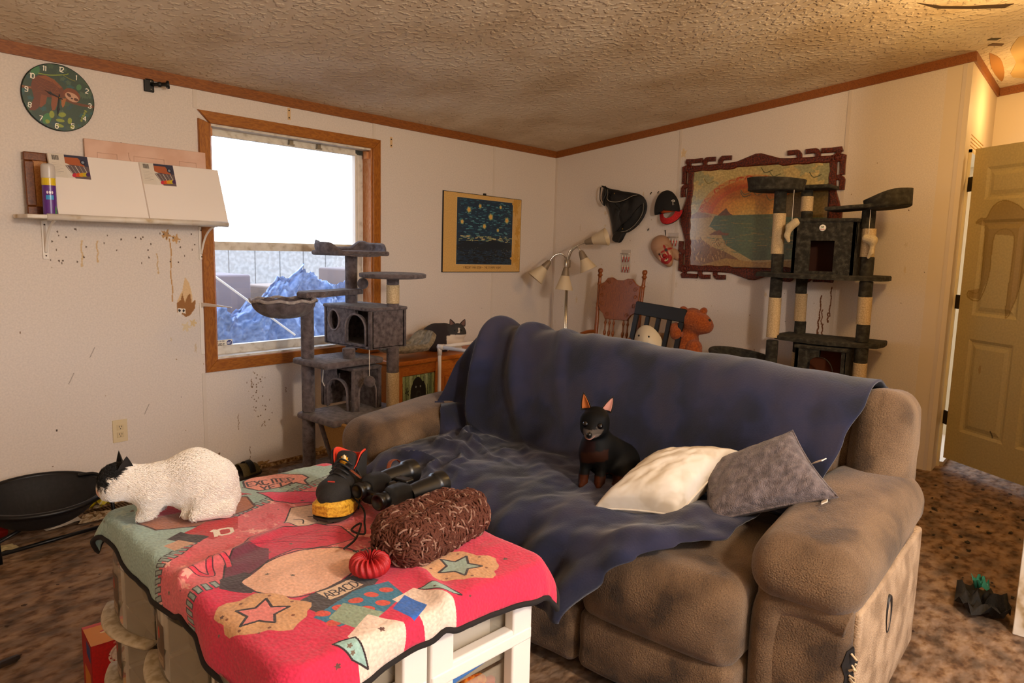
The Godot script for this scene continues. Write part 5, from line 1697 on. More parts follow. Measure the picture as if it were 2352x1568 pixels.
	b = mb(true); b.tube([Vector3(-1.88, 0.705, 0.485), Vector3(-1.88, 0.705, 1.05)], 0.0125, 12); part(b, "pipe", pv, t)
	b = mb(true); b.tube([Vector3(-1.2, 0.0, 0.475), Vector3(-1.2, 0.69, 0.475)], 0.0125, 12); part(b, "upright", pv, t)
	b = mb(true)
	b.tube([Vector3(-1.88, 0.65, 0.475), Vector3(-1.88, 0.722, 0.475)], 0.0165, 12)
	b.tube([Vector3(-1.893, 0.705, 0.475), Vector3(-1.84, 0.705, 0.475)], 0.0165, 12)
	b.tube([Vector3(-1.88, 0.705, 0.465), Vector3(-1.88, 0.705, 0.515)], 0.0165, 12)
	part(b, "elbow", pv, t)
	b = mb(true); b.ball(Vector3(0.02, 0.02, 0.02), Vector3(-1.22, 0.705, 0.475), 12); part(b, "elbow", pv, t)
	floor_lamp()
	oak_chair()
	black_chair()
	bear()

func floor_lamp() -> void:
	var t := thing("floor_lamp", "chrome floor lamp with four cream cone shades on bent arms in the room corner", "floor lamp", Vector3(-0.36, 0, 0.42), deg_to_rad(-50.2))
	var shade_m := mat("d6c4a4", 0.45)
	shade_m.backlight_enabled = true
	shade_m.backlight = Color(0.25, 0.2, 0.14)
	var neck := mat("8a7a66", 0.5, 0.3)
	var b := mb(true); b.smooth_lathe([Vector2(0.0, 0.03), Vector2(0.05, 0.03), Vector2(0.13, 0.018), Vector2(0.14, 0.0)], 28); part(b, "base", M.chrome, t)
	for s in [-0.008, 0.008]:
		b = mb(true); b.tube([Vector3(s, 0.02, 0), Vector3(s * 0.6, 1.24, 0)], 0.0075, 10); part(b, "pole", M.chrome, t)
	b = mb(true); b.lathe([Vector2(0.018, 1.225), Vector2(0.024, 1.23), Vector2(0.026, 1.285), Vector2(0.02, 1.292)], 16); part(b, "hub", neck, t)
	var arms := [[Vector3(-0.005, 1.285, 0), Vector3(-0.045, 1.335, 0.01), Vector3(-0.11, 1.325, 0.015), Vector3(-0.16, 1.262, 0.02)], [Vector3(-0.01, 1.285, 0.01), Vector3(-0.014, 1.31, 0.06), Vector3(-0.018, 1.28, 0.1), Vector3(-0.02, 1.215, 0.105)], [Vector3(0.008, 1.285, 0), Vector3(0.03, 1.36, 0.02), Vector3(0.075, 1.395, 0.04), Vector3(0.108, 1.35, 0.05)], [Vector3(0.0, 1.285, -0.01), Vector3(0.015, 1.36, -0.02), Vector3(0.08, 1.41, -0.02), Vector3(0.155, 1.44, -0.01)]]
	var ends := [Vector3(-0.268, 1.128, 0.03), Vector3(-0.03, 1.045, 0.11), Vector3(0.172, 1.212, 0.06), Vector3(0.31, 1.487, 0.06)]
	for k in 4:
		b = mb(true); b.tube(bend(arms[k], 7), 0.0065, 8); part(b, "arm", M.chrome, t)
		var a: Vector3 = arms[k][3]
		var d: Vector3 = (ends[k] - a)
		var l := d.length()
		d = d / l
		var sx := d.cross(Vector3.BACK).normalized()
		var xf := Transform3D(Basis(sx, d, sx.cross(d)), a - d * 0.012)
		b = mb(true); b.xf = xf
		b.lathe([Vector2(0.006, -0.01), Vector2(0.02, 0.0), Vector2(0.034, 0.065), Vector2(0.03, 0.066)], 22); part(b, "shade_neck", neck, t)
		b = mb(); b.xf = xf
		b.sheet(30, 4, func(u, v): return Vector3(cos(u * TAU) * lerpf(0.031, 0.074, v), 0.06 + v * (l - 0.05), -sin(u * TAU) * lerpf(0.031, 0.074, v)), 0.003)
		part(b, "shade", shade_m, t)
		b = mb(true); b.xf = xf
		b.smooth_lathe([Vector2(0.012, 0.05), Vector2(0.014, 0.08), Vector2(0.028, l * 0.7), Vector2(0.022, l * 0.86), Vector2(0.0, l * 0.92)], 14); part(b, "bulb", mat("e8e2d6", 0.25), t)

func oak_chair() -> void:
	var t := thing("oak_chair", "reddish oak chair with a carved pressed back and turned posts against the right wall", "chair", Vector3(-0.3, 0, 0.865), 0.0)
	var m: StandardMaterial3D = M.chair_oak
	var lean := func(y: float) -> float: return (y - 0.45) * 0.1          # back leans to the wall
	for s in [-1.0, 1.0]:
		var pr := []
		for i in 60:
			var y := lerpf(0.44, 1.16, i / 59.0)
			var bead := 0.0
			for c in [0.5, 0.62, 0.9, 0.935, 1.1]: bead += 0.006 * exp(-pow((y - c) / 0.008, 2.0))
			pr.append(Vector2(0.0135 + bead + 0.004 * sin(clampf((y - 0.62) / 0.28, 0, 1) * PI), y))
		var b := mb(true)
		b.lathe(pr, 14)
		for i in b.P.size(): b.P[i] += Vector3(lean.call(b.P[i].y), 0, s * (0.188 + (b.P[i].y - 0.45) * 0.025))
		part(b, "post", m, t)
		b = mb(true)
		b.smooth_lathe([Vector2(0.012, 1.158), Vector2(0.02, 1.168), Vector2(0.021, 1.176), Vector2(0.015, 1.183), Vector2(0.014, 1.19), Vector2(0.021, 1.205), Vector2(0.016, 1.225), Vector2(0.0, 1.23)], 14)
		for i in b.P.size(): b.P[i] += Vector3(lean.call(b.P[i].y), 0, s * 0.206)
		part(b, "finial", m, t)
	var xf := Transform3D(Basis(Vector3.BACK, -0.1) * Basis(Vector3(0, 0, 1), Vector3(0, 1, 0), Vector3(-1, 0, 0)), Vector3(-0.06, -0.005, 0))
	var top := [Vector2(-0.185, 0.94), Vector2(-0.165, 0.895), Vector2(-0.135, 0.875), Vector2(-0.11, 0.83), Vector2(0.1, 0.83), Vector2(0.13, 0.875), Vector2(0.165, 0.895), Vector2(0.185, 0.94), Vector2(0.188, 1.11), Vector2(0.17, 1.115), Vector2(0.145, 1.13), Vector2(0.115, 1.165), Vector2(0.07, 1.165), Vector2(0.03, 1.15), Vector2(0.0, 1.15), Vector2(-0.03, 1.15), Vector2(-0.07, 1.17), Vector2(-0.115, 1.165), Vector2(-0.145, 1.13), Vector2(-0.17, 1.115), Vector2(-0.188, 1.11)]
	var b := mb(); b.xf = xf
	b.extrude(PackedVector2Array(top), 0.018, 0.004, -0.009)
	part(b, "crest_panel", m, t)
	for s in [-1.0, 1.0]:                                   # pressed scrolls
		for q in [[0.15, 1.08, 0.022], [0.155, 1.02, 0.018], [0.15, 0.95, 0.022], [0.09, 0.87, 0.02], [0.1, 1.13, 0.018]]:
			b = mb(true); b.xf = xf
			var path := []
			for i in 18:
				var a := i * 0.45
				var rr: float = q[2] * (1.0 - i / 22.0)
				path.append(Vector3(s * (q[0] + cos(a) * rr), q[1] + sin(a) * rr, 0.0095))
			b.tube(path, 0.003, 6)
			part(b, "carved_scroll", m, t)
	for k in 5:
		var pr := []
		for i in 44:
			var y := lerpf(0.47, 0.84, i / 43.0)
			var bead := 0.0
			for c in [0.53, 0.61, 0.625, 0.7, 0.715, 0.79]: bead += 0.006 * exp(-pow((y - c) / 0.009, 2.0))
			pr.append(Vector2(0.0065 + bead, y))
		b = mb(true)
		b.lathe(pr, 10)
		for i in b.P.size(): b.P[i] += Vector3(lean.call(b.P[i].y), 0, -0.112 + k * 0.04 + (0.05 if k > 2 else 0.0))
		part(b, "spindle", m, t)
	b = mb(true); b.rbox(Vector3(0.42, 0.03, 0.44), Vector3(-0.19, 0.45, 0), 0.012, 2); part(b, "seat", m, t)
	for q in [[-0.36, -0.18], [-0.36, 0.18], [-0.02, -0.18], [-0.02, 0.18]]:
		b = mb(true); b.tube([Vector3(q[0] * 1.06 + 0.01, 0, q[1] * 1.1), Vector3(q[0], 0.44, q[1])], [0.012, 0.019], 10); part(b, "leg", m, t)
	for s in [-1.0, 1.0]:
		b = mb(true); b.tube(bend([Vector3(0.02, 0.71, s * 0.205), Vector3(-0.1, 0.705, s * 0.225), Vector3(-0.22, 0.66, s * 0.225), Vector3(-0.23, 0.46, s * 0.215)], 5), 0.014, 8); part(b, "arm", m, t)

func black_chair() -> void:
	var t := thing("black_chair", "black painted slat back chair leaning in front of the oak chair, beside the teddy bear", "chair", Vector3(-0.5, 0, 1.27), deg_to_rad(4))
	var m := mat("0a0a0b", 0.45)
	var xf := Transform3D(Basis(Vector3.BACK, -0.17) * Basis(Vector3.RIGHT, 0.09) * Basis(Vector3(0, 0, 1), Vector3(0, 1, 0), Vector3(-1, 0, 0)), Vector3(0.03, 0.44, 0))
	var part_at := func(called: String, poly: Array) -> void:
		var b := mb(); b.xf = xf
		b.extrude(PackedVector2Array(poly), 0.02, 0.004, -0.01)
		part(b, called, m, t)
	part_at.call("crest_rail", [Vector2(-0.205, 0.445), Vector2(0.205, 0.445), Vector2(0.208, 0.535), Vector2(0.2, 0.545), Vector2(-0.2, 0.545), Vector2(-0.208, 0.535)])
	for s in [-1.0, 1.0]: part_at.call("stile", [Vector2(s * 0.165, 0.0), Vector2(s * 0.205, 0.0), Vector2(s * 0.205, 0.445), Vector2(s * 0.165, 0.445)])
	for k in 3:
		var x := -0.088 + k * 0.088
		part_at.call("slat", [Vector2(x - 0.017, 0.06), Vector2(x + 0.017, 0.06), Vector2(x + 0.017, 0.445), Vector2(x - 0.017, 0.445)])
	part_at.call("lower_rail", [Vector2(-0.165, 0.02), Vector2(0.165, 0.02), Vector2(0.165, 0.06), Vector2(-0.165, 0.06)])
	var b := mb(true); b.rbox(Vector3(0.38, 0.035, 0.36), Vector3(-0.19, 0.43, 0.01), 0.012, 2); part(b, "seat", m, t)
	for q in [[-0.36, -0.15], [-0.36, 0.16], [0.0, -0.15], [0.0, 0.16]]:
		b = mb(true); b.tube([Vector3(q[0], 0, q[1] * 1.05), Vector3(q[0], 0.42, q[1])], [0.013, 0.019], 8); part(b, "leg", m, t)
	# cream moulded shell with an oval opening, stood on the chair behind the slats
	t = thing("plastic_shell", "cream moulded plastic shell with a dark oval opening seen through the black chair's slats", "plastic shell", Vector3(-0.36, 0.402, 1.23))
	b = mb()
	b.sheet(36, 14, func(u, v):
		var a: float = u * TAU
		var rr: float = lerpf(1.0, 0.42, v)
		return Vector3(-0.06 - 0.07 * sin(v * PI * 0.55) + 0.02 * cos(a * 2), 0.2 + sin(a) * 0.2 * rr * (1.0 + 0.1 * sin(a)), cos(a) * 0.145 * rr + 0.02 * v), 0.006)
	part(b, "shell", mat("d8cbb0", 0.45), t)
	b = mb(true); b.rbox(Vector3(0.05, 0.36, 0.24), Vector3(0.02, 0.18, 0), 0.02, 2); part(b, "back", mat("a8805c", 0.6), t)
	for z in [-0.035, 0.05]:
		b = mb(true); b.ball(Vector3(0.006, 0.008, 0.008), Vector3(-0.13, 0.34, z), 10); part(b, "bolt_hole", M.black, t)

func bear() -> void:
	var t := thing("teddy_bear", "orange brown plush teddy bear sitting with its back to the room behind the sofa", "teddy bear", Vector3(-0.3, 0, 1.5))
	var m := nmat([0.3, "8e3f10", 0.55, "a9521a", 0.8, "bf6826"], 0.03, 4.0, 0.97, 0.5, 0.2)
	m.rim_enabled = true
	m.rim = 0.3
	var b := mb(true)
	b.nets([[Vector3(0, 0.88, 0.03), Vector3(0.0, 0.86, 0.09), 0.088, 0.078], [Vector3(-0.01, 0.52, 0.0), Vector3(0, 0.72, 0.0), 0.125, 0.085], [Vector3(0.02, 0.84, 0.12), Vector3(0.02, 0.835, 0.14), 0.05, 0.045]], 0.011, 0.05)
	part(b, "body", m, t)
	b = mb(true); b.nets([[Vector3(0, 0.945, -0.045), Vector3(0, 0.93, -0.03), 0.03, 0.034]], 0.008, 0.02); part(b, "ear", m, t)
	b = mb(true); b.nets([[Vector3(0.02, 0.95, 0.11), Vector3(0.02, 0.935, 0.1), 0.026, 0.03]], 0.008, 0.02); part(b, "ear", m, t)
	b = mb(true); b.nets([[Vector3(-0.06, 0.81, -0.07), Vector3(-0.09, 0.775, -0.045), 0.045, 0.05]], 0.01, 0.02); part(b, "arm", m, t)
	b = mb(true); b.nets([[Vector3(-0.05, 0.68, 0.08), Vector3(-0.1, 0.55, 0.1), 0.06, 0.07]], 0.01, 0.02); part(b, "arm", m, t)
	b = mb(true); b.nets([[Vector3(0.0, 0.47, 0.08), Vector3(0.02, 0.44, 0.25), 0.075, 0.06]], 0.011, 0.02); part(b, "leg", m, t)
	b = mb(true); b.ball(Vector3(0.012, 0.012, 0.012), Vector3(-0.005, 0.885, 0.167), 10); part(b, "eye", M.black, t)
	# the crate it sits on
	b = mb(true); b.rbox(Vector3(0.34, 0.4, 0.66), Vector3(-0.27, 0.2, 1.44), 0.01, 2)
	tag(part(b, "cardboard_crate", mat("8a6440", 0.85)), "brown cardboard box under the teddy bear, almost hidden by the sofa back", "box")

# ---------- dark cat tree against the painting wall ----------
func cat_tree_dark() -> void:
	var t := thing("tall_cat_tree", "tall charcoal plush cat tree with cream sisal posts standing in front of the framed seascape", "cat tree")
	var m: StandardMaterial3D = M.plush_dark
	var b := mb(true); slab(b, -0.52, -0.05, 0.0, 0.03, 2.0, 2.8); part(b, "base", m, t)
	var x := -0.33
	post(t, "post", m, x, 2.145, 0.03, 0.79, 0.04); sisal(t, x, 2.143, 0.81, 1.083, 0.04); post(t, "post", m, x, 2.143, 1.083, 1.22, 0.04)
	post(t, "post", m, x, 2.14, 1.25, 1.378, 0.04); sisal(t, x, 2.133, 1.378, 1.648, 0.04); post(t, "post", m, x, 2.129, 1.648, 1.8, 0.04)
	x = -0.14
	post(t, "post", m, x, 2.262, 0.03, 0.6, 0.038); sisal(t, x, 2.262, 0.6, 0.7, 0.038); post(t, "post", m, x, 2.262, 0.7, 0.92, 0.038); sisal(t, x, 2.255, 0.92, 1.11, 0.038); post(t, "post", m, x, 2.25, 1.11, 1.22, 0.038)
	post(t, "post", m, x, 2.25, 1.59, 1.67, 0.038); sisal(t, x, 2.245, 1.67, 1.77, 0.038); post(t, "post", m, x, 2.24, 1.77, 1.82, 0.038)
	x = -0.33
	sisal(t, x, 2.712, 0.45, 0.7, 0.04); post(t, "post", m, x, 2.712, 0.7, 0.8, 0.04); post(t, "post", m, x, 2.71, 0.835, 0.947, 0.04); sisal(t, x, 2.707, 0.947, 1.121, 0.04); post(t, "post", m, x, 2.705, 1.121, 1.22, 0.04)
	post(t, "post", m, x, 2.7, 1.25, 1.372, 0.04); sisal(t, x, 2.695, 1.372, 1.547, 0.04); post(t, "post", m, x, 2.685, 1.547, 1.66, 0.04); post(t, "post", m, x, 2.712, 0.03, 0.45, 0.04)
	# curved main shelf and lower shelf
	for q in [[1.222, 2.0, 2.79, 1.0], [0.8, 2.16, 2.8, 0.6]]:
		b = mb()
		b.xf = Transform3D(Basis(Vector3(0, 0, 1), Vector3(-1, 0, 0), Vector3.UP), Vector3(0, q[0], 0))
		var poly := [Vector2(q[1], 0.06), Vector2(q[2], 0.06), Vector2(q[2] + 0.015, 0.2)]
		for i in 13:
			var k := i / 12.0
			poly.append(Vector2(lerpf(q[2], q[1], k), 0.34 + 0.13 * sin(k * PI) * q[3]))
		poly.append(Vector2(q[1] - 0.015, 0.2))
		b.extrude(PackedVector2Array(poly), 0.032, 0.008)
		part(b, "shelf", m, t)
	# house: open square doorway at the front and a window at its left
	var o := Vector3(-0.4, 1.253, 2.255)
	var W := 0.385; var H := 0.345
	var fx := Vector3.BACK
	for q in [[Vector2(0, 0), Vector2(0.11, 0), Vector2(0.11, H), Vector2(0, H)], [Vector2(0.26, 0), Vector2(W, 0), Vector2(W, H), Vector2(0.26, H)], [Vector2(0.11, 0.215), Vector2(0.26, 0.215), Vector2(0.26, H), Vector2(0.11, H)], [Vector2(0.11, 0), Vector2(0.26, 0), Vector2(0.26, 0.02), Vector2(0.11, 0.02)]]:
		wallpanel(t, PackedVector2Array(q), o, fx, "house_front", m)
	for q in [[Vector2(0, 0), Vector2(0.3, 0), Vector2(0.3, 0.12), Vector2(0, 0.12)], [Vector2(0, 0.215), Vector2(0.3, 0.215), Vector2(0.3, H), Vector2(0, H)], [Vector2(0.0, 0.12), Vector2(0.07, 0.12), Vector2(0.07, 0.215), Vector2(0.0, 0.215)], [Vector2(0.2, 0.12), Vector2(0.3, 0.12), Vector2(0.3, 0.215), Vector2(0.2, 0.215)]]:
		wallpanel(t, PackedVector2Array(q), o + Vector3(0.3, 0, 0), Vector3.LEFT, "house_side", m)
	wallpanel(t, PackedVector2Array([Vector2(0, 0), Vector2(0.3, 0), Vector2(0.3, H), Vector2(0, H)]), o + Vector3(0, 0, W), Vector3.RIGHT, "house_side", m)
	b = mb(); bx(b, -0.122, -0.1, 1.253, 1.598, 2.255, 2.64); part(b, "house_back", mat("4a2410", 0.8), t, "bare brown inner wall")
	b = mb(true); slab(b, -0.41, -0.095, 1.585, 1.61, 2.245, 2.65, 0.012); part(b, "house_roof", m, t)
	# round emblem
	var p := Pic.new(96, 96, "eeeae0")
	p.ell(Vector2(0.5, 0.5), Vector2(0.48, 0.48), "d8d2c6"); p.ell(Vector2(0.5, 0.5), Vector2(0.43, 0.43), "f2efe8")
	p.ell(Vector2(0.4, 0.42), Vector2(0.12, 0.16), "4a7a4a"); p.ell(Vector2(0.62, 0.42), Vector2(0.1, 0.15), "6a5a4a"); p.ell(Vector2(0.4, 0.45), Vector2(0.06, 0.1), "f2efe8"); p.ell(Vector2(0.62, 0.46), Vector2(0.05, 0.08), "f2efe8")
	p.line([Vector2(0.2, 0.72), Vector2(0.8, 0.72)], 0.09, "b23a2c")
	b = mb(true)
	b.xf = Transform3D(Basis(Vector3(0, 0, 1), Vector3(-1, 0, 0), Vector3(0, -1, 0)), Vector3(-0.4, 1.55, 2.437))
	b.lathe([Vector2(0.021, 0.0), Vector2(0.021, 0.003), Vector2(0.019, 0.004)], 24)
	var cap_n := 24
	for i in b.U.size(): b.U[i] = Vector2(0.5 + (b.P[i].z - 2.437) / 0.044, 0.5 - (b.P[i].y - 1.55) / 0.044)
	part(b, "round_badge", pic(p.im, 0.4), t, "small white round badge")
	# top round perch with a raised rim
	b = mb()
	b.sheet(40, 4, func(u, v): return Vector3(-0.33 + cos(u * TAU) * lerpf(0.175, 0.19, v), 1.8 + v * 0.075 * (1.0 + 0.12 * sin(u * TAU)), 2.095 - sin(u * TAU) * lerpf(0.175, 0.19, v)), 0.02)
	part(b, "perch_rim", m, t)
	b = mb(true); b.lathe([Vector2(0.17, 1.795), Vector2(0.18, 1.8), Vector2(0.18, 1.815), Vector2(0.17, 1.82)], 36)
	for i in b.P.size(): b.P[i] += Vector3(-0.33, 0, 2.095)
	part(b, "perch_floor", m, t)
	b = mb(true); slab(b, -0.24, -0.04, 1.815, 1.84, 2.17, 2.42, 0.01); part(b, "small_perch", m, t)
	# right plank and tilted bed
	b = mb(true)
	b.xf = Transform3D(Basis(Vector3.RIGHT, -0.06), Vector3(-0.33, 1.675, 2.6))
	b.rbox(Vector3(0.24, 0.024, 0.3), Vector3.ZERO, 0.01, 2); part(b, "plank", m, t)
	b = mb()
	b.xf = Transform3D(Basis(Vector3.RIGHT, -0.1), Vector3(-0.33, 1.675, 2.79))
	b.sheet(40, 5, func(u, v):
		var a: float = u * TAU
		var hgt: float = 0.055 + 0.045 * smoothstep(-1.0, 0.6, -sin(a))
		return Vector3(cos(a) * 0.13, v * hgt + 0.0, -sin(a) * 0.13 * (1.0 + 0.06 * v)), 0.022)
	part(b, "bed_rim", m, t)
	b = mb(true)
	b.xf = Transform3D(Basis(Vector3.RIGHT, -0.1), Vector3(-0.33, 1.668, 2.79))
	b.lathe([Vector2(0.12, 0.0), Vector2(0.125, 0.004), Vector2(0.125, 0.016), Vector2(0.12, 0.02)], 30); part(b, "bed_floor", m, t)
	# small cube house with a round doorway under the lower shelf
	o = Vector3(-0.42, 0.5, 2.33)
	var pl := [Vector2(0, 0), Vector2(0.05, 0)] + arc2(Vector2(0.155, 0.12), Vector2(0.085, 0.1), PI, PI / 2, 8) + [Vector2(0.155, 0.27), Vector2(0.0, 0.27)]
	var pr := [Vector2(0.155, 0.27), Vector2(0.155, 0.22)] + arc2(Vector2(0.155, 0.12), Vector2(0.085, 0.1), PI / 2, 0, 8) + [Vector2(0.26, 0), Vector2(0.31, 0), Vector2(0.31, 0.27)]
	wallpanel(t, PackedVector2Array(pl), o, fx, "cube_front", m)
	wallpanel(t, PackedVector2Array(pr), o, fx, "cube_front", m)
	for q in [[o + Vector3(0.28, 0, 0), Vector3.LEFT, 0.28], [o + Vector3(0, 0, 0.31), Vector3.RIGHT, 0.28]]:
		wallpanel(t, PackedVector2Array([Vector2(0, 0), Vector2(q[2], 0), Vector2(q[2], 0.27), Vector2(0, 0.27)]), q[0], q[1], "cube_side", m)
	b = mb(); bx(b, -0.16, -0.14, 0.5, 0.77, 2.34, 2.63); part(b, "cube_back", mat("6a3412", 0.8), t)
	b = mb(true); slab(b, -0.43, -0.13, 0.765, 0.79, 2.32, 2.65, 0.01); part(b, "cube_roof", m, t)
	# hammock hoop at the left
	b = mb()
	b.sheet(40, 8, func(u, v):
		var a: float = -u * TAU
		var rr: float = lerpf(0.03, 0.2, pow(v, 0.7))
		return Vector3(-0.36 + cos(a) * rr * 0.9, 0.66 - 0.09 * (1 - v * v) - sin(a) * rr * 0.12, 1.94 + sin(a) * rr), 0.01)
	part(b, "hammock", m, t)
	b = mb(true)
	var ring := []
	for i in 40: ring.append(Vector3(-0.36 + cos(TAU * i / 40) * 0.185, 0.662 - sin(TAU * i / 40) * 0.025, 1.94 + sin(TAU * i / 40) * 0.205))
	b.tube(ring, 0.02, 10, true); part(b, "hammock_hoop", m, t)
	# dangling cream toys
	var wool := nmat([0.3, "c8b48c", 0.7, "e0d0ac"], 0.04, 6.0, 0.95, 0.3, 0.2)
	b = mb(true); b.nets([[Vector3(-0.4, 1.585, 2.265), Vector3(-0.4, 1.555, 2.23), 0.028, 0.026], [Vector3(-0.4, 1.555, 2.23), Vector3(-0.4, 1.5, 2.215), 0.022, 0.017], [Vector3(-0.4, 1.5, 2.215), Vector3(-0.4, 1.465, 2.228), 0.016, 0.012]], 0.006, 0.015); part(b, "plush_mouse", wool, t, "cream plush mouse on a string")
	b = mb(); b.tube([Vector3(-0.4, 1.6, 2.24), Vector3(-0.4, 1.81, 2.24)], 0.002, 5); part(b, "string", M.white_plastic, t)
	b = mb(true); b.nets([[Vector3(-0.4, 1.485, 2.7), Vector3(-0.4, 1.475, 2.735), 0.026, 0.03], [Vector3(-0.4, 1.475, 2.74), Vector3(-0.4, 1.4, 2.735), 0.018, 0.013], [Vector3(-0.4, 1.4, 2.735), Vector3(-0.4, 1.37, 2.72), 0.013, 0.01]], 0.006, 0.015); part(b, "plush_mouse", wool, t, "cream plush mouse on a string")
	b = mb(); b.tube([Vector3(-0.4, 1.5, 2.71), Vector3(-0.4, 1.66, 2.71)], 0.002, 5); part(b, "string", M.white_plastic, t)

# ---------- things on the walls ----------
func card(p: Pic, b: MB, c: Array, rough := 0.5) -> StandardMaterial3D:      # picture on the quad c: bottom left, bottom right, top right, top left
	b.face(c, [Vector2(0, 1), Vector2(1, 1), Vector2(1, 0), Vector2(0, 0)])
	return pic(p.im, rough)

func wall_things() -> void:
	clock()
	poster()
	seascape()
	hat()
	cap()
	clown_mask()
	for q in [[Vector3(-0.004, 1.29, 0.765), "clear blister pack of six red and white clips hung above the oak chair"], [Vector3(-0.004, 1.43, 1.19), "clear blister pack of red and white clips half hidden behind the clown mask"]]:
		var t := thing("clip_pack", q[1], "pack", q[0], 0.0, "")
		var b := mb(true); b.rbox(Vector3(0.005, 0.19, 0.088), Vector3(-0.002, 0, 0), 0.002, 1)
		var cm := mat(Color(0.85, 0.8, 0.76, 0.35), 0.3); cm.transparency = BaseMaterial3D.TRANSPARENCY_ALPHA
		part(b, "blister", cm, t)
		b = mb(true); b.tube([Vector3(-0.012, 0.062, -0.05), Vector3(-0.012, 0.062, 0.05)], 0.003, 6); part(b, "pin", M.chrome, t)
		for k in 6:
			var c := Vector3(-0.009, 0.025 - (k / 3) * 0.085, -0.026 + (k % 3) * 0.026)
			b = mb(true); b.tube([c + Vector3(0, 0.028, -0.004), c + Vector3(0, -0.012, 0.0)], [0.002, 0.0055], 8); part(b, "clip_tip", M.white_plastic, t)
			b = mb(true); b.tube([c + Vector3(0.001, 0.01, 0.006), c + Vector3(0, -0.034, -0.002)], [0.005, 0.0028], 8); part(b, "clip_body", mat("b03024", 0.4), t)
	for q in [[0.965, 1.835, "left of the black cap, by the pirate hat's top"], [1.03, 1.84, "just above the black baseball cap"], [0.955, 1.545, "between the pirate hat and the clown mask"]]:
		var b := mb(true)
		b.tube([Vector3(0, q[1], q[0]), Vector3(-0.012, q[1] + 0.004, q[0] + 0.006), Vector3(-0.014, q[1] + 0.014, q[0] + 0.016)], 0.0035, 6)
		tag(part(b, "nail", mat("1c1512", 0.5)), "small dark nail in the wall " + q[2], "nail", "")
	# power outlet
	var t := thing("power_outlet", "cream double power outlet low on the left wall above the white cat", "outlet", Vector3(-3.727, 0.382, 0))
	var b := mb(true); b.rbox(Vector3(0.072, 0.118, 0.006), Vector3(0, 0, 0.003), 0.002, 2); part(b, "plate", mat("d9c7a0", 0.45), t)
	for y in [-0.02, 0.02]:
		b = mb(true); b.rbox(Vector3(0.034, 0.029, 0.004), Vector3(0, y, 0.0065), 0.0019, 2); part(b, "socket", mat("d2be96", 0.4), t)
		for q in [[-0.006, 0.004, 0.0025, 0.009], [0.006, 0.004, 0.0025, 0.007]]:
			b = mb(); b.box(Vector3(q[2], q[3], 0.0006), Vector3(q[0], y + q[1], 0.0087)); part(b, "slot", M.black, t)
		b = mb(); b.box(Vector3(0.004, 0.004, 0.0006), Vector3(0, y - 0.007, 0.0087)); part(b, "slot", M.black, t)
	# black camera mount
	t = thing("camera_mount", "small black swivel camera mount high on the wall right of the sloth clock", "mount", Vector3(-3.51, 2.155, 0))
	b = mb(true); b.rbox(Vector3(0.05, 0.068, 0.014), Vector3(0, 0, 0.007), 0.005, 2); part(b, "plate", M.black, t)
	b = mb(true); b.tube([Vector3(0.01, 0.004, 0.014), Vector3(0.035, 0.004, 0.05)], 0.009, 10); b.ball(Vector3.ONE * 0.014, Vector3(0.035, 0.004, 0.05), 12); part(b, "arm", M.black, t)
	b = mb(true); b.tube([Vector3(0.035, 0.004, 0.05), Vector3(0.06, 0.006, 0.062), Vector3(0.066, 0.006, 0.065)], [0.009, 0.01, 0.021], 14); b.tube([Vector3(0.066, 0.006, 0.065), Vector3(0.076, 0.007, 0.07)], [0.021, 0.019], 14); part(b, "head", M.black, t)
	for y in [-0.02, 0.02]:
		b = mb(true); b.ball(Vector3(0.004, 0.004, 0.002), Vector3(0.008, y, 0.0145), 8); part(b, "screw", M.steel, t)
	# paint chip with two screw holes above the window
	for q in [[-2.694, 2.14, "above the window"], [-1.9, 2.075, "right of the window's top corner"]]:
		b = mb(); b.box(Vector3(0.02, 0.07, 0.001), Vector3(q[0], q[1], 0.0006))
		t = thing("anchor_patch", "yellowed bracket patch with screw holes on the wall " + q[2], "patch")
		part(b, "patch", mat("d8b586", 0.7), t)
		for y in [-0.022, 0.02]:
			b = mb(true); b.ball(Vector3(0.005, 0.005, 0.001), Vector3(q[0], q[1] + y, 0.0012), 8); part(b, "screw_hole", mat("2a1a10", 0.9), t)

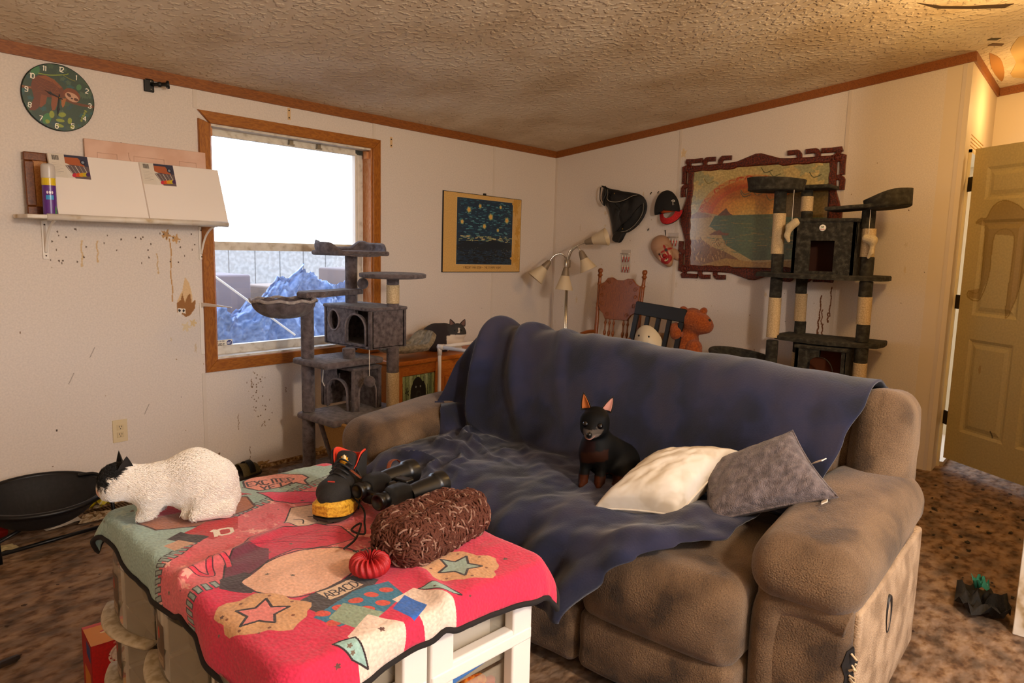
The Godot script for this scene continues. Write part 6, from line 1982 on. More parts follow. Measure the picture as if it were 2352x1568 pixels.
func clock() -> void:
	var t := thing("wall_clock", "round green wall clock with a brown sloth on its face, upper left wall", "clock", Vector3(-3.925, 2.02, 0))
	var p := Pic.new(512, 512, "33493a")
	var r := RandomNumberGenerator.new(); r.seed = 8
	for i in 90:
		p.ell(Vector2(r.randf(), r.randf()), Vector2(r.randf_range(0.02, 0.07), r.randf_range(0.02, 0.05)), ["2f4638", "3a5240", "40583f", "2a4a48", "4a6048", "2c5a58"][r.randi() % 6], r.randf() * 3, 0.2)
	p.curve([Vector2(0.2, 0.22), Vector2(0.35, 0.2), Vector2(0.55, 0.13), Vector2(0.6, 0.1)], 0.014, "8a9a30")
	p.curve([Vector2(0.52, 0.14), Vector2(0.62, 0.17), Vector2(0.7, 0.18)], 0.012, "7a7a30")
	p.ell(Vector2(0.16, 0.19), Vector2(0.05, 0.08), "3f7a4c", 0.5); p.ell(Vector2(0.76, 0.26), Vector2(0.035, 0.05), "4a7a4c", 0.3); p.ell(Vector2(0.36, 0.86), Vector2(0.055, 0.09), "3f7f46", 0.3)
	p.curve([Vector2(0.0, 0.48), Vector2(0.2, 0.46), Vector2(0.5, 0.5), Vector2(0.78, 0.52), Vector2(1.0, 0.5)], 0.04, "6a3a1c")
	p.curve([Vector2(0.0, 0.47), Vector2(0.2, 0.45), Vector2(0.12, 0.45)], 0.015, "9a6238")
	# the animal: long body, hanging limbs, pale masked face
	p.poly([Vector2(0.12, 0.44), Vector2(0.13, 0.33), Vector2(0.2, 0.25), Vector2(0.3, 0.22), Vector2(0.42, 0.25), Vector2(0.53, 0.33), Vector2(0.58, 0.4), Vector2(0.57, 0.48), Vector2(0.45, 0.51), Vector2(0.34, 0.54), Vector2(0.3, 0.6), Vector2(0.26, 0.7), Vector2(0.2, 0.78), Vector2(0.12, 0.8), Vector2(0.14, 0.7), Vector2(0.17, 0.6)], "6e3414")
	p.poly([Vector2(0.2, 0.27), Vector2(0.3, 0.22), Vector2(0.42, 0.25), Vector2(0.53, 0.33), Vector2(0.5, 0.36), Vector2(0.4, 0.3), Vector2(0.28, 0.28)], "8d4c20")
	p.poly([Vector2(0.26, 0.52), Vector2(0.34, 0.52), Vector2(0.33, 0.64), Vector2(0.27, 0.72), Vector2(0.25, 0.7)], "87451e")
	p.poly([Vector2(0.4, 0.5), Vector2(0.49, 0.48), Vector2(0.48, 0.62), Vector2(0.46, 0.7), Vector2(0.42, 0.72), Vector2(0.4, 0.64)], "8a481f")
	p.poly([Vector2(0.53, 0.5), Vector2(0.6, 0.48), Vector2(0.58, 0.6), Vector2(0.56, 0.64), Vector2(0.54, 0.6)], "a8642c")
	for i in 60: p.line([Vector2(0.15 + r.randf() * 0.36, 0.27 + r.randf() * 0.2), Vector2(0.15 + r.randf() * 0.36, 0.3 + r.randf() * 0.2)], 0.002, ["7a3c18", "5e2c10", "96521f"][i % 3])
	p.ell(Vector2(0.67, 0.41), Vector2(0.12, 0.1), "7e3e18", 0.25)
	p.ell(Vector2(0.675, 0.44), Vector2(0.1, 0.065), "c89a7c", 0.25)
	p.ell(Vector2(0.63, 0.42), Vector2(0.036, 0.022), "5a2c16", 0.6); p.ell(Vector2(0.735, 0.46), Vector2(0.034, 0.022), "5a2c16", 0.1)
	p.ell(Vector2(0.675, 0.46), Vector2(0.016, 0.012), "4a3030")
	for q in [[0.42, 0.78, 0.035, 0.055, 0.0], [0.56, 0.745, 0.055, 0.035, -0.4], [0.54, 0.84, 0.06, 0.025, -0.1], [0.54, 0.92, 0.055, 0.025, 0.0], [0.67, 0.81, 0.03, 0.05, 0.1], [0.71, 0.9, 0.03, 0.03, 0.0], [0.37, 0.9, 0.03, 0.03, 0.0]]:
		p.ell(Vector2(q[0], q[1]), Vector2(q[2], q[3]), "8f9a30", q[4])
	for k in 5: p.ell(Vector2(0.88 - 0.012 * k, 0.6 + k * 0.04), Vector2(0.022, 0.016), "869238", 0.6 + k)
	for i in 12:
		var a := TAU * (i + 1) / 12.0
		var c := Vector2(0.5 + sin(a) * 0.435, 0.5 - cos(a) * 0.435)
		var s := str(i + 1)
		var w := 0.05
		p.text(s, c + Vector2(-w * (0.72 if s.length() == 2 else 0.4), -0.035), Vector2(w, 0), Vector2(0, 0.07), 0.013, "f0ead8")
	p.grain(0.15, 0.12)
	var b := mb()
	b.xf = Transform3D(Basis(Vector3.BACK, deg_to_rad(-7)) * Basis(Vector3.RIGHT, PI / 2), Vector3.ZERO)
	b.lathe([Vector2(0.15, 0.004), Vector2(0.15, 0.013), Vector2(0.1485, 0.0145)], 64)
	for i in b.U.size():
		var q: Vector3 = b.xf.affine_inverse() * b.P[i]
		b.U[i] = Vector2(0.5 + q.x / 0.302, 0.5 + q.z / 0.302)
	part(b, "face", pic(p.im, 0.4), t)
	b = mb()
	b.xf = Transform3D(Basis(Vector3.RIGHT, PI / 2), Vector3.ZERO)
	b.lathe([Vector2(0.148, 0.0), Vector2(0.1515, 0.0), Vector2(0.1515, 0.013)], 64, false); part(b, "edge", M.black, t)
	for q in [[deg_to_rad(187), 0.085], [deg_to_rad(292), 0.062]]:
		b = mb()
		b.xf = Transform3D(Basis(Vector3.BACK, -q[0]), Vector3(0, 0, 0.017))
		b.extrude(PackedVector2Array([Vector2(-0.0025, -0.015), Vector2(0.0025, -0.015), Vector2(0.003, q[1] * 0.5), Vector2(0.007, q[1] * 0.62), Vector2(0.0025, q[1] * 0.78), Vector2(0.0, q[1]), Vector2(-0.0025, q[1] * 0.78), Vector2(-0.007, q[1] * 0.62), Vector2(-0.003, q[1] * 0.5)]), 0.001)
		part(b, "hand", M.black, t)
	b = mb(true); b.ball(Vector3(0.004, 0.004, 0.004), Vector3(0, 0, 0.0185), 10); part(b, "pin", M.brass, t)

func poster() -> void:
	var t := thing("landscape_print", "blue night landscape print with wide ochre margins on the window wall", "picture", Vector3(-0.946, 1.482, 0), 0.0)
	t.rotation.z = deg_to_rad(-0.5)
	var p := Pic.new(720, 480, "d6ac66")
	var r := RandomNumberGenerator.new(); r.seed = 21
	var L := 0.155; var R := 0.88; var T := 0.055; var B := 0.905
	p.poly([Vector2(L - 0.003, T - 0.005), Vector2(R + 0.003, T - 0.005), Vector2(R + 0.003, B + 0.005), Vector2(L - 0.003, B + 0.005)], "e2c690")
	p.poly([Vector2(L, T), Vector2(R, T), Vector2(R, B), Vector2(L, B)], "21384e")
	for i in 900:                                        # level brush strokes, banded by height
		var y := r.randf_range(T + 0.012, B - 0.012)
		var x := r.randf_range(L + 0.012, R - 0.04)
		var k := (y - T) / (B - T)
		var c: String
		if k < 0.55: c = ["1c3450", "2a566e", "3a7484", "1a2c44", "5a94a0", "22425c"][i % 6]
		elif k < 0.64: c = ["8a9a70", "b8b07a", "5a8080", "c8b880"][i % 4]
		else: c = ["0c0f14", "10161e", "1a2830", "0a0c10", "14202a"][i % 5]
		var d := r.randf_range(-0.006, 0.006)
		p.line([Vector2(x, y), Vector2(minf(x + r.randf_range(0.015, 0.05), R), clampf(y + d, T, B))], 0.0065, c)
	for q in [[0.3, 0.2, 0.03], [0.44, 0.14, 0.022], [0.58, 0.27, 0.034], [0.71, 0.13, 0.02], [0.8, 0.3, 0.032], [0.22, 0.36, 0.024], [0.5, 0.4, 0.026], [0.68, 0.44, 0.02]]:
		for k in 4: p.ell(Vector2(q[0], q[1]), Vector2(q[2], q[2] * 1.5) * (1.0 - k * 0.22), ["4f7a72", "a8a468", "d8b868", "e2a450"][k], 0.0, 0.1)
	p.poly([Vector2(L, 0.66), Vector2(0.3, 0.6), Vector2(0.45, 0.64), Vector2(0.62, 0.57), Vector2(R, 0.63), Vector2(R, 0.7), Vector2(L, 0.72)], "162430")
	for i in 90: p.ell(Vector2(r.randf_range(L + 0.01, R - 0.01), r.randf_range(0.68, 0.89)), Vector2(0.003, 0.004), ["4a626c", "7c8c8c", "2c4450", "a09a80"][i % 4])
	p.text("VINCENT VAN GOGH - THE STARRY NIGHT", Vector2(0.245, 0.93), Vector2(0.0158, 0), Vector2(0, 0.028), 0.0024, "5a3c1c")
	for i in 14: p.ell(Vector2(r.randf_range(0.9, 1.0), r.randf()), Vector2(0.03, 0.07), ["c8963e", "cb9c4c"][i % 2], 0.0, 0.3)
	p.grain(0.1, 0.07)
	var b := mb()
	var m := card(p, b, [Vector3(-0.457, -0.3, 0.0125), Vector3(0.457, -0.3, 0.0125), Vector3(0.457, 0.3, 0.0125), Vector3(-0.457, 0.3, 0.0125)], 0.4)
	part(b, "print", m, t)
	b = mb(); bx(b, -0.461, 0.461, -0.304, 0.304, 0.0, 0.0115); part(b, "board", mat("171218", 0.5), t)
	b = mb(); bx(b, -0.012, 0.012, 0.3, 0.318, 0.0, 0.014); part(b, "hanger", M.black, t)

func seascape() -> void:
	# local x runs along the wall (world z), y up, z into the room
	var t := thing("framed_seascape", "sunset seascape picture in a dark carved frame with hooked fretwork on the right wall", "picture", Vector3(-0.002, 1.64, 1.845), -PI / 2)
	var p := Pic.new(768, 560, "b8a068")
	var r := RandomNumberGenerator.new(); r.seed = 12
	for i in 70: p.ell(Vector2(r.randf(), r.randf() * 0.5), Vector2(0.06, 0.06), ["b8a268", "a89a68", "c2aa70", "98936a"][i % 4], r.randf() * 3, 0.3)
	for k in 9:                                          # sun glow in rings
		var e := 0.42 - k * 0.04
		p.ell(Vector2(0.47, 0.52), Vector2(e, e * 1.05), ["b2824a", "b4642e", "b85a2a", "c2702c", "c87e30", "cc8a34", "cc9038", "cf983e", "d2a048"][k])
	for i in 26:
		var a := PI + r.randf() * PI
		p.curve([Vector2(0.47 + cos(a) * 0.38, 0.52 + sin(a) * 0.4), Vector2(0.47 + cos(a + 0.05) * 0.41, 0.52 + sin(a + 0.05) * 0.43), Vector2(0.47 + cos(a + 0.12) * 0.38, 0.52 + sin(a + 0.12) * 0.42)], 0.004, "a8381c")
	for i in 9:                                          # bark-like texture round the sky
		var c := Vector2(r.randf(), r.randf() * 0.3)
		p.curve([c, c + Vector2(0.03, 0.05), c + Vector2(0.08, 0.03)], 0.006, ["6a6a48", "5a5a40", "7c7040"][i % 3])
	p.poly([Vector2(0, 0.47), Vector2(0.12, 0.44), Vector2(0.25, 0.475), Vector2(1, 0.47), Vector2(1, 1), Vector2(0, 1)], "a88c58")
	p.poly([Vector2(0.2, 0.475), Vector2(1, 0.475), Vector2(1, 0.9), Vector2(0.5, 0.93), Vector2(0.3, 0.78), Vector2(0.25, 0.66), Vector2(0.16, 0.58)], "4e5e44")
	for i in 220:
		var c := Vector2(r.randf_range(0.14, 0.95), r.randf_range(0.5, 0.86))
		p.line([c, c + Vector2(r.randf_range(0.02, 0.08), 0.001)], 0.003, ["56684c", "44563f", "7a6c40", "8a7844", "4a6050"][i % 5])
	p.poly([Vector2(0, 0.47), Vector2(0.06, 0.43), Vector2(0.16, 0.46), Vector2(0.18, 0.49), Vector2(0, 0.5)], "8d6a4c")
	p.poly([Vector2(0.22, 0.475), Vector2(0.26, 0.43), Vector2(0.285, 0.4), Vector2(0.31, 0.45), Vector2(0.34, 0.475)], "63402a")
	p.poly([Vector2(0.16, 0.67), Vector2(0.2, 0.64), Vector2(0.24, 0.62), Vector2(0.27, 0.65), Vector2(0.32, 0.66), Vector2(0.3, 0.68)], "6b3e22")
	p.poly([Vector2(0, 0.72), Vector2(0.1, 0.72), Vector2(0.2, 0.8), Vector2(0.3, 0.85), Vector2(0.4, 0.92), Vector2(0.3, 0.98), Vector2(0, 1)], "7a5430")
	for i in 90:
		var c := Vector2(r.randf_range(0.0, 0.3), r.randf_range(0.72, 0.96))
		p.line([c, c + Vector2(r.randf_range(-0.02, 0.02), -0.035)], 0.004, ["a88450", "5c3c20", "c0985c", "86602e"][i % 4])
	p.poly([Vector2(0.62, 0.5), Vector2(0.68, 0.42), Vector2(0.72, 0.3), Vector2(0.78, 0.25), Vector2(0.84, 0.3), Vector2(1, 0.2), Vector2(1, 0.52)], "6e5a36")
	p.poly([Vector2(0.12, 0.98), Vector2(0.3, 0.91), Vector2(0.55, 0.95), Vector2(1, 0.9), Vector2(1, 1), Vector2(0.1, 1)], "9a7438")
	p.grain(0.06, 0.14)
	var b := mb()
	var m := card(p, b, [Vector3(-0.515, -0.365, 0.016), Vector3(0.5, -0.365, 0.016), Vector3(0.5, 0.368, 0.016), Vector3(-0.515, 0.368, 0.016)], 0.18)
	m.clearcoat_enabled = true
	m.clearcoat = 0.6
	m.clearcoat_roughness = 0.15
	part(b, "picture", m, t)
	b = mb(); bx(b, -0.54, 0.53, -0.39, 0.39, 0.002, 0.015); part(b, "backing", mat("2a120a", 0.6), t)
	var fm := nmat([0.25, "3a1006", 0.5, "581a0a", 0.75, "742812"], 0.02, 6.0, 0.2, 0.25, 0.06)
	t.rotation.z = deg_to_rad(0.8)
	# four sides, scalloped inside, with a peak in the middle
	var sides := [[0.57, 0.375, 0.0, 0.0], [0.57, 0.375, PI, 0.0], [0.405, 0.515, PI / 2, 0.0], [0.405, 0.515, -PI / 2, 0.0]]
	for i in 4:
		var hw: float = sides[i][0]; var h: float = sides[i][1]
		b = mb()
		b.xf = Transform3D(Basis(Vector3.BACK, sides[i][2]), Vector3.ZERO)
		var poly := []
		for k in 33:
			var x := lerpf(-hw, hw, k / 32.0)
			poly.append(Vector2(x, h - 0.012 - 0.008 * absf(sin(k * 0.8)) + (0.012 if absf(x) < 0.16 else 0.0)))
		var pk: float = 0.16
		for q in [Vector2(hw, h + 0.028), Vector2(pk * 1.5, h + 0.03), Vector2(pk, h + 0.036), Vector2(0.02, h + 0.082), Vector2(-0.02, h + 0.082), Vector2(-pk, h + 0.036), Vector2(-pk * 1.5, h + 0.03), Vector2(-hw, h + 0.028)]: poly.append(q)
		b.extrude(PackedVector2Array(poly), 0.026, 0.006)
		part(b, "frame_side", fm, t)
		# hooks: stem outwards, bar bending towards the peak
		var n := 3 if i < 2 else 2
		for s in [-1.0, 1.0]:
			for k in n:
				var x0: float = s * (hw - 0.03 - k * (0.125 if i < 2 else 0.12))
				var d: float = -s * (0.085 if k > 0 else 0.11)
				if k == 0: x0 = s * (hw - 0.025)
				var line := PackedVector2Array([Vector2(x0, h + 0.02), Vector2(x0, h + 0.05), Vector2(x0 + d * 0.18, h + 0.07), Vector2(x0 + d, h + 0.068)] if k > 0 else [Vector2(x0, h + 0.01), Vector2(x0, h + 0.052), Vector2(x0 - d * 0.2, h + 0.067), Vector2(x0 + d * 0.4, h + 0.064), Vector2(x0 + d, h + 0.066)])
				var out := Geometry2D.offset_polyline(line, 0.017, Geometry2D.JOIN_ROUND, Geometry2D.END_ROUND)
				b = mb()
				b.xf = Transform3D(Basis(Vector3.BACK, sides[i][2]), Vector3.ZERO)
				b.extrude(out[0], 0.022, 0.005)
				part(b, "fretwork_hook", fm, t)
	for sx in [-1.0, 1.0]:
		for sy in [-1.0, 1.0]:
			b = mb(true)
			b.xf = Transform3D(Basis(Vector3.RIGHT, PI / 2), Vector3(sx * 0.54, sy * 0.385, 0.024))
			b.smooth_lathe([Vector2(0.03, -0.02), Vector2(0.03, 0.0), Vector2(0.024, 0.005), Vector2(0.017, 0.0), Vector2(0.01, 0.005), Vector2(0.0, 0.007)], 20)
			part(b, "rosette", fm, t)

func hat() -> void:
	var t := thing("pirate_hat", "black leather tricorn hat with white stitching hanging on the right wall", "hat", Vector3(0, 0, 0), -PI / 2)
	var leather := nmat([0.3, "08080a", 0.7, "121214"], 0.04, 5.0, 0.38, 0.3, 0.1)
	var P := func(z: float, y: float) -> Vector2: return Vector2(z, y)
	var outline := bend([Vector2(0.538, 1.912), Vector2(0.582, 1.888), Vector2(0.72, 1.86), Vector2(0.884, 1.827), Vector2(0.945, 1.765), Vector2(0.94, 1.68), Vector2(0.88, 1.59), Vector2(0.798, 1.535), Vector2(0.765, 1.525), Vector2(0.722, 1.45), Vector2(0.685, 1.448), Vector2(0.652, 1.475), Vector2(0.627, 1.58), Vector2(0.6, 1.68), Vector2(0.57, 1.745), Vector2(0.522, 1.8), Vector2(0.524, 1.87), Vector2(0.538, 1.912)], 3)
	outline.pop_back()
	# body: the outline swells towards a crease
	var c := Vector2(0.72, 1.7)
	var b := mb()
	var n := outline.size()
	var nn := noise(7.0, 2)
	b.sheet(n, 9, func(u, v):
		var q: Vector2 = outline[int(round(u * n)) % n]
		var k: float = 1.0 - v
		var w: Vector2 = c.lerp(q, k)
		var hgt: float = 0.018 + 0.035 * pow(1.0 - k * k, 0.6) * (0.6 + 0.6 * nn.get_noise_2d(w.x * 2.0, w.y * 0.6)) + 0.018 * absf(sin(w.x * 30.0 + w.y * 8.0)) * (1 - k)
		return Vector3(w.x, w.y, hgt), 0.01)
	part(b, "crown", leather, t)
	var flaps := [[[Vector2(0.538, 1.912), Vector2(0.582, 1.89), Vector2(0.72, 1.862), Vector2(0.884, 1.829), Vector2(0.83, 1.812), Vector2(0.77, 1.785), Vector2(0.7, 1.77), Vector2(0.63, 1.775), Vector2(0.595, 1.8), Vector2(0.6, 1.845), Vector2(0.59, 1.885)], 0.05], [[Vector2(0.526, 1.9), Vector2(0.56, 1.905), Vector2(0.585, 1.88), Vector2(0.59, 1.84), Vector2(0.565, 1.79), Vector2(0.57, 1.745), Vector2(0.524, 1.8)], 0.06], [[Vector2(0.945, 1.765), Vector2(0.94, 1.68), Vector2(0.88, 1.59), Vector2(0.798, 1.535), Vector2(0.72, 1.525), Vector2(0.685, 1.52), Vector2(0.73, 1.58), Vector2(0.81, 1.64), Vector2(0.88, 1.72)], 0.045], [[Vector2(0.765, 1.525), Vector2(0.722, 1.45), Vector2(0.685, 1.448), Vector2(0.66, 1.47), Vector2(0.68, 1.52), Vector2(0.72, 1.535)], 0.055]]
	for f in flaps:
		b = mb()
		var pl := bend(f[0] + [f[0][0]], 3)
		pl.pop_back()
		b.extrude(PackedVector2Array(pl), 0.02, 0.006, f[1])
		part(b, "brim_flap", leather, t)
	var runs := [[bend([Vector2(0.598, 1.88), Vector2(0.602, 1.845), Vector2(0.597, 1.805), Vector2(0.63, 1.78), Vector2(0.7, 1.775), Vector2(0.77, 1.79), Vector2(0.83, 1.816), Vector2(0.88, 1.826)], 6), 0.072], [bend([Vector2(0.575, 1.74), Vector2(0.605, 1.68), Vector2(0.632, 1.58), Vector2(0.657, 1.48)], 6), 0.034], [bend([Vector2(0.94, 1.76), Vector2(0.934, 1.68), Vector2(0.876, 1.594), Vector2(0.798, 1.541), Vector2(0.72, 1.53), Vector2(0.69, 1.525)], 6), 0.066]]
	for rn in runs:
		var st := mb(true)
		for i in range(0, rn[0].size() - 1):
			var a: Vector2 = rn[0][i]; var d: Vector2 = rn[0][i + 1]
			for k in 2:
				var s0 := a.lerp(d, k * 0.5); var s1 := a.lerp(d, k * 0.5 + 0.28)
				st.tube([Vector3(s0.x, s0.y, rn[1]), Vector3(s1.x, s1.y, rn[1])], 0.0022, 5)
		part(st, "stitching", mat("b8b2a4", 0.8), t, "white stitching").set_meta("kind", "stuff")
	for q in [Vector3(0.665, 1.845, 0.07), Vector3(0.755, 1.555, 0.066)]:
		b = mb(true); b.ball(Vector3(0.006, 0.006, 0.003), q, 10); part(b, "stud", M.brass, t)

func cap() -> void:
	var t := thing("baseball_cap", "black baseball cap with a red brim underside hung on the right wall beside the seascape", "cap", Vector3(0, 1.745, 1.148), -PI / 2)
	t.rotation.z = 0.0
	var black := nmat([0.3, "08080a", 0.7, "101012"], 0.05, 6.0, 0.85)
	var b := mb()
	b.xf = Transform3D(Basis(Vector3.BACK, 0.12), Vector3.ZERO)
	b.sheet(30, 14, func(u, v):
		var a: float = lerpf(-0.12, PI + 0.12, u)
		var ph: float = v * PI * 0.98
		return Vector3(cos(a) * sin(ph) * 0.108, -0.05 + cos(ph) * 0.0 + sin(a) * sin(ph) * 0.16, 0.012 + (1 - cos(ph)) * 0.055), 0.004)
	part(b, "crown", black, t)
	b = mb(true)
	b.xf = Transform3D(Basis(Vector3.BACK, 0.12), Vector3.ZERO)
	b.sheet(22, 5, func(u, v):
		var a: float = lerpf(-0.1, PI + 0.1, u)
		return Vector3(0.01 - cos(a) * lerpf(0.082, 0.075, v), -0.052 - sin(a) * lerpf(0.0, 0.024, v) + sin(a) * 0.012, 0.02 + 0.08 * (1.0 - v * 0.2) * sin(a)), 0.003)
	part(b, "sweatband", nmat([0.3, "b03c14", 0.7, "d8641e"], 0.05, 8.0, 0.8), t, "orange inner sweatband")
	b = mb()
	b.xf = Transform3D(Basis(Vector3.BACK, 0.16), Vector3.ZERO)
	var red := nmat([0.3, "a00c14", 0.6, "c41a1e", 0.8, "d83430"], 0.03, 8.0, 0.8)
	b.sheet(24, 6, func(u, v):
		var a: float = u * PI
		var rr: float = lerpf(0.05, 0.098, v)
		return Vector3(0.02 - cos(a) * rr, -0.065 - sin(a) * rr * 0.95, 0.075 + 0.03 * sin(a) - 0.035 * cos(a) * cos(a) * v), 0.005)
	part(b, "brim", red, t, "red brim underside")
	b = mb(true)
	b.xf = Transform3D(Basis(Vector3.BACK, 0.16), Vector3.ZERO)
	var edge := []
	for i in 25:
		var a := PI * i / 24
		edge.append(Vector3(0.02 - cos(a) * 0.099, -0.065 - sin(a) * 0.094, 0.073 + 0.03 * sin(a) - 0.035 * cos(a) * cos(a)))
	b.tube(edge, 0.004, 6); part(b, "brim_edge", black, t)
	var white := mat("d8d2c8", 0.8)
	b = mb(true)
	var c := []
	for i in 12: c.append(Vector3(0.072 + cos(0.7 + i * 0.42) * 0.017, 0.012 + sin(0.7 + i * 0.42) * 0.019, 0.105 - 0.004 * absf(i - 6.0) * 0.3))
	b.tube(c, 0.0028, 6)
	part(b, "emblem_letter", white, t)
	b = mb(true); b.tube([Vector3(0.06, 0.022, 0.107), Vector3(0.088, 0.018, 0.1)], 0.0026, 6); b.tube([Vector3(0.073, 0.021, 0.106), Vector3(0.075, -0.01, 0.107)], 0.0026, 6); part(b, "emblem_letter", white, t)
	b = mb(true); b.rbox(Vector3(0.03, 0.008, 0.003), Vector3(-0.01, 0.082, 0.066), 0.001, 1); part(b, "size_sticker", mat("c8c4b4", 0.3), t)

func clown_mask() -> void:
	var t := thing("clown_mask", "bald flesh coloured clown mask with red eye star and red mouth on the right wall", "mask", Vector3(-0.02, 1.375, 1.12), -PI / 2)
	var tilt := Basis(Vector3.BACK, deg_to_rad(31)) * Basis(Vector3.UP, deg_to_rad(14))
	var lin := func(c: String) -> Color: return Color(c).srgb_to_linear()
	var skin: Color = lin.call("a98468"); var red: Color = lin.call("9c1c18"); var dark: Color = lin.call("2a0f0c"); var pale: Color = lin.call("c8a88c")
	var teeth: Color = lin.call("d8c8a0")
	var inv := tilt.inverse()
	var shade := func(w: Vector3) -> Color:
		var p: Vector3 = inv * w
		if p.z < 0.01: return skin
		var e := Vector2(p.x - 0.03, p.y + 0.012)                     # star round the right eye
		var an := atan2(e.y, e.x)
		if e.length() < 0.012: return dark
		if e.length() < 0.014 + 0.034 * pow(absf(cos(an * 2.0)), 5.0): return red
		var e2 := Vector2(p.x + 0.034, p.y + 0.015)
		if e2.length() < 0.008: return dark
		if absf(e2.x) < 0.006 and e2.y < 0.0 and e2.y > -0.06: return red
		if Vector2(p.x, p.y + 0.05).length() < 0.018: return red
		var m := Vector2(p.x / 1.5, p.y + 0.085 - p.x * p.x * 7.0)
		if m.length() < 0.011: return teeth if absf(p.x) < 0.026 and absf(m.y) < 0.006 and fmod(absf(p.x) * 200.0, 1.0) > 0.2 else dark
		if m.length() < 0.032: return red
		if absf(p.y + 0.05) < 0.02 and absf(p.x) < 0.05: return pale
		return skin
	var J := func(x, y, z): return tilt * Vector3(x, y, z)
	var b := mb(true)
	b.nets([[J.call(0, 0.055, 0.0), J.call(0, 0.02, 0.0), 0.085, 0.083], [J.call(0, -0.02, 0.012), J.call(0, -0.08, 0.02), 0.068, 0.046], [J.call(-0.035, -0.045, 0.045), J.call(-0.03, -0.06, 0.04), 0.028, 0.026], [J.call(0.035, -0.045, 0.045), J.call(0.03, -0.06, 0.04), 0.028, 0.026],
		[J.call(0, -0.02, 0.078), J.call(0, -0.048, 0.088), 0.008, 0.016], [J.call(-0.04, 0.008, 0.066), J.call(0.04, 0.008, 0.066), 0.014, 0.014], [J.call(0.0, -0.11, 0.045), J.call(0, -0.115, 0.04), 0.026, 0.026], [J.call(-0.022, -0.082, 0.06), J.call(0.022, -0.082, 0.06), 0.012, 0.012], [J.call(0.078, -0.05, -0.01), J.call(0.082, -0.09, 0.0), 0.035, 0.03]], 0.0042, 0.018, shade)
	for i in b.P.size(): b.P[i].z = maxf(b.P[i].z * 0.8, -0.018)
	var m := mat("ffffff", 0.6)
	m.vertex_color_use_as_albedo = true
	part(b, "face", m, t)
	b = mb(true)
	b.tube([J.call(0.05, 0.08, -0.02), J.call(0.075, 0.13, 0.0), J.call(0.085, 0.15, 0.01)], 0.004, 6)
	part(b, "strap", M.black, t)

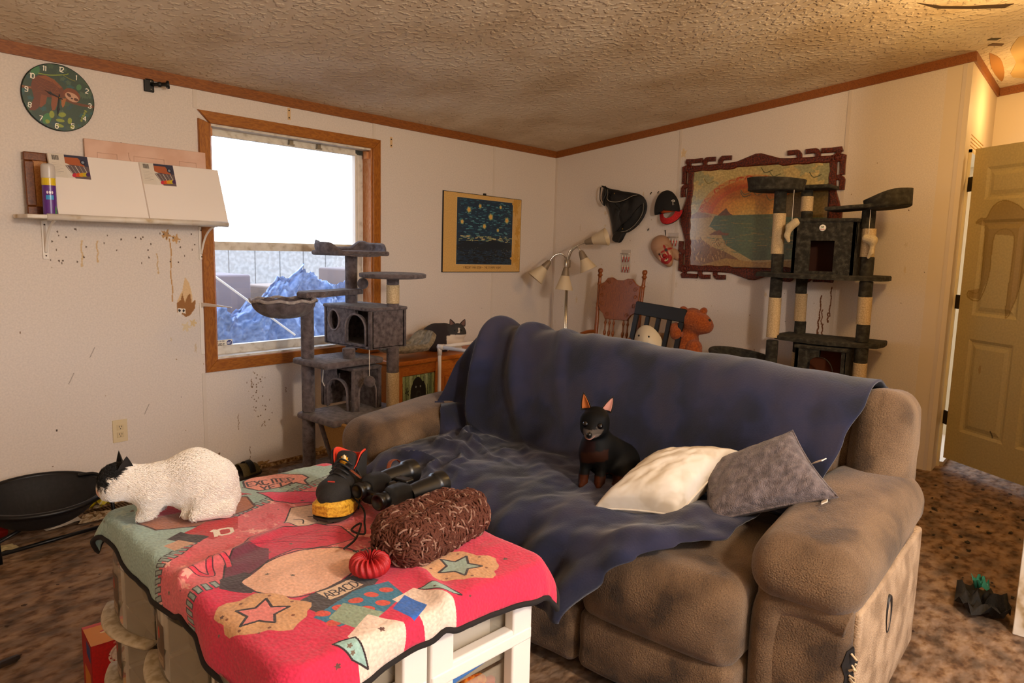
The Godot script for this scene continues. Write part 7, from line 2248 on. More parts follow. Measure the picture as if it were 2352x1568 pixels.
func shelf_things() -> void:
	var t := thing("wall_shelf", "white painted shelf board on two curved white brackets at the left of the window", "shelf")
	var wm := nmat([0.2, "b69a6c", 0.35, "d6cab8", 0.7, "e4dcd2"], 0.012, 1.4, 0.5)
	var b := mb(true); b.rbox(Vector3(0.93, 0.018, 0.2), Vector3(-3.672, 1.463, 0.1), 0.004, 2); part(b, "board", wm, t)
	b = mb(true); b.tube([Vector3(-4.06, 1.463, 0.2), Vector3(-3.209, 1.463, 0.2)], 0.0145, 10); part(b, "front_edge", wm, t)
	for x in [-4.015, -3.262]:
		b = mb(true); b.rbox(Vector3(0.026, 0.185, 0.005), Vector3(x, 1.362, 0.004), 0.002, 1); part(b, "bracket_plate", M.white_plastic, t)
		b = mb(true); b.rbox(Vector3(0.024, 0.005, 0.17), Vector3(x, 1.4505, 0.087), 0.002, 1); part(b, "bracket_arm", M.white_plastic, t)
		b = mb(true); b.tube(bend([Vector3(x, 1.3, 0.006), Vector3(x, 1.345, 0.022), Vector3(x, 1.4, 0.06), Vector3(x, 1.435, 0.11), Vector3(x, 1.447, 0.15)], 5), 0.006, 8, false, 0.8); part(b, "bracket_brace", M.white_plastic, t)
		for y in [1.285, 1.43]:
			b = mb(true); b.ball(Vector3(0.004, 0.004, 0.0015), Vector3(x, y, 0.007), 8); part(b, "screw", mat("3a2c20", 0.5), t)
	t = thing("shelf_bracket", "lone white metal shelf bracket beside the window casing below the shelf", "bracket")
	b = mb(true); b.rbox(Vector3(0.022, 0.29, 0.004), Vector3(-3.272, 0.885, 0.003), 0.0018, 1); part(b, "plate", M.white_plastic, t)
	b = mb()
	b.xf = Transform3D(Basis(Vector3(0, 0, 1), Vector3.UP, Vector3(-1, 0, 0)), Vector3(-3.269, 1.02, 0))
	b.extrude(PackedVector2Array([Vector2(0.001, -0.018), Vector2(0.03, -0.008), Vector2(0.33, 0.006), Vector2(0.33, 0.009), Vector2(0.03, 0.012), Vector2(0.001, 0.012)]), 0.006, 0.001)
	part(b, "arm", M.white_plastic, t)
	# framed board, pink panel, canvases, spray can
	t = thing("wooden_frame", "brown wooden picture frame standing behind the purple can at the shelf's left end", "frame", Vector3(-3.955, 1.4725, 0.04))
	t.rotation.x = -0.06
	var fw := wood("5e2f10", "7a441a", Vector3(4, 4, 4), 0.4)
	for q in [[-0.135, 0.135, 0.0, 0.04], [-0.135, 0.135, 0.245, 0.285], [-0.135, -0.095, 0.04, 0.245], [0.095, 0.135, 0.04, 0.245]]:
		b = mb(true); b.rbox(Vector3(q[1] - q[0], q[3] - q[2], 0.02), Vector3((q[0] + q[1]) / 2, (q[2] + q[3]) / 2, 0), 0.006, 2); part(b, "rail", fw, t)
	b = mb(); bx(b, -0.097, 0.097, 0.038, 0.247, -0.008, -0.002); part(b, "board", mat("5a4a34", 0.6), t)
	for q in [[-0.1, -0.068, 0.035, 0.25], [0.068, 0.1, 0.035, 0.25], [-0.068, 0.068, 0.218, 0.25], [-0.068, 0.068, 0.035, 0.067]]:
		b = mb(); bx(b, q[0], q[1], q[2], q[3], -0.002, 0.007); part(b, "inner_frame", wood("a06424", "b87c38", Vector3(5, 5, 5), 0.45), t)
	t = thing("pink_panel", "pale pink embossed panel leaning on the wall behind the white canvases", "panel", Vector3(-3.53, 1.4725, 0.025))
	t.rotation.x = -0.03
	var pink := nmat([0.3, "d3ab94", 0.7, "ddb9a4"], 0.01, 1.0, 0.7)
	b = mb(true); b.rbox(Vector3(0.6, 0.376, 0.012), Vector3(0, 0.188, 0), 0.002, 1); part(b, "panel", pink, t)
	for q in [[-0.2, 0.09], [0.0, 0.15], [0.2, 0.09]]:
		b = mb(true)
		b.tube([Vector3(q[0] - q[1] / 2, 0.315, 0.0065), Vector3(q[0] + q[1] / 2, 0.315, 0.0065), Vector3(q[0] + q[1] / 2, 0.25, 0.0065), Vector3(q[0] - q[1] / 2, 0.25, 0.0065)], 0.0025, 5, true)
		part(b, "moulding", pink, t)
	b = mb(true); b.tube(bend([Vector3(-0.1, 0.33, 0.0065), Vector3(-0.095, 0.3, 0.0065), Vector3(-0.085, 0.28, 0.0065), Vector3(-0.09, 0.24, 0.0065)], 4), 0.003, 5); part(b, "moulding", pink, t)
	b = mb(true); b.ball(Vector3(0.004, 0.002, 0.004), Vector3(-0.13, 0.3765, 0.0), 8); part(b, "dark_speck", M.black, t)
	for q in [[-3.795, 0.095, "left blank white canvas with a paint store label, behind the purple can", 0.16], [-3.395, 0.115, "right blank white canvas with a paint store label, nearest the window", 0.01]]:
		t = thing("blank_canvas", q[2], "canvas", Vector3(q[0], 1.474, 0.158 if q[1] < 0.1 else 0.172), 0.0, "blank canvases on the shelf")
		t.rotation.x = -0.34
		b = mb(true); b.rbox(Vector3(0.412, 0.302, 0.018), Vector3(0, 0.151, -0.009), 0.003, 2); part(b, "canvas", mat("efe6de", 0.75), t)
		var p := Pic.new(256, 192, "e0d8cc")
		p.poly([Vector2(0, 0), Vector2(0.4, 0), Vector2(0.4, 1), Vector2(0, 1)], "ddd4c6")
		for k in 14: p.line([Vector2(0.08 + k * 0.013, 0.06), Vector2(0.08 + k * 0.013, 0.26)], 0.004 + 0.004 * (k % 3), "2c2a2a")
		for k in 7: p.line([Vector2(0.06, 0.4 + k * 0.07), Vector2(0.24 + 0.08 * (k % 2), 0.4 + k * 0.07)], 0.004, "8a827a")
		p.poly([Vector2(0.4, 0), Vector2(1, 0), Vector2(1, 1), Vector2(0.95, 1), Vector2(0.4, 0.3)], "3c3e52")
		p.poly([Vector2(0.4, 0.1), Vector2(0.75, 0.1), Vector2(0.9, 0.45), Vector2(0.5, 0.42), Vector2(0.4, 0.36)], "b0603c")
		p.ell(Vector2(0.86, 0.27), Vector2(0.07, 0.1), "23263a"); p.ell(Vector2(0.86, 0.27), Vector2(0.04, 0.06), "8a94a0")
		p.poly([Vector2(0.4, 0.45), Vector2(1, 0.45), Vector2(1, 1), Vector2(0.6, 1), Vector2(0.4, 0.5)], "6a5a5c")
		for k in 5:
			p.line([Vector2(0.42 + k * 0.11, 0.45), Vector2(0.56 + k * 0.1, 0.86)], 0.02, ["c8c0b4", "9a9288"][k % 2])
			p.ell(Vector2(0.6 + k * 0.09, 0.86 - 0.02 * k), Vector2(0.07, 0.1), ["c8324a", "d8562a", "d89a28", "c8b02c", "4a2c5c"][k], 0.5)
		p.grain(0.2, 0.06)
		b = mb()
		var m := card(p, b, [Vector3(-0.205, 0.185, 0.0006), Vector3(-0.04, 0.185, 0.0006), Vector3(-0.04, 0.3, 0.0006), Vector3(-0.205, 0.3, 0.0006)], 0.35)
		part(b, "label", m, t, "printed art supply label")
	t = thing("spray_can", "purple aerosol can with yellow band at the shelf's left end", "spray can", Vector3(-4.025, 1.4725, 0.13))
	var p := Pic.new(256, 256, "5c2a86")
	p.poly([Vector2(0, 0), Vector2(1, 0), Vector2(1, 0.1), Vector2(0, 0.1)], "e0c020")
	for k in 3: p.ell(Vector2(0.66 + k * 0.055, 0.2), Vector2(0.022, 0.022), "e8dce8"); 
	p.poly([Vector2(0.62, 0.24), Vector2(0.8, 0.24), Vector2(0.8, 0.3), Vector2(0.62, 0.3)], "3a9ad8")
	p.text("N2", Vector2(0.72, 0.58), Vector2(0.05, 0), Vector2(0, 0.09), 0.012, "e8e0ee")
	p.poly([Vector2(0.62, 0.76), Vector2(0.73, 0.76), Vector2(0.73, 0.97), Vector2(0.62, 0.97)], "d8d2d8")
	for k in 6: p.line([Vector2(0.63, 0.79 + k * 0.03), Vector2(0.72, 0.79 + k * 0.03)], 0.004, "55505a")
	p.ell(Vector2(0.84, 0.82), Vector2(0.05, 0.07), "cfc8d0"); p.ell(Vector2(0.85, 0.5), Vector2(0.03, 0.12), "4a8a4a")
	p.ell(Vector2(0.86, 0.82), Vector2(0.02, 0.03), "5c2a86")
	b = mb(); b.lathe([Vector2(0.026, 0.0), Vector2(0.028, 0.004), Vector2(0.028, 0.165)], 30)
	for i in b.U.size(): b.U[i].y = 1.0 - b.U[i].y
	var pm := pic(p.im, 0.25); pm.texture_repeat = true
	part(b, "can", pm, t)
	b = mb(true); b.smooth_lathe([Vector2(0.028, 0.165), Vector2(0.0285, 0.17), Vector2(0.0285, 0.205), Vector2(0.026, 0.222), Vector2(0.018, 0.229), Vector2(0.0, 0.23)], 26)
	part(b, "cap", mat("c9c2bc", 0.3), t)

# ---------- things lying on the printed blanket ----------
func strands(t: Node3D, called: String, m: Material, spots: Array, length: float, rad: float, sd: int) -> void:   # spots: [point, normal]; uncountable chenille loops
	var r := RandomNumberGenerator.new(); r.seed = sd
	var b := mb(true)
	b.tube(bend([Vector3(0, 0, 0), Vector3(0.0, length * 0.35, length * 0.12), Vector3(0, length * 0.5, length * 0.5), Vector3(0, length * 0.32, length * 0.95)], 3), [rad * 0.9, rad, rad, rad, rad, rad, rad, rad, rad, rad * 0.55], 6)
	var mm := MultiMesh.new()
	mm.transform_format = MultiMesh.TRANSFORM_3D
	mm.mesh = b.mesh()
	mm.instance_count = spots.size()
	for i in spots.size():
		var n: Vector3 = spots[i][1]
		var a := n.cross(Vector3(r.randfn(), r.randfn(), r.randfn())).normalized()
		var s := r.randf_range(0.7, 1.2)
		mm.set_instance_transform(i, Transform3D(Basis(a.cross(n).normalized() * -s, n * s, a * s * 1.0).orthonormalized().scaled(Vector3.ONE * s), spots[i][0]))
	var o := MultiMeshInstance3D.new()
	o.multimesh = mm
	o.material_override = m
	put(o, called, t)
	o.set_meta("kind", "stuff")

func shell_points(b: MB, every: int, r: RandomNumberGenerator) -> Array:      # points spread over a mesh
	var q := []
	for i in b.I.size() / 3:
		if r.randi() % every != 0: continue
		var a := b.P[b.I[i * 3]]; var c := b.P[b.I[i * 3 + 1]]; var d := b.P[b.I[i * 3 + 2]]
		var n := (d - a).cross(c - a)
		if n.length() < 1e-12: continue
		q.append([(a + c + d) / 3.0, n.normalized()])
	return q

func table_things() -> void:
	var r := RandomNumberGenerator.new(); r.seed = 31
	shoe()
	binoculars()
	# shaggy slipper
	var t := thing("shaggy_slipper", "brown chenille slippers pressed together on the pink blanket, full of crumbs", "slippers")
	t.transform = TB
	var base := TOP + 0.012
	var b := mb(true)
	b.nets([[Vector3(0.075, base + 0.032, 0.325), Vector3(0.275, base + 0.034, 0.29), 0.044, 0.04], [Vector3(0.085, base + 0.034, 0.252), Vector3(0.265, base + 0.034, 0.218), 0.042, 0.036], [Vector3(0.265, base + 0.03, 0.255), Vector3(0.345, base + 0.022, 0.222), 0.042, 0.028], [Vector3(0.055, base + 0.026, 0.285), Vector3(0.055, base + 0.026, 0.29), 0.036, 0.036]], 0.011, 0.015)
	for i in b.P.size(): b.P[i].y = maxf(b.P[i].y, base - 0.004)
	part(b, "slipper_body", mat("38180c", 0.95), t)
	strands(t, "chenille", nmat([0.3, "3a180c", 0.6, "5a2a16", 0.8, "7a4630"], 0.08, 20.0, 0.9), shell_points(b, 1, r) + shell_points(b, 1, r) + shell_points(b, 1, r), 0.022, 0.0024, 5)
	strands(t, "worn_chenille", nmat([0.3, "6a4232", 0.7, "a08474"], 0.08, 20.0, 0.9), shell_points(b, 4, r), 0.025, 0.0021, 9)
	# red yarn scrunch
	t = thing("red_scrunchie", "ruffled red hair scrunchie on the blanket in front of the brown slippers", "scrunchie")
	t.transform = TB * Transform3D(Basis(), Vector3(-0.035, TOP + 0.012, 0.325))
	b = mb(true)
	b.grid(120, 24, func(u, v):
		var a: float = u * TAU; var c: float = v * TAU
		var ruf: float = 1.0 + 0.28 * sin(a * 19.0 + 2.0 * sin(c)) * (0.5 + 0.5 * sin(c))
		var rr: float = 0.016 * ruf
		return Vector3(cos(a) * (0.026 + cos(c) * rr), 0.016 + sin(c) * rr * 1.1, -sin(a) * (0.026 + cos(c) * rr)), true)
	part(b, "ruffle", nmat([0.3, "8c0a10", 0.7, "b8161a"], 0.05, 20.0, 0.6), t)

func shoe() -> void:
	var t := thing("sneaker", "black high top sneaker with red lining and yellow sole on the pink blanket", "shoe")
	# shoe frame: x towards the toe, y up
	var d := Vector3(-0.80, 0, 0.6).normalized()
	t.transform = TB * Transform3D(Basis(d, Vector3.UP, d.cross(Vector3.UP)).scaled(Vector3.ONE * 0.86), Vector3(0.135, TOP + 0.016, -0.055))
	var foot := func(grow: float) -> PackedVector2Array:       # outline of the sole
		var q := bend([Vector2(0.142, 0.01), Vector2(0.12, 0.046), Vector2(0.06, 0.056), Vector2(-0.03, 0.042), Vector2(-0.1, 0.04), Vector2(-0.138, 0.02), Vector2(-0.142, -0.012), Vector2(-0.11, -0.036), Vector2(-0.03, -0.036), Vector2(0.06, -0.05), Vector2(0.12, -0.042), Vector2(0.142, 0.01)], 4)
		q.pop_back()
		var p := PackedVector2Array(q)
		return p if grow == 0.0 else Geometry2D.offset_polygon(p, grow)[0]
	var up := Basis(Vector3.RIGHT, Vector3.FORWARD, Vector3.UP)
	var b := mb(); b.xf = Transform3D(up, Vector3.ZERO)
	b.extrude(foot.call(0.004), 0.042, 0.012)
	for i in b.P.size():
		var p := b.P[i]
		if p.x > 0.06: b.P[i].y += (p.x - 0.06) * 0.12
		if p.x < 0.05 and p.y > 0.02: b.P[i].y -= 0.012 * smoothstep(0.05, -0.02, p.x)
	part(b, "midsole", nmat([0.25, "a8761c", 0.45, "d6a22c", 0.7, "e2b43c"], 0.02, 8.0, 0.6), t, "scuffed yellow rubber sole")
	b = mb(); b.xf = Transform3D(up, Vector3(0, -0.006, 0))
	b.extrude(foot.call(0.002), 0.008)
	part(b, "outsole", mat("2a2420", 0.8), t)
	var black := nmat([0.3, "0c0b0b", 0.7, "1c1917"], 0.04, 8.0, 0.75, 0.2, 0.15)
	b = mb(true)
	b.nets([[Vector3(0.1, 0.05, 0.0), Vector3(0.085, 0.055, 0.0), 0.036, 0.04], [Vector3(0.06, 0.055, 0.022), Vector3(-0.1, 0.05, 0.012), 0.035, 0.026], [Vector3(0.06, 0.055, -0.018), Vector3(-0.1, 0.05, -0.012), 0.035, 0.026], [Vector3(0.06, 0.062, 0), Vector3(0.0, 0.085, 0), 0.036, 0.03]], 0.007, 0.025)
	for i in b.P.size(): b.P[i].y = maxf(b.P[i].y, 0.03)
	part(b, "vamp", black, t)
	# ankle collar: outer black, inner red, open at the front
	var collar := func(u: float, v: float, grow: float) -> Vector3:
		var a := lerpf(-2.45, 2.45, u)
		var ca := -cos(a); var sa := sin(a)
		var hgt := 0.125 + 0.028 * pow(absf(sa), 2.0) - 0.012 * (1.0 - absf(a) / 2.45) * 0.0 - 0.03 * smoothstep(1.9, 2.45, absf(a))
		var flare := 1.0 + 0.16 * v * v
		return Vector3(-0.06 + ca * (0.066 + grow) * (1.0 - 0.12 * v), lerpf(0.04, hgt, v), sa * (0.04 + grow) * flare)
	b = mb(); b.sheet(36, 8, func(u, v): return collar.call(1.0 - u, v, 0.004), 0.004); part(b, "collar", black, t)
	b = mb(); b.sheet(36, 8, func(u, v): return collar.call(1.0 - u, v * 1.04, -0.002), 0.004); part(b, "lining", mat("c8341a", 0.7), t, "red lining")
	b = mb(true)
	b.xf = Transform3D(Basis(Vector3.BACK, 0.42), Vector3(-0.012, 0.105, 0.0))
	b.rbox(Vector3(0.016, 0.115, 0.066), Vector3.ZERO, 0.0079, 3, 6, func(p): return p + Vector3(-0.01 * pow(p.z / 0.033, 2.0), -0.012 * pow(p.z / 0.033, 4.0) * (1.0 if p.y > 0 else 0.0), 0))
	part(b, "tongue", black, t)
	b = mb(true)
	var pts := PackedVector2Array()
	for i in 22:
		var a := TAU * i / 22
		pts.append(Vector2(cos(a), sin(a)) * (0.016 if i % 2 == 0 else 0.0115))
	b.xf = Transform3D(Basis(Vector3.BACK, 0.42) * Basis(Vector3.FORWARD, Vector3.UP, Vector3.RIGHT), Vector3(-0.012, 0.105, 0) + Basis(Vector3.BACK, 0.42) * Vector3(0.0085, 0.026, 0.002))
	b.extrude(pts, 0.002)
	part(b, "tongue_patch", mat("e09a18", 0.7), t, "yellow stitched burst on the tongue")
	b = mb(true)
	b.xf = Transform3D(Basis(Vector3.BACK, 0.42) * Basis(Vector3.FORWARD, Vector3.UP, Vector3.RIGHT), Vector3(-0.012, 0.105, 0) + Basis(Vector3.BACK, 0.42) * Vector3(0.0095, 0.034, 0.002))
	b.extrude(PackedVector2Array([Vector2(-0.008, -0.005), Vector2(0.008, -0.005), Vector2(0.005, 0.005), Vector2(0.0, 0.009), Vector2(-0.005, 0.005)]), 0.002)
	part(b, "tongue_patch", mat("e8d8b0", 0.7), t)
	for k in 5:                                                  # laces across the throat
		var x := 0.062 - k * 0.017; var y := 0.096 + k * 0.009
		b = mb(true)
		b.tube(bend([Vector3(x, y - 0.012, -0.03), Vector3(x + 0.006, y + 0.003, -0.012), Vector3(x - 0.003, y + 0.004, 0.012), Vector3(x, y - 0.012, 0.03)], 4), 0.0032, 6)
		part(b, "lace", M.black_soft, t)
	b = mb(true); b.rbox(Vector3(0.005, 0.004, 0.022), Vector3(0.09, 0.098, 0.0), 0.0015, 1); part(b, "red_tab", mat("b02a18", 0.7), t)
	var o := t.transform.affine_inverse() * TB
	b = mb(true)
	b.tube(bend([o * Vector3(0.12, TOP + 0.06, 0.0), o * Vector3(0.13, TOP + 0.03, 0.05), o * Vector3(0.1, TOP + 0.018, 0.1), o * Vector3(0.06, TOP + 0.018, 0.16), o * Vector3(0.05, TOP + 0.018, 0.12), o * Vector3(0.09, TOP + 0.018, 0.1), o * Vector3(0.03, TOP + 0.018, 0.17), o * Vector3(-0.02, TOP + 0.018, 0.2)], 6), 0.003, 6)
	part(b, "loose_lace", M.black_soft, t)
	b = mb(true)
	b.tube(bend([Vector3(-0.02, 0.11, -0.035), Vector3(0.0, 0.08, -0.06), Vector3(0.03, 0.03, -0.066), Vector3(0.05, 0.004, -0.068)], 5), 0.003, 6)
	part(b, "loose_lace", M.black_soft, t)

func binoculars() -> void:
	var t := thing("binoculars", "black porro prism binoculars with a thin brown strap lying behind the brown slippers", "binoculars")
	var d := Vector3(0.985, 0.0, -0.17).normalized()             # eyepieces to the left, objectives to the right
	t.transform = TB * Transform3D(Basis(d, Vector3.UP, d.cross(Vector3.UP)), Vector3(0.235, TOP + 0.056, 0.055))
	var m := mat("0b0b0c", 0.33)
	var rub := nmat([0.3, "0b0b0b", 0.7, "151514"], 0.1, 20.0, 0.42, 0.25, 0.3)
	for s in [-1.0, 1.0]:
		var z: float = s * 0.042
		var y: float = 0.0 if s > 0 else 0.012
		var b := mb(true)
		b.rbox(Vector3(0.085, 0.078, 0.054), Vector3(-0.04, y, z), 0.022, 4, 3, func(p): return Vector3(p.x, p.y * (1.0 - 0.25 * smoothstep(0.0, 0.05, p.x)), p.z))
		part(b, "prism_body", rub, t)
		b = mb(true)
		b.xf = Transform3D(Basis(Vector3.BACK, -PI / 2), Vector3(0, y + 0.004, z + s * 0.012))
		b.lathe([Vector2(0.024, -0.02), Vector2(0.027, 0.02), Vector2(0.028, 0.075), Vector2(0.032, 0.08), Vector2(0.034, 0.086), Vector2(0.034, 0.112), Vector2(0.031, 0.114), Vector2(0.029, 0.108), Vector2(0.028, 0.1)], 30, false)
		part(b, "objective_tube", m, t)
		b = mb(true)
		b.xf = Transform3D(Basis(Vector3.BACK, -PI / 2), Vector3(0, y + 0.004, z + s * 0.012))
		b.smooth_lathe([Vector2(0.0285, 0.1), Vector2(0.018, 0.104), Vector2(0.0, 0.1055)], 24)
		part(b, "lens", mat("1a1c28", 0.05), t)
		b = mb(true)
		b.xf = Transform3D(Basis(Vector3.BACK, PI / 2), Vector3(-0.075, y + 0.008, z - s * 0.006))
		b.lathe([Vector2(0.02, 0.0), Vector2(0.02, 0.012), Vector2(0.017, 0.014), Vector2(0.017, 0.022), Vector2(0.021, 0.024), Vector2(0.022, 0.036), Vector2(0.017, 0.038), Vector2(0.014, 0.032)], 26)
		part(b, "eyecup", m, t)
	var b := mb(true); b.rbox(Vector3(0.03, 0.012, 0.05), Vector3(0.02, 0.024, 0), 0.005, 2); part(b, "bridge", m, t)
	b = mb(true); b.xf = Transform3D(Basis(Vector3.BACK, PI / 2), Vector3(0.05, 0.018, 0)); b.lathe([Vector2(0.008, 0.0), Vector2(0.008, 0.06), Vector2(0.012, 0.062), Vector2(0.0135, 0.066), Vector2(0.0135, 0.082), Vector2(0.012, 0.085)], 20); part(b, "focus_wheel", m, t)
	b = mb(true); b.rbox(Vector3(0.012, 0.01, 0.085), Vector3(-0.09, 0.018, 0), 0.004, 2); part(b, "eyepiece_bridge", m, t)
	# thin leather strap looping behind
	var path := bend([Vector3(-0.06, 0.03, -0.065), Vector3(-0.075, 0.055, -0.1), Vector3(-0.06, 0.06, -0.15), Vector3(-0.02, 0.03, -0.17), Vector3(-0.08, -0.035, -0.2), Vector3(-0.12, -0.045, -0.14)], 8)
	b = mb(true); b.tube(path, 0.006, 8, false, 0.25); part(b, "strap", mat("6a3016", 0.55), t, "narrow brown leather strap")
	b = mb(true); b.tube(bend([Vector3(0.03, 0.02, -0.07), Vector3(0.06, 0.045, -0.09), Vector3(0.1, 0.04, -0.1), Vector3(0.13, 0.0, -0.09)], 6), 0.006, 8, false, 0.25); part(b, "strap", mat("6a3016", 0.55), t)

# ---------- animals ----------
func fur(t: Node3D, b: MB, m: Material, every: int, length: float, rad: float, sd: int, droop: Vector3) -> void:     # short hairs laid along the coat
	var r := RandomNumberGenerator.new(); r.seed = sd
	var h := mb(true)
	h.tube([Vector3.ZERO, Vector3(0, length * 0.16, length * 0.5), Vector3(0, length * 0.2, length)], [rad, rad * 0.7, rad * 0.1], 3)
	var spots := shell_points(b, every, r)
	var mm := MultiMesh.new()
	mm.transform_format = MultiMesh.TRANSFORM_3D
	mm.use_colors = false
	mm.mesh = h.mesh()
	mm.instance_count = spots.size()
	for i in spots.size():
		var n: Vector3 = spots[i][1]
		var f := (droop + Vector3(r.randfn(), r.randfn(), r.randfn()) * 0.25)
		f = (f - n * f.dot(n)).normalized()
		mm.set_instance_transform(i, Transform3D(Basis(n.cross(f), n, f) * r.randf_range(0.7, 1.3), spots[i][0] - n * rad))
	var o := MultiMeshInstance3D.new()
	o.multimesh = mm
	o.material_override = m
	put(o, "fur", t)
	o.set_meta("kind", "stuff")

func ear(b: MB, at: Vector3, tip: Vector3, side: Vector3, front: Vector3, w: float) -> void:      # cupped triangular ear
	b.sheet(10, 8, func(u, v):
		var s: float = (u - 0.5) * 2.0
		var k: float = 1.0 - pow(v, 1.5)
		return at.lerp(tip, v) + side * (s * w * k) + front * (-(1.0 - s * s) * w * 0.55 * k + 0.0), 0.002)

func animals() -> void:
	var L := func(c: String) -> Color: return Color(c).srgb_to_linear()
	# white cat crouching at the blanket's left edge; x forward, y up, z to its left (away from the viewer is -z)
	var t := thing("white_cat", "white cat with black ears and brow patch crouching at the blanket's left edge", "cat", Vector3(-4.375, 0.684, 2.119))
	var fx := Vector3(-0.9, 0, -0.43).normalized()
	t.basis = Basis(fx * 0.77, Vector3.UP * 0.86, fx.cross(Vector3.UP) * 0.77)
	var white: Color = L.call("ece2d6"); var black: Color = L.call("120f0e"); var pink: Color = L.call("d8b0a0")
	var shade := func(p: Vector3) -> Color:
		if p.x > 0.16 and p.y > 0.137 and p.y > 0.15 - (p.x - 0.18) * 0.9: return black
		if p.x > 0.222 and p.y > 0.108: return black
		if p.x > 0.248 and p.y < 0.098 and p.y > 0.08: return pink
		return white
	var bones := [[Vector3(-0.085, 0.085, 0.0), Vector3(-0.03, 0.105, 0), 0.075, 0.08], [Vector3(-0.03, 0.108, 0.0), Vector3(0.1, 0.092, 0), 0.074, 0.058], [Vector3(0.1, 0.092, 0.0), Vector3(0.155, 0.105, 0), 0.056, 0.045], [Vector3(0.155, 0.108, 0.0), Vector3(0.2, 0.118, 0.004), 0.042, 0.042],
		[Vector3(0.195, 0.118, 0.006), Vector3(0.208, 0.115, 0.008), 0.043, 0.041], [Vector3(0.22, 0.098, 0.008), Vector3(0.238, 0.088, 0.01), 0.023, 0.016], [Vector3(0.212, 0.092, 0.03), Vector3(0.21, 0.094, -0.016), 0.018, 0.018],
		[Vector3(0.1, 0.07, 0.036), Vector3(0.088, 0.022, 0.04), 0.03, 0.018], [Vector3(0.088, 0.022, 0.04), Vector3(0.115, 0.01, 0.042), 0.017, 0.014], [Vector3(0.11, 0.07, -0.03), Vector3(0.11, 0.024, -0.03), 0.028, 0.017], [Vector3(0.11, 0.024, -0.03), Vector3(0.135, 0.01, -0.03), 0.016, 0.014],
		[Vector3(-0.085, 0.075, 0.04), Vector3(-0.05, 0.04, 0.055), 0.052, 0.04], [Vector3(-0.07, 0.018, 0.058), Vector3(0.005, 0.011, 0.058), 0.017, 0.014], [Vector3(-0.085, 0.075, -0.04), Vector3(-0.05, 0.04, -0.055), 0.052, 0.04], [Vector3(-0.07, 0.018, -0.058), Vector3(0.005, 0.011, -0.058), 0.017, 0.014],
		[Vector3(-0.14, 0.04, -0.02), Vector3(-0.12, 0.018, -0.08), 0.018, 0.016], [Vector3(-0.12, 0.018, -0.08), Vector3(-0.02, 0.016, -0.1), 0.016, 0.012], [Vector3(-0.11, 0.045, 0.0), Vector3(0.0, 0.06, 0), 0.045, 0.045]]
	var b := mb(true)
	b.nets(bones, 0.0065, 0.03, shade)
	var vm := mat("ffffff", 0.95)
	vm.vertex_color_use_as_albedo = true
	vm.rim_enabled = true
	vm.rim = 0.3
	part(b, "body", vm, t)
	var wm := mat("f0e8de", 0.95)
	var em0 := mat("14100f", 0.95)
	for dark in [false, true]:
		var coat := mb()
		for i in b.I.size() / 3:
			var p := b.P[b.I[i * 3]]
			if p.y > 0.012 and p.x < 0.25 and (b.C[b.I[i * 3]].r < 0.2) == dark:
				for k in 3: coat.P.append(b.P[b.I[i * 3 + k]])
		coat.I = PackedInt32Array(range(coat.P.size()))
		for layer in 2: fur(t, coat, em0 if dark else wm, 1, 0.012, 0.001, 3 + layer, Vector3(-1, -0.35, 0))
	var em := mat("14100f", 0.9)
	b = mb(); ear(b, Vector3(0.172, 0.14, -0.014), Vector3(0.165, 0.196, -0.034), Vector3(0.85, 0.1, -0.5).normalized(), Vector3(0.4, 0.3, -0.85), 0.03); part(b, "ear", em, t)
	b = mb(); ear(b, Vector3(0.19, 0.147, 0.024), Vector3(0.192, 0.198, 0.036), Vector3(0.5, 0.0, 0.85).normalized(), Vector3(0.85, 0.2, -0.5), 0.024); part(b, "ear", em, t)
	for s in [-1.0, 1.0]:
		b = mb(true); b.ball(Vector3.ONE * 0.0085, Vector3(0.238, 0.118, 0.008 + s * 0.022), 12); part(b, "eye", mat("5a6a2a", 0.1), t)
	b = mb(true); b.ball(Vector3(0.004, 0.003, 0.005), Vector3(0.254, 0.091, 0.01), 8); part(b, "nose", mat("c08878", 0.5), t)
	grey_cat()
	dog()

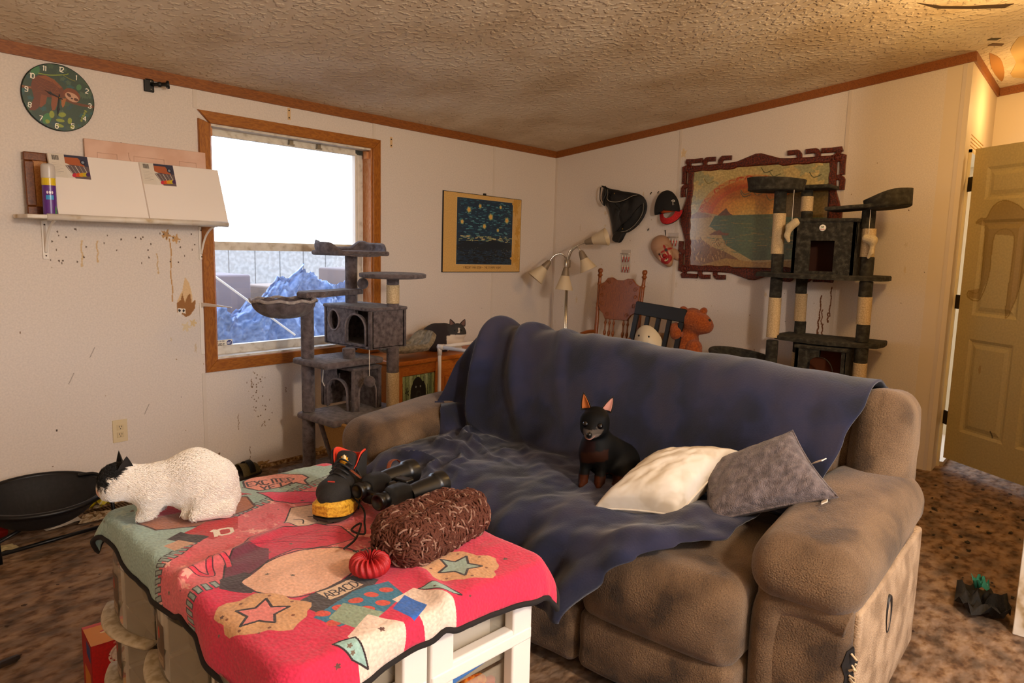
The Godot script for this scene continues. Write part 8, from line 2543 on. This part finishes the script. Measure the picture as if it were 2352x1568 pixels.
func grey_cat() -> void:
	var L := func(c: String) -> Color: return Color(c).srgb_to_linear()
	var t := thing("grey_cat", "dark grey cat with white chest loafing on the sideboard beside the beige cat bed", "cat", Vector3(-1.62, 0.632, 0.22), deg_to_rad(-20))
	var grey: Color = L.call("2b2622"); var white: Color = L.call("d8c8b4"); var grey2: Color = L.call("3a342f")
	var c := Vector3(0.105, 0.143, 0.055)                     # head centre; the face looks along F, towards the room
	var F := Vector3(-0.35, 0, 0.94).normalized(); var R := Vector3(0.94, 0, 0.35).normalized()
	var shade := func(p: Vector3) -> Color:
		var q := p - c
		var f := q.dot(F); var x := q.dot(R)
		if q.length() < 0.088:
			if f > 0.02 and q.y < -0.024: return white
			if absf(x - 0.006) < 0.006 and f > 0.03 and q.y > -0.012 and q.y < 0.022: return white
			if q.y > -0.045: return grey2
		if p.y < 0.112 and f > -0.03 and p.x > 0.0: return white
		return grey
	var b := mb(true)
	b.nets([[Vector3(-0.07, 0.088, 0), Vector3(0.03, 0.1, 0.0), 0.088, 0.088], [Vector3(-0.04, 0.12, 0.0), Vector3(0.02, 0.12, 0.0), 0.075, 0.07], [Vector3(0.04, 0.08, 0.02), Vector3(0.1, 0.07, 0.04), 0.072, 0.06], [c, c + Vector3(0.0, 0.0, 0.004), 0.054, 0.054], [c + F * 0.04 - R * 0.012 + Vector3(0, -0.024, 0), c + F * 0.04 + R * 0.012 + Vector3(0, -0.024, 0), 0.02, 0.02], [c - R * 0.035 + F * 0.015 + Vector3(0, -0.02, 0), c + R * 0.035 + F * 0.015 + Vector3(0, -0.02, 0), 0.026, 0.026],
		[Vector3(0.06, 0.03, 0.07), Vector3(0.1, 0.018, 0.11), 0.024, 0.018], [Vector3(-0.1, 0.03, 0.05), Vector3(0.0, 0.018, 0.1), 0.022, 0.016], [Vector3(-0.06, 0.06, 0.045), Vector3(-0.03, 0.05, 0.06), 0.05, 0.045]], 0.007, 0.026, shade)
	var vm := mat("ffffff", 0.95)
	vm.vertex_color_use_as_albedo = true
	part(b, "body", vm, t)
	var em := mat("332c28", 0.9)
	for s in [-1.0, 1.0]:
		b = mb(); ear(b, c + R * s * 0.033 + Vector3(0, 0.036, 0), c + R * s * 0.054 + Vector3(0, 0.085, 0), (R + Vector3(0, -0.35 * s, 0)).normalized(), F, 0.022); part(b, "ear", em, t)
		b = mb(); ear(b, c + R * s * 0.036 + F * 0.003 + Vector3(0, 0.04, 0), c + R * s * 0.052 + F * 0.003 + Vector3(0, 0.078, 0), (R + Vector3(0, -0.35 * s, 0)).normalized(), F, 0.014); part(b, "inner_ear", mat("7a5a50", 0.9), t)
		b = mb(true); b.ball(Vector3.ONE * 0.009, c + F * 0.048 + R * s * 0.021 + Vector3(0, 0.006, 0), 10); part(b, "eye", mat("16201c", 0.08), t)
	b = mb(true); b.ball(Vector3(0.007, 0.005, 0.006), c + F * 0.061 + Vector3(0, -0.014, 0), 8); part(b, "nose", mat("2a1c1a", 0.4), t)
	b = mb(true); b.tube([c + F * 0.056 - R * 0.014 + Vector3(0, -0.034, 0), c + F * 0.061 + Vector3(0, -0.029, 0), c + F * 0.056 + R * 0.014 + Vector3(0, -0.034, 0)], 0.002, 5); part(b, "mouth", mat("241412", 0.6), t)

func dog() -> void:
	var L := func(c: String) -> Color: return Color(c).srgb_to_linear()
	var t := thing("black_dog", "small black and tan dog with upright ears sitting on the navy blanket", "dog", Vector3(-3.075, 0.532, 2.5))
	var z := Vector3(-0.841, 0, 0.541)
	t.basis = Basis(Vector3.UP.cross(z), Vector3.UP, z)
	var black: Color = L.call("080706"); var tan: Color = L.call("3c1b0a"); var grey: Color = L.call("4a4038"); var pale: Color = L.call("6e6056"); var rust: Color = L.call("2a1208")
	var shade := func(p: Vector3) -> Color:
		if p.y > 0.17 and p.z > 0.02:
			var m := Vector2(p.x + 0.019, p.y - 0.205)
			if p.z > 0.075 and m.length() > 0.011 and p.y < 0.222: return pale if p.y < 0.205 else grey
			if absf(p.x - 0.012) < 0.007 and p.y > 0.213 and p.y < 0.232 and p.z > 0.05: return grey
			return black
		if p.y < 0.045 and p.z > 0.01: return tan if (sin(p.x * 140.0) > -0.5) else rust
		if absf(p.y - 0.115 - p.x * 0.2) < 0.02 and p.z > 0.045 and absf(p.x) < 0.05: return rust
		if p.y > 0.09 and p.y < 0.17 and p.x < 0.0 and p.z > 0.03: return rust.lerp(black, 0.55)
		return black
	var b := mb(true)
	b.nets([[Vector3(0.0, 0.24, 0.025), Vector3(-0.004, 0.236, 0.035), 0.05, 0.047], [Vector3(-0.012, 0.214, 0.062), Vector3(-0.02, 0.203, 0.096), 0.03, 0.017], [Vector3(-0.022, 0.215, 0.045), Vector3(0.018, 0.213, 0.045), 0.026, 0.026], [Vector3(-0.034, 0.25, 0.052), Vector3(0.02, 0.25, 0.055), 0.016, 0.016],
		[Vector3(0.006, 0.21, 0.0), Vector3(0.008, 0.14, 0.0), 0.04, 0.05], [Vector3(0.005, 0.13, 0.012), Vector3(0.03, 0.085, -0.03), 0.058, 0.062], [Vector3(0.03, 0.14, -0.015), Vector3(0.1, 0.075, -0.08), 0.05, 0.062], [Vector3(0.1, 0.06, -0.085), Vector3(0.11, 0.055, -0.08), 0.062, 0.06],
		[Vector3(-0.028, 0.11, 0.025), Vector3(-0.034, 0.04, 0.035), 0.024, 0.014], [Vector3(-0.034, 0.04, 0.035), Vector3(-0.036, 0.012, 0.04), 0.014, 0.012], [Vector3(-0.037, 0.01, 0.045), Vector3(-0.042, 0.009, 0.064), 0.013, 0.011], [Vector3(0.03, 0.1, 0.03), Vector3(0.024, 0.035, 0.045), 0.024, 0.014], [Vector3(0.024, 0.035, 0.045), Vector3(0.022, 0.012, 0.05), 0.014, 0.012], [Vector3(0.022, 0.01, 0.055), Vector3(0.02, 0.009, 0.075), 0.013, 0.011],
		[Vector3(0.1, 0.06, -0.03), Vector3(0.105, 0.035, 0.015), 0.045, 0.034], [Vector3(0.1, 0.015, 0.0), Vector3(0.075, 0.011, 0.055), 0.016, 0.013]], 0.0055, 0.022, shade)
	var vm := mat("ffffff", 0.7, 0.0, 0.3)
	vm.vertex_color_use_as_albedo = true
	part(b, "body", vm, t)
	for q in [[Vector3(-0.034, 0.272, 0.016), Vector3(-0.047, 0.338, 0.008), "a0561c", Vector3(0.94, 0.1, 0.3), 0.021], [Vector3(0.034, 0.268, 0.012), Vector3(0.06, 0.326, 0.0), "b88070", Vector3(0.85, -0.2, -0.2), 0.022]]:
		b = mb(); ear(b, q[0], q[1], q[3].normalized(), Vector3(0, 0.05, 1), q[4]); part(b, "ear", mat("0f0c0b", 0.6), t)
		b = mb(); ear(b, q[0].lerp(q[1], 0.12) + Vector3(0, 0, 0.003), q[0].lerp(q[1], 0.88) + Vector3(0, 0, 0.003), q[3].normalized(), Vector3(0, 0.05, 1), q[4] * 0.68); part(b, "inner_ear", mat(q[2], 0.8), t)
	for q in [Vector3(-0.034, 0.237, 0.076), Vector3(0.016, 0.233, 0.08)]:
		b = mb(true); b.ball(Vector3.ONE * 0.0108, q, 14); part(b, "eye", mat("0a0707", 0.04), t)
	b = mb(true); b.ball(Vector3(0.0095, 0.0075, 0.007), Vector3(-0.021, 0.208, 0.112), 12); part(b, "nose", mat("070606", 0.25), t)
	b = mb(true); b.tube(bend([Vector3(-0.036, 0.2, 0.094), Vector3(-0.03, 0.193, 0.104), Vector3(-0.02, 0.191, 0.108), Vector3(-0.01, 0.193, 0.104), Vector3(0.0, 0.2, 0.092)], 4), 0.0018, 5); part(b, "mouth", mat("8a5a50", 0.5), t)

# ---------- on the floor ----------
func scrap(called: String, label: String, cat: String, at: Vector3, turn: float, pts: Array, c, curl := 0.01, thick := 0.0015) -> void:      # torn or creased flat litter
	var n := noise(9.0, 2, FastNoiseLite.TYPE_SIMPLEX_SMOOTH, called.length() + int(at.x * 100))
	var ctr := Vector2.ZERO
	for p in pts: ctr += p
	ctr /= pts.size()
	var m := pts.size()
	var b := mb()
	b.sheet(m * 4, 5, func(u, v):
		var x: float = u * m
		var i := int(x) % m
		var e: Vector2 = pts[i].lerp(pts[(i + 1) % m], x - int(x))
		var q := ctr.lerp(e, 1.0 - v * 0.98)
		return Vector3(q.x, 0.004 + thick + absf(n.get_noise_2d(q.x * 5.0, q.y * 5.0)) * curl * 2.0 + curl * pow((q - ctr).length() * 8.0, 2.0) * 0.3, -q.y), thick)
	var o := part(b, called, c if c is Material else mat(c, 0.8))
	o.position = at
	o.rotation.y = turn
	tag(o, label, cat)

func floor_things() -> void:
	# round black hammock bed in a tube frame
	var t := thing("pet_hammock", "round black fabric pet bed slung in a black tube frame by the left wall", "pet bed", Vector3(-4.17, 0, 0.26))
	var b := mb()
	b.sheet(48, 10, func(u, v):
		var a: float = -u * TAU
		var rr: float = lerpf(0.02, 1.0, pow(v, 0.6))
		return Vector3(cos(a) * 0.25 * rr, lerpf(0.075, 0.215 - sin(a) * 0.028, pow(v, 1.7)), sin(a) * 0.21 * rr), 0.008)
	part(b, "hammock_cloth", M.black_soft, t)
	var ring := []
	for i in 48: ring.append(Vector3(cos(TAU * i / 48) * 0.256, 0.217 - sin(TAU * i / 48) * 0.028, sin(TAU * i / 48) * 0.216))
	b = mb(true); b.tube(ring, 0.013, 10, true); part(b, "hoop", M.black_metal, t)
	b = mb(true); b.tube(bend([Vector3(0.19, 0.235, -0.11), Vector3(0.25, 0.24, -0.06), Vector3(0.28, 0.19, 0.0), Vector3(0.285, 0.1, 0.03), Vector3(0.285, 0.012, 0.04)], 6), 0.009, 8); part(b, "leg", M.black_metal, t)
	b = mb(true); b.tube([Vector3(0.285, 0.012, 0.04), Vector3(-0.21, 0.012, 0.07)], 0.009, 8); part(b, "floor_bar", M.black_metal, t)
	b = mb(true); b.tube([Vector3(-0.205, 0.0, 0.15), Vector3(-0.205, 0.09, 0.13), Vector3(-0.2, 0.19, 0.1)], 0.009, 8); part(b, "leg", M.black_metal, t)
	b = mb(true); b.tube([Vector3(-0.205, 0.09, 0.13), Vector3(0.0, 0.11, 0.0)], 0.008, 8); part(b, "cross_bar", M.black_metal, t)
	b = mb(true); b.tube([Vector3(-4.545, 0.0, 1.24), Vector3(-4.66, 0.1, 1.44), Vector3(-4.74, 0.3, 1.6)], 0.012, 8)
	tag(part(b, "metal_leg", M.black_metal), "black metal tube leg poking in at the bottom left corner", "leg")
	# carton of powder
	t = thing("powder_carton", "red and yellow powder carton on the floor beside the clear drawer carts", "carton", Vector3(-4.4, 0, 1.66), deg_to_rad(-9))
	var p := Pic.new(256, 384, "c01a18")
	p.ell(Vector2(0.62, 0.2), Vector2(0.32, 0.17), "e2cfc0", -0.2); p.ell(Vector2(0.62, 0.2), Vector2(0.28, 0.145), "c8a89a", -0.2); p.ell(Vector2(0.62, 0.2), Vector2(0.25, 0.125), "e2cfc0", -0.2)
	p.line([Vector2(0.5, 0.24), Vector2(0.6, 0.16), Vector2(0.74, 0.17)], 0.07, "c48a78")
	p.line([Vector2(0.66, 0.12), Vector2(0.7, 0.24)], 0.05, "8a4a40")
	for k in 8: p.ell(Vector2(0.62 + cos(2.0 + k * 0.35) * 0.3, 0.2 + sin(2.0 + k * 0.35) * 0.155), Vector2(0.018, 0.012), "a02a24")
	p.line([Vector2(0.42, 0.035), Vector2(0.84, 0.02)], 0.045, "d87a6c")
	p.poly([Vector2(0.5, 0.45), Vector2(0.9, 0.42), Vector2(0.9, 0.58), Vector2(0.5, 0.6)], "8e1418")
	p.text("C", Vector2(0.6, 0.46), Vector2(0.2, 0), Vector2(0, 0.1), 0.05, "e8d0c0")
	p.poly([Vector2(0.4, 0.66), Vector2(0.8, 0.6), Vector2(1, 0.7), Vector2(1, 1), Vector2(0.4, 1)], "d8a050")
	p.grain(0.05, 0.08)
	var red := mat("b01816", 0.5)
	b = mb(); bx(b, -0.07, 0.07, 0.0, 0.2, -0.068, 0.066); part(b, "box", red, t)
	b = mb(); var m := card(p, b, [Vector3(-0.07, 0.0, 0.0668), Vector3(0.07, 0.0, 0.0668), Vector3(0.07, 0.2, 0.0668), Vector3(-0.07, 0.2, 0.0668)]); part(b, "front_print", m, t)
	p = Pic.new(192, 192, "d8861c")
	p.poly([Vector2(0, 0), Vector2(1, 0), Vector2(1, 0.13), Vector2(0, 0.13)], "c84038")
	p.ell(Vector2(0.55, 0.45), Vector2(0.3, 0.07), "e8c890", -0.15); p.curve([Vector2(0.28, 0.44), Vector2(0.5, 0.37), Vector2(0.8, 0.36)], 0.05, "b83a3a"); p.ell(Vector2(0.75, 0.62), Vector2(0.2, 0.05), "6a3010", -0.2)
	b = mb(); m = card(p, b, [Vector3(-0.07, 0.2007, 0.066), Vector3(0.07, 0.2007, 0.066), Vector3(0.07, 0.2007, -0.068), Vector3(-0.07, 0.2007, -0.068)]); part(b, "top_print", m, t)
	p = Pic.new(128, 192, "a81412")
	p.poly([Vector2(0.5, 0.05), Vector2(0.9, 0.05), Vector2(0.9, 0.3), Vector2(0.5, 0.25)], "2a3c7a"); p.poly([Vector2(0.2, 0.5), Vector2(0.8, 0.5), Vector2(0.9, 1.0), Vector2(0.2, 1.0)], "c8781c")
	b = mb(); m = card(p, b, [Vector3(-0.0707, 0, -0.068), Vector3(-0.0707, 0, 0.066), Vector3(-0.0707, 0.2, 0.066), Vector3(-0.0707, 0.2, -0.068)]); part(b, "side_print", m, t)
	# red can and papers under the hammock
	t = thing("red_can", "red drink can lying under the black pet hammock", "can", Vector3(-4.33, 0.034, 0.1))
	b = mb(true); b.xf = Transform3D(Basis(Vector3.BACK, PI / 2) * Basis(Vector3.RIGHT, 0.2), Vector3.ZERO); b.lathe([Vector2(0.024, -0.06), Vector2(0.033, -0.052), Vector2(0.033, 0.05), Vector2(0.026, 0.06)], 24); part(b, "can", mat("a82414", 0.3, 0.3), t)
	scrap("paper_scrap", "white paper lying under the front of the black pet hammock", "paper", Vector3(-4.06, 0, 0.1), 0.2, [Vector2(-0.09, -0.06), Vector2(0.08, -0.07), Vector2(0.09, 0.05), Vector2(-0.08, 0.06)], "c9bcae")
	scrap("paper_scrap", "stained paper sheet right of the hammock by the wall", "paper", Vector3(-3.9, 0, 0.17), -0.2, [Vector2(-0.1, -0.05), Vector2(0.1, -0.06), Vector2(0.12, 0.06), Vector2(-0.06, 0.08)], nmat([0.3, "8a6a44", 0.6, "c8b496"], 0.02, 4.0, 0.8))
	scrap("paper_scrap", "small pale card by the hammock's left leg", "paper", Vector3(-4.33, 0, 0.26), 0.1, [Vector2(-0.05, -0.035), Vector2(0.05, -0.04), Vector2(0.05, 0.03), Vector2(-0.05, 0.04)], "c4b080")
	scrap("yellow_bag", "crumpled yellow plastic bag against the wall right of the hammock", "bag", Vector3(-3.84, 0.02, 0.07), 0.0, [Vector2(-0.08, -0.03), Vector2(0.0, -0.05), Vector2(0.07, -0.03), Vector2(0.06, 0.04), Vector2(-0.02, 0.05), Vector2(-0.07, 0.04)], mat("b8a418", 0.25), 0.09)
	t = thing("floor_vent", "rusty brown slotted floor vent along the wall right of the hammock", "vent", Vector3(-3.74, 0.003, 0.09))
	b = mb(); bx(b, -0.19, 0.19, 0.0, 0.004, -0.06, 0.06); part(b, "plate", mat("4a341c", 0.7), t)
	for k in 22:
		b = mb(); bx(b, -0.175 + k * 0.0163, -0.167 + k * 0.0163, 0.004, 0.009, -0.05, 0.05); part(b, "slat", mat("6a4c28", 0.6), t)
	t = thing("sandal", "olive and black slip on sandal on the floor behind the white cat", "sandal", Vector3(-3.12, 0, 0.1), deg_to_rad(15))
	b = mb(true); b.rbox(Vector3(0.26, 0.03, 0.09), Vector3(0, 0.015, 0), 0.014, 3, 4); part(b, "sole", mat("2a2014", 0.8), t)
	b = mb()
	b.sheet(16, 8, func(u, v):
		var a: float = lerpf(0.0, PI, u)
		return Vector3(lerpf(-0.02, 0.11, v), 0.02 + sin(a) * lerpf(0.075, 0.05, v), -cos(a) * 0.047), 0.006)
	part(b, "strap", nmat([0.3, "4c4020", 0.7, "6a5a34"], 0.04, 6.0, 0.7), t)
	b = mb()
	b.sheet(16, 3, func(u, v):
		var a: float = lerpf(0.15, PI - 0.15, u)
		return Vector3(lerpf(0.03, 0.07, v), 0.022 + sin(a) * 0.075, -cos(a) * 0.052), 0.004)
	part(b, "strap", M.black, t)
	scrap("snack_wrapper", "torn orange snack wrapper by the corner of the near right drawer cart", "wrapper", Vector3(-3.25, 0, 2.39), 0.4, [Vector2(-0.04, -0.02), Vector2(0.04, -0.025), Vector2(0.045, 0.02), Vector2(-0.035, 0.025)], nmat([0.3, "8a2c0c", 0.6, "c8541a", 0.8, "e0a060"], 0.05, 9.0, 0.4), 0.02)
	scrap("orange_chip", "small orange crisp on the floor in front of the sofa", "crisp", Vector3(-3.32, 0, 2.49), 0.5, [Vector2(-0.016, -0.01), Vector2(0.016, -0.012), Vector2(0.012, 0.012), Vector2(-0.012, 0.012)], "c87a28", 0.015)
	scrap("plastic_strip", "crumpled clear white plastic strip under the sofa's front edge", "plastic scrap", Vector3(-3.29, 0, 2.63), 1.2, [Vector2(-0.07, -0.01), Vector2(-0.02, -0.018), Vector2(0.07, -0.006), Vector2(0.06, 0.012), Vector2(0.0, 0.008), Vector2(-0.06, 0.014)], mat("b8b0aa", 0.2), 0.04)
	scrap("paper_scrap", "white torn paper bits at the foot of the entry doorway's left jamb", "paper", Vector3(-0.18, 0, 3.02), 0.4, [Vector2(-0.05, -0.02), Vector2(0.05, -0.03), Vector2(0.06, 0.02), Vector2(-0.04, 0.03)], "b8a890")
	# dark rubbish beside the partition's end
	scrap("dark_rag", "dark crumpled rag on the floor by the white wall end at the right edge", "rag", Vector3(-1.98, 0, 3.61), 0.3, [Vector2(-0.1, -0.07), Vector2(0.0, -0.1), Vector2(0.12, -0.06), Vector2(0.14, 0.06), Vector2(0.0, 0.09), Vector2(-0.1, 0.05)], nmat([0.3, "0c0b08", 0.7, "26201a"], 0.05, 5.0, 0.8), 0.06)
	scrap("green_wrapper", "small green wrapper standing in the dark rag by the white wall end", "wrapper", Vector3(-1.93, 0.07, 3.6), 0.9, [Vector2(-0.02, -0.02), Vector2(0.02, -0.025), Vector2(0.022, 0.03), Vector2(-0.015, 0.028)], mat("2e7a62", 0.25), 0.05)
	# leaves and crumbs scattered on the bare boards: too many to count
	var r := RandomNumberGenerator.new(); r.seed = 77
	for kind in 3:
		b = mb()
		for i in [150, 90, 70][kind]:
			var c := Vector3(r.randf_range(-4.7, 0.0), 0, r.randf_range(0.05, 3.6))
			if kind == 1: c = Vector3(r.randf_range(-1.9, 0.05), 0, r.randf_range(2.9, 4.0))
			if kind == 2: c = Vector3(r.randf_range(-4.4, -2.9), 0, absf(r.randfn()) * 0.12 + 0.03)
			if c.x < -3.9 and c.z > 1.9: continue
			var s := r.randf_range(0.004, 0.013) * (1.3 if kind == 1 else 1.0)
			var a := r.randf() * TAU
			var q := []
			for k in 6: q.append(c + Vector3(cos(a + k) * s * r.randf_range(0.6, 1.4), 0.002 + r.randf() * s * 0.5, sin(a + k) * s * r.randf_range(0.4, 1.0)))
			var top := c + Vector3(0, s * 0.6, 0)
			for k in 6: b.face([q[k], top, q[(k + 1) % 6]])
		var o := part(b, "floor_crumbs" if kind != 1 else "dry_leaves", mat(["3a2412", "2a2010", "5a3a1c"][kind], 0.9))
		o.set_meta("kind", "stuff")
		tag(o, ["dark crumbs scattered over the bare floorboards", "dry dark leaf bits scattered on the floor near the entry door", "brown rotten flakes along the foot of the window wall"][kind], "debris")
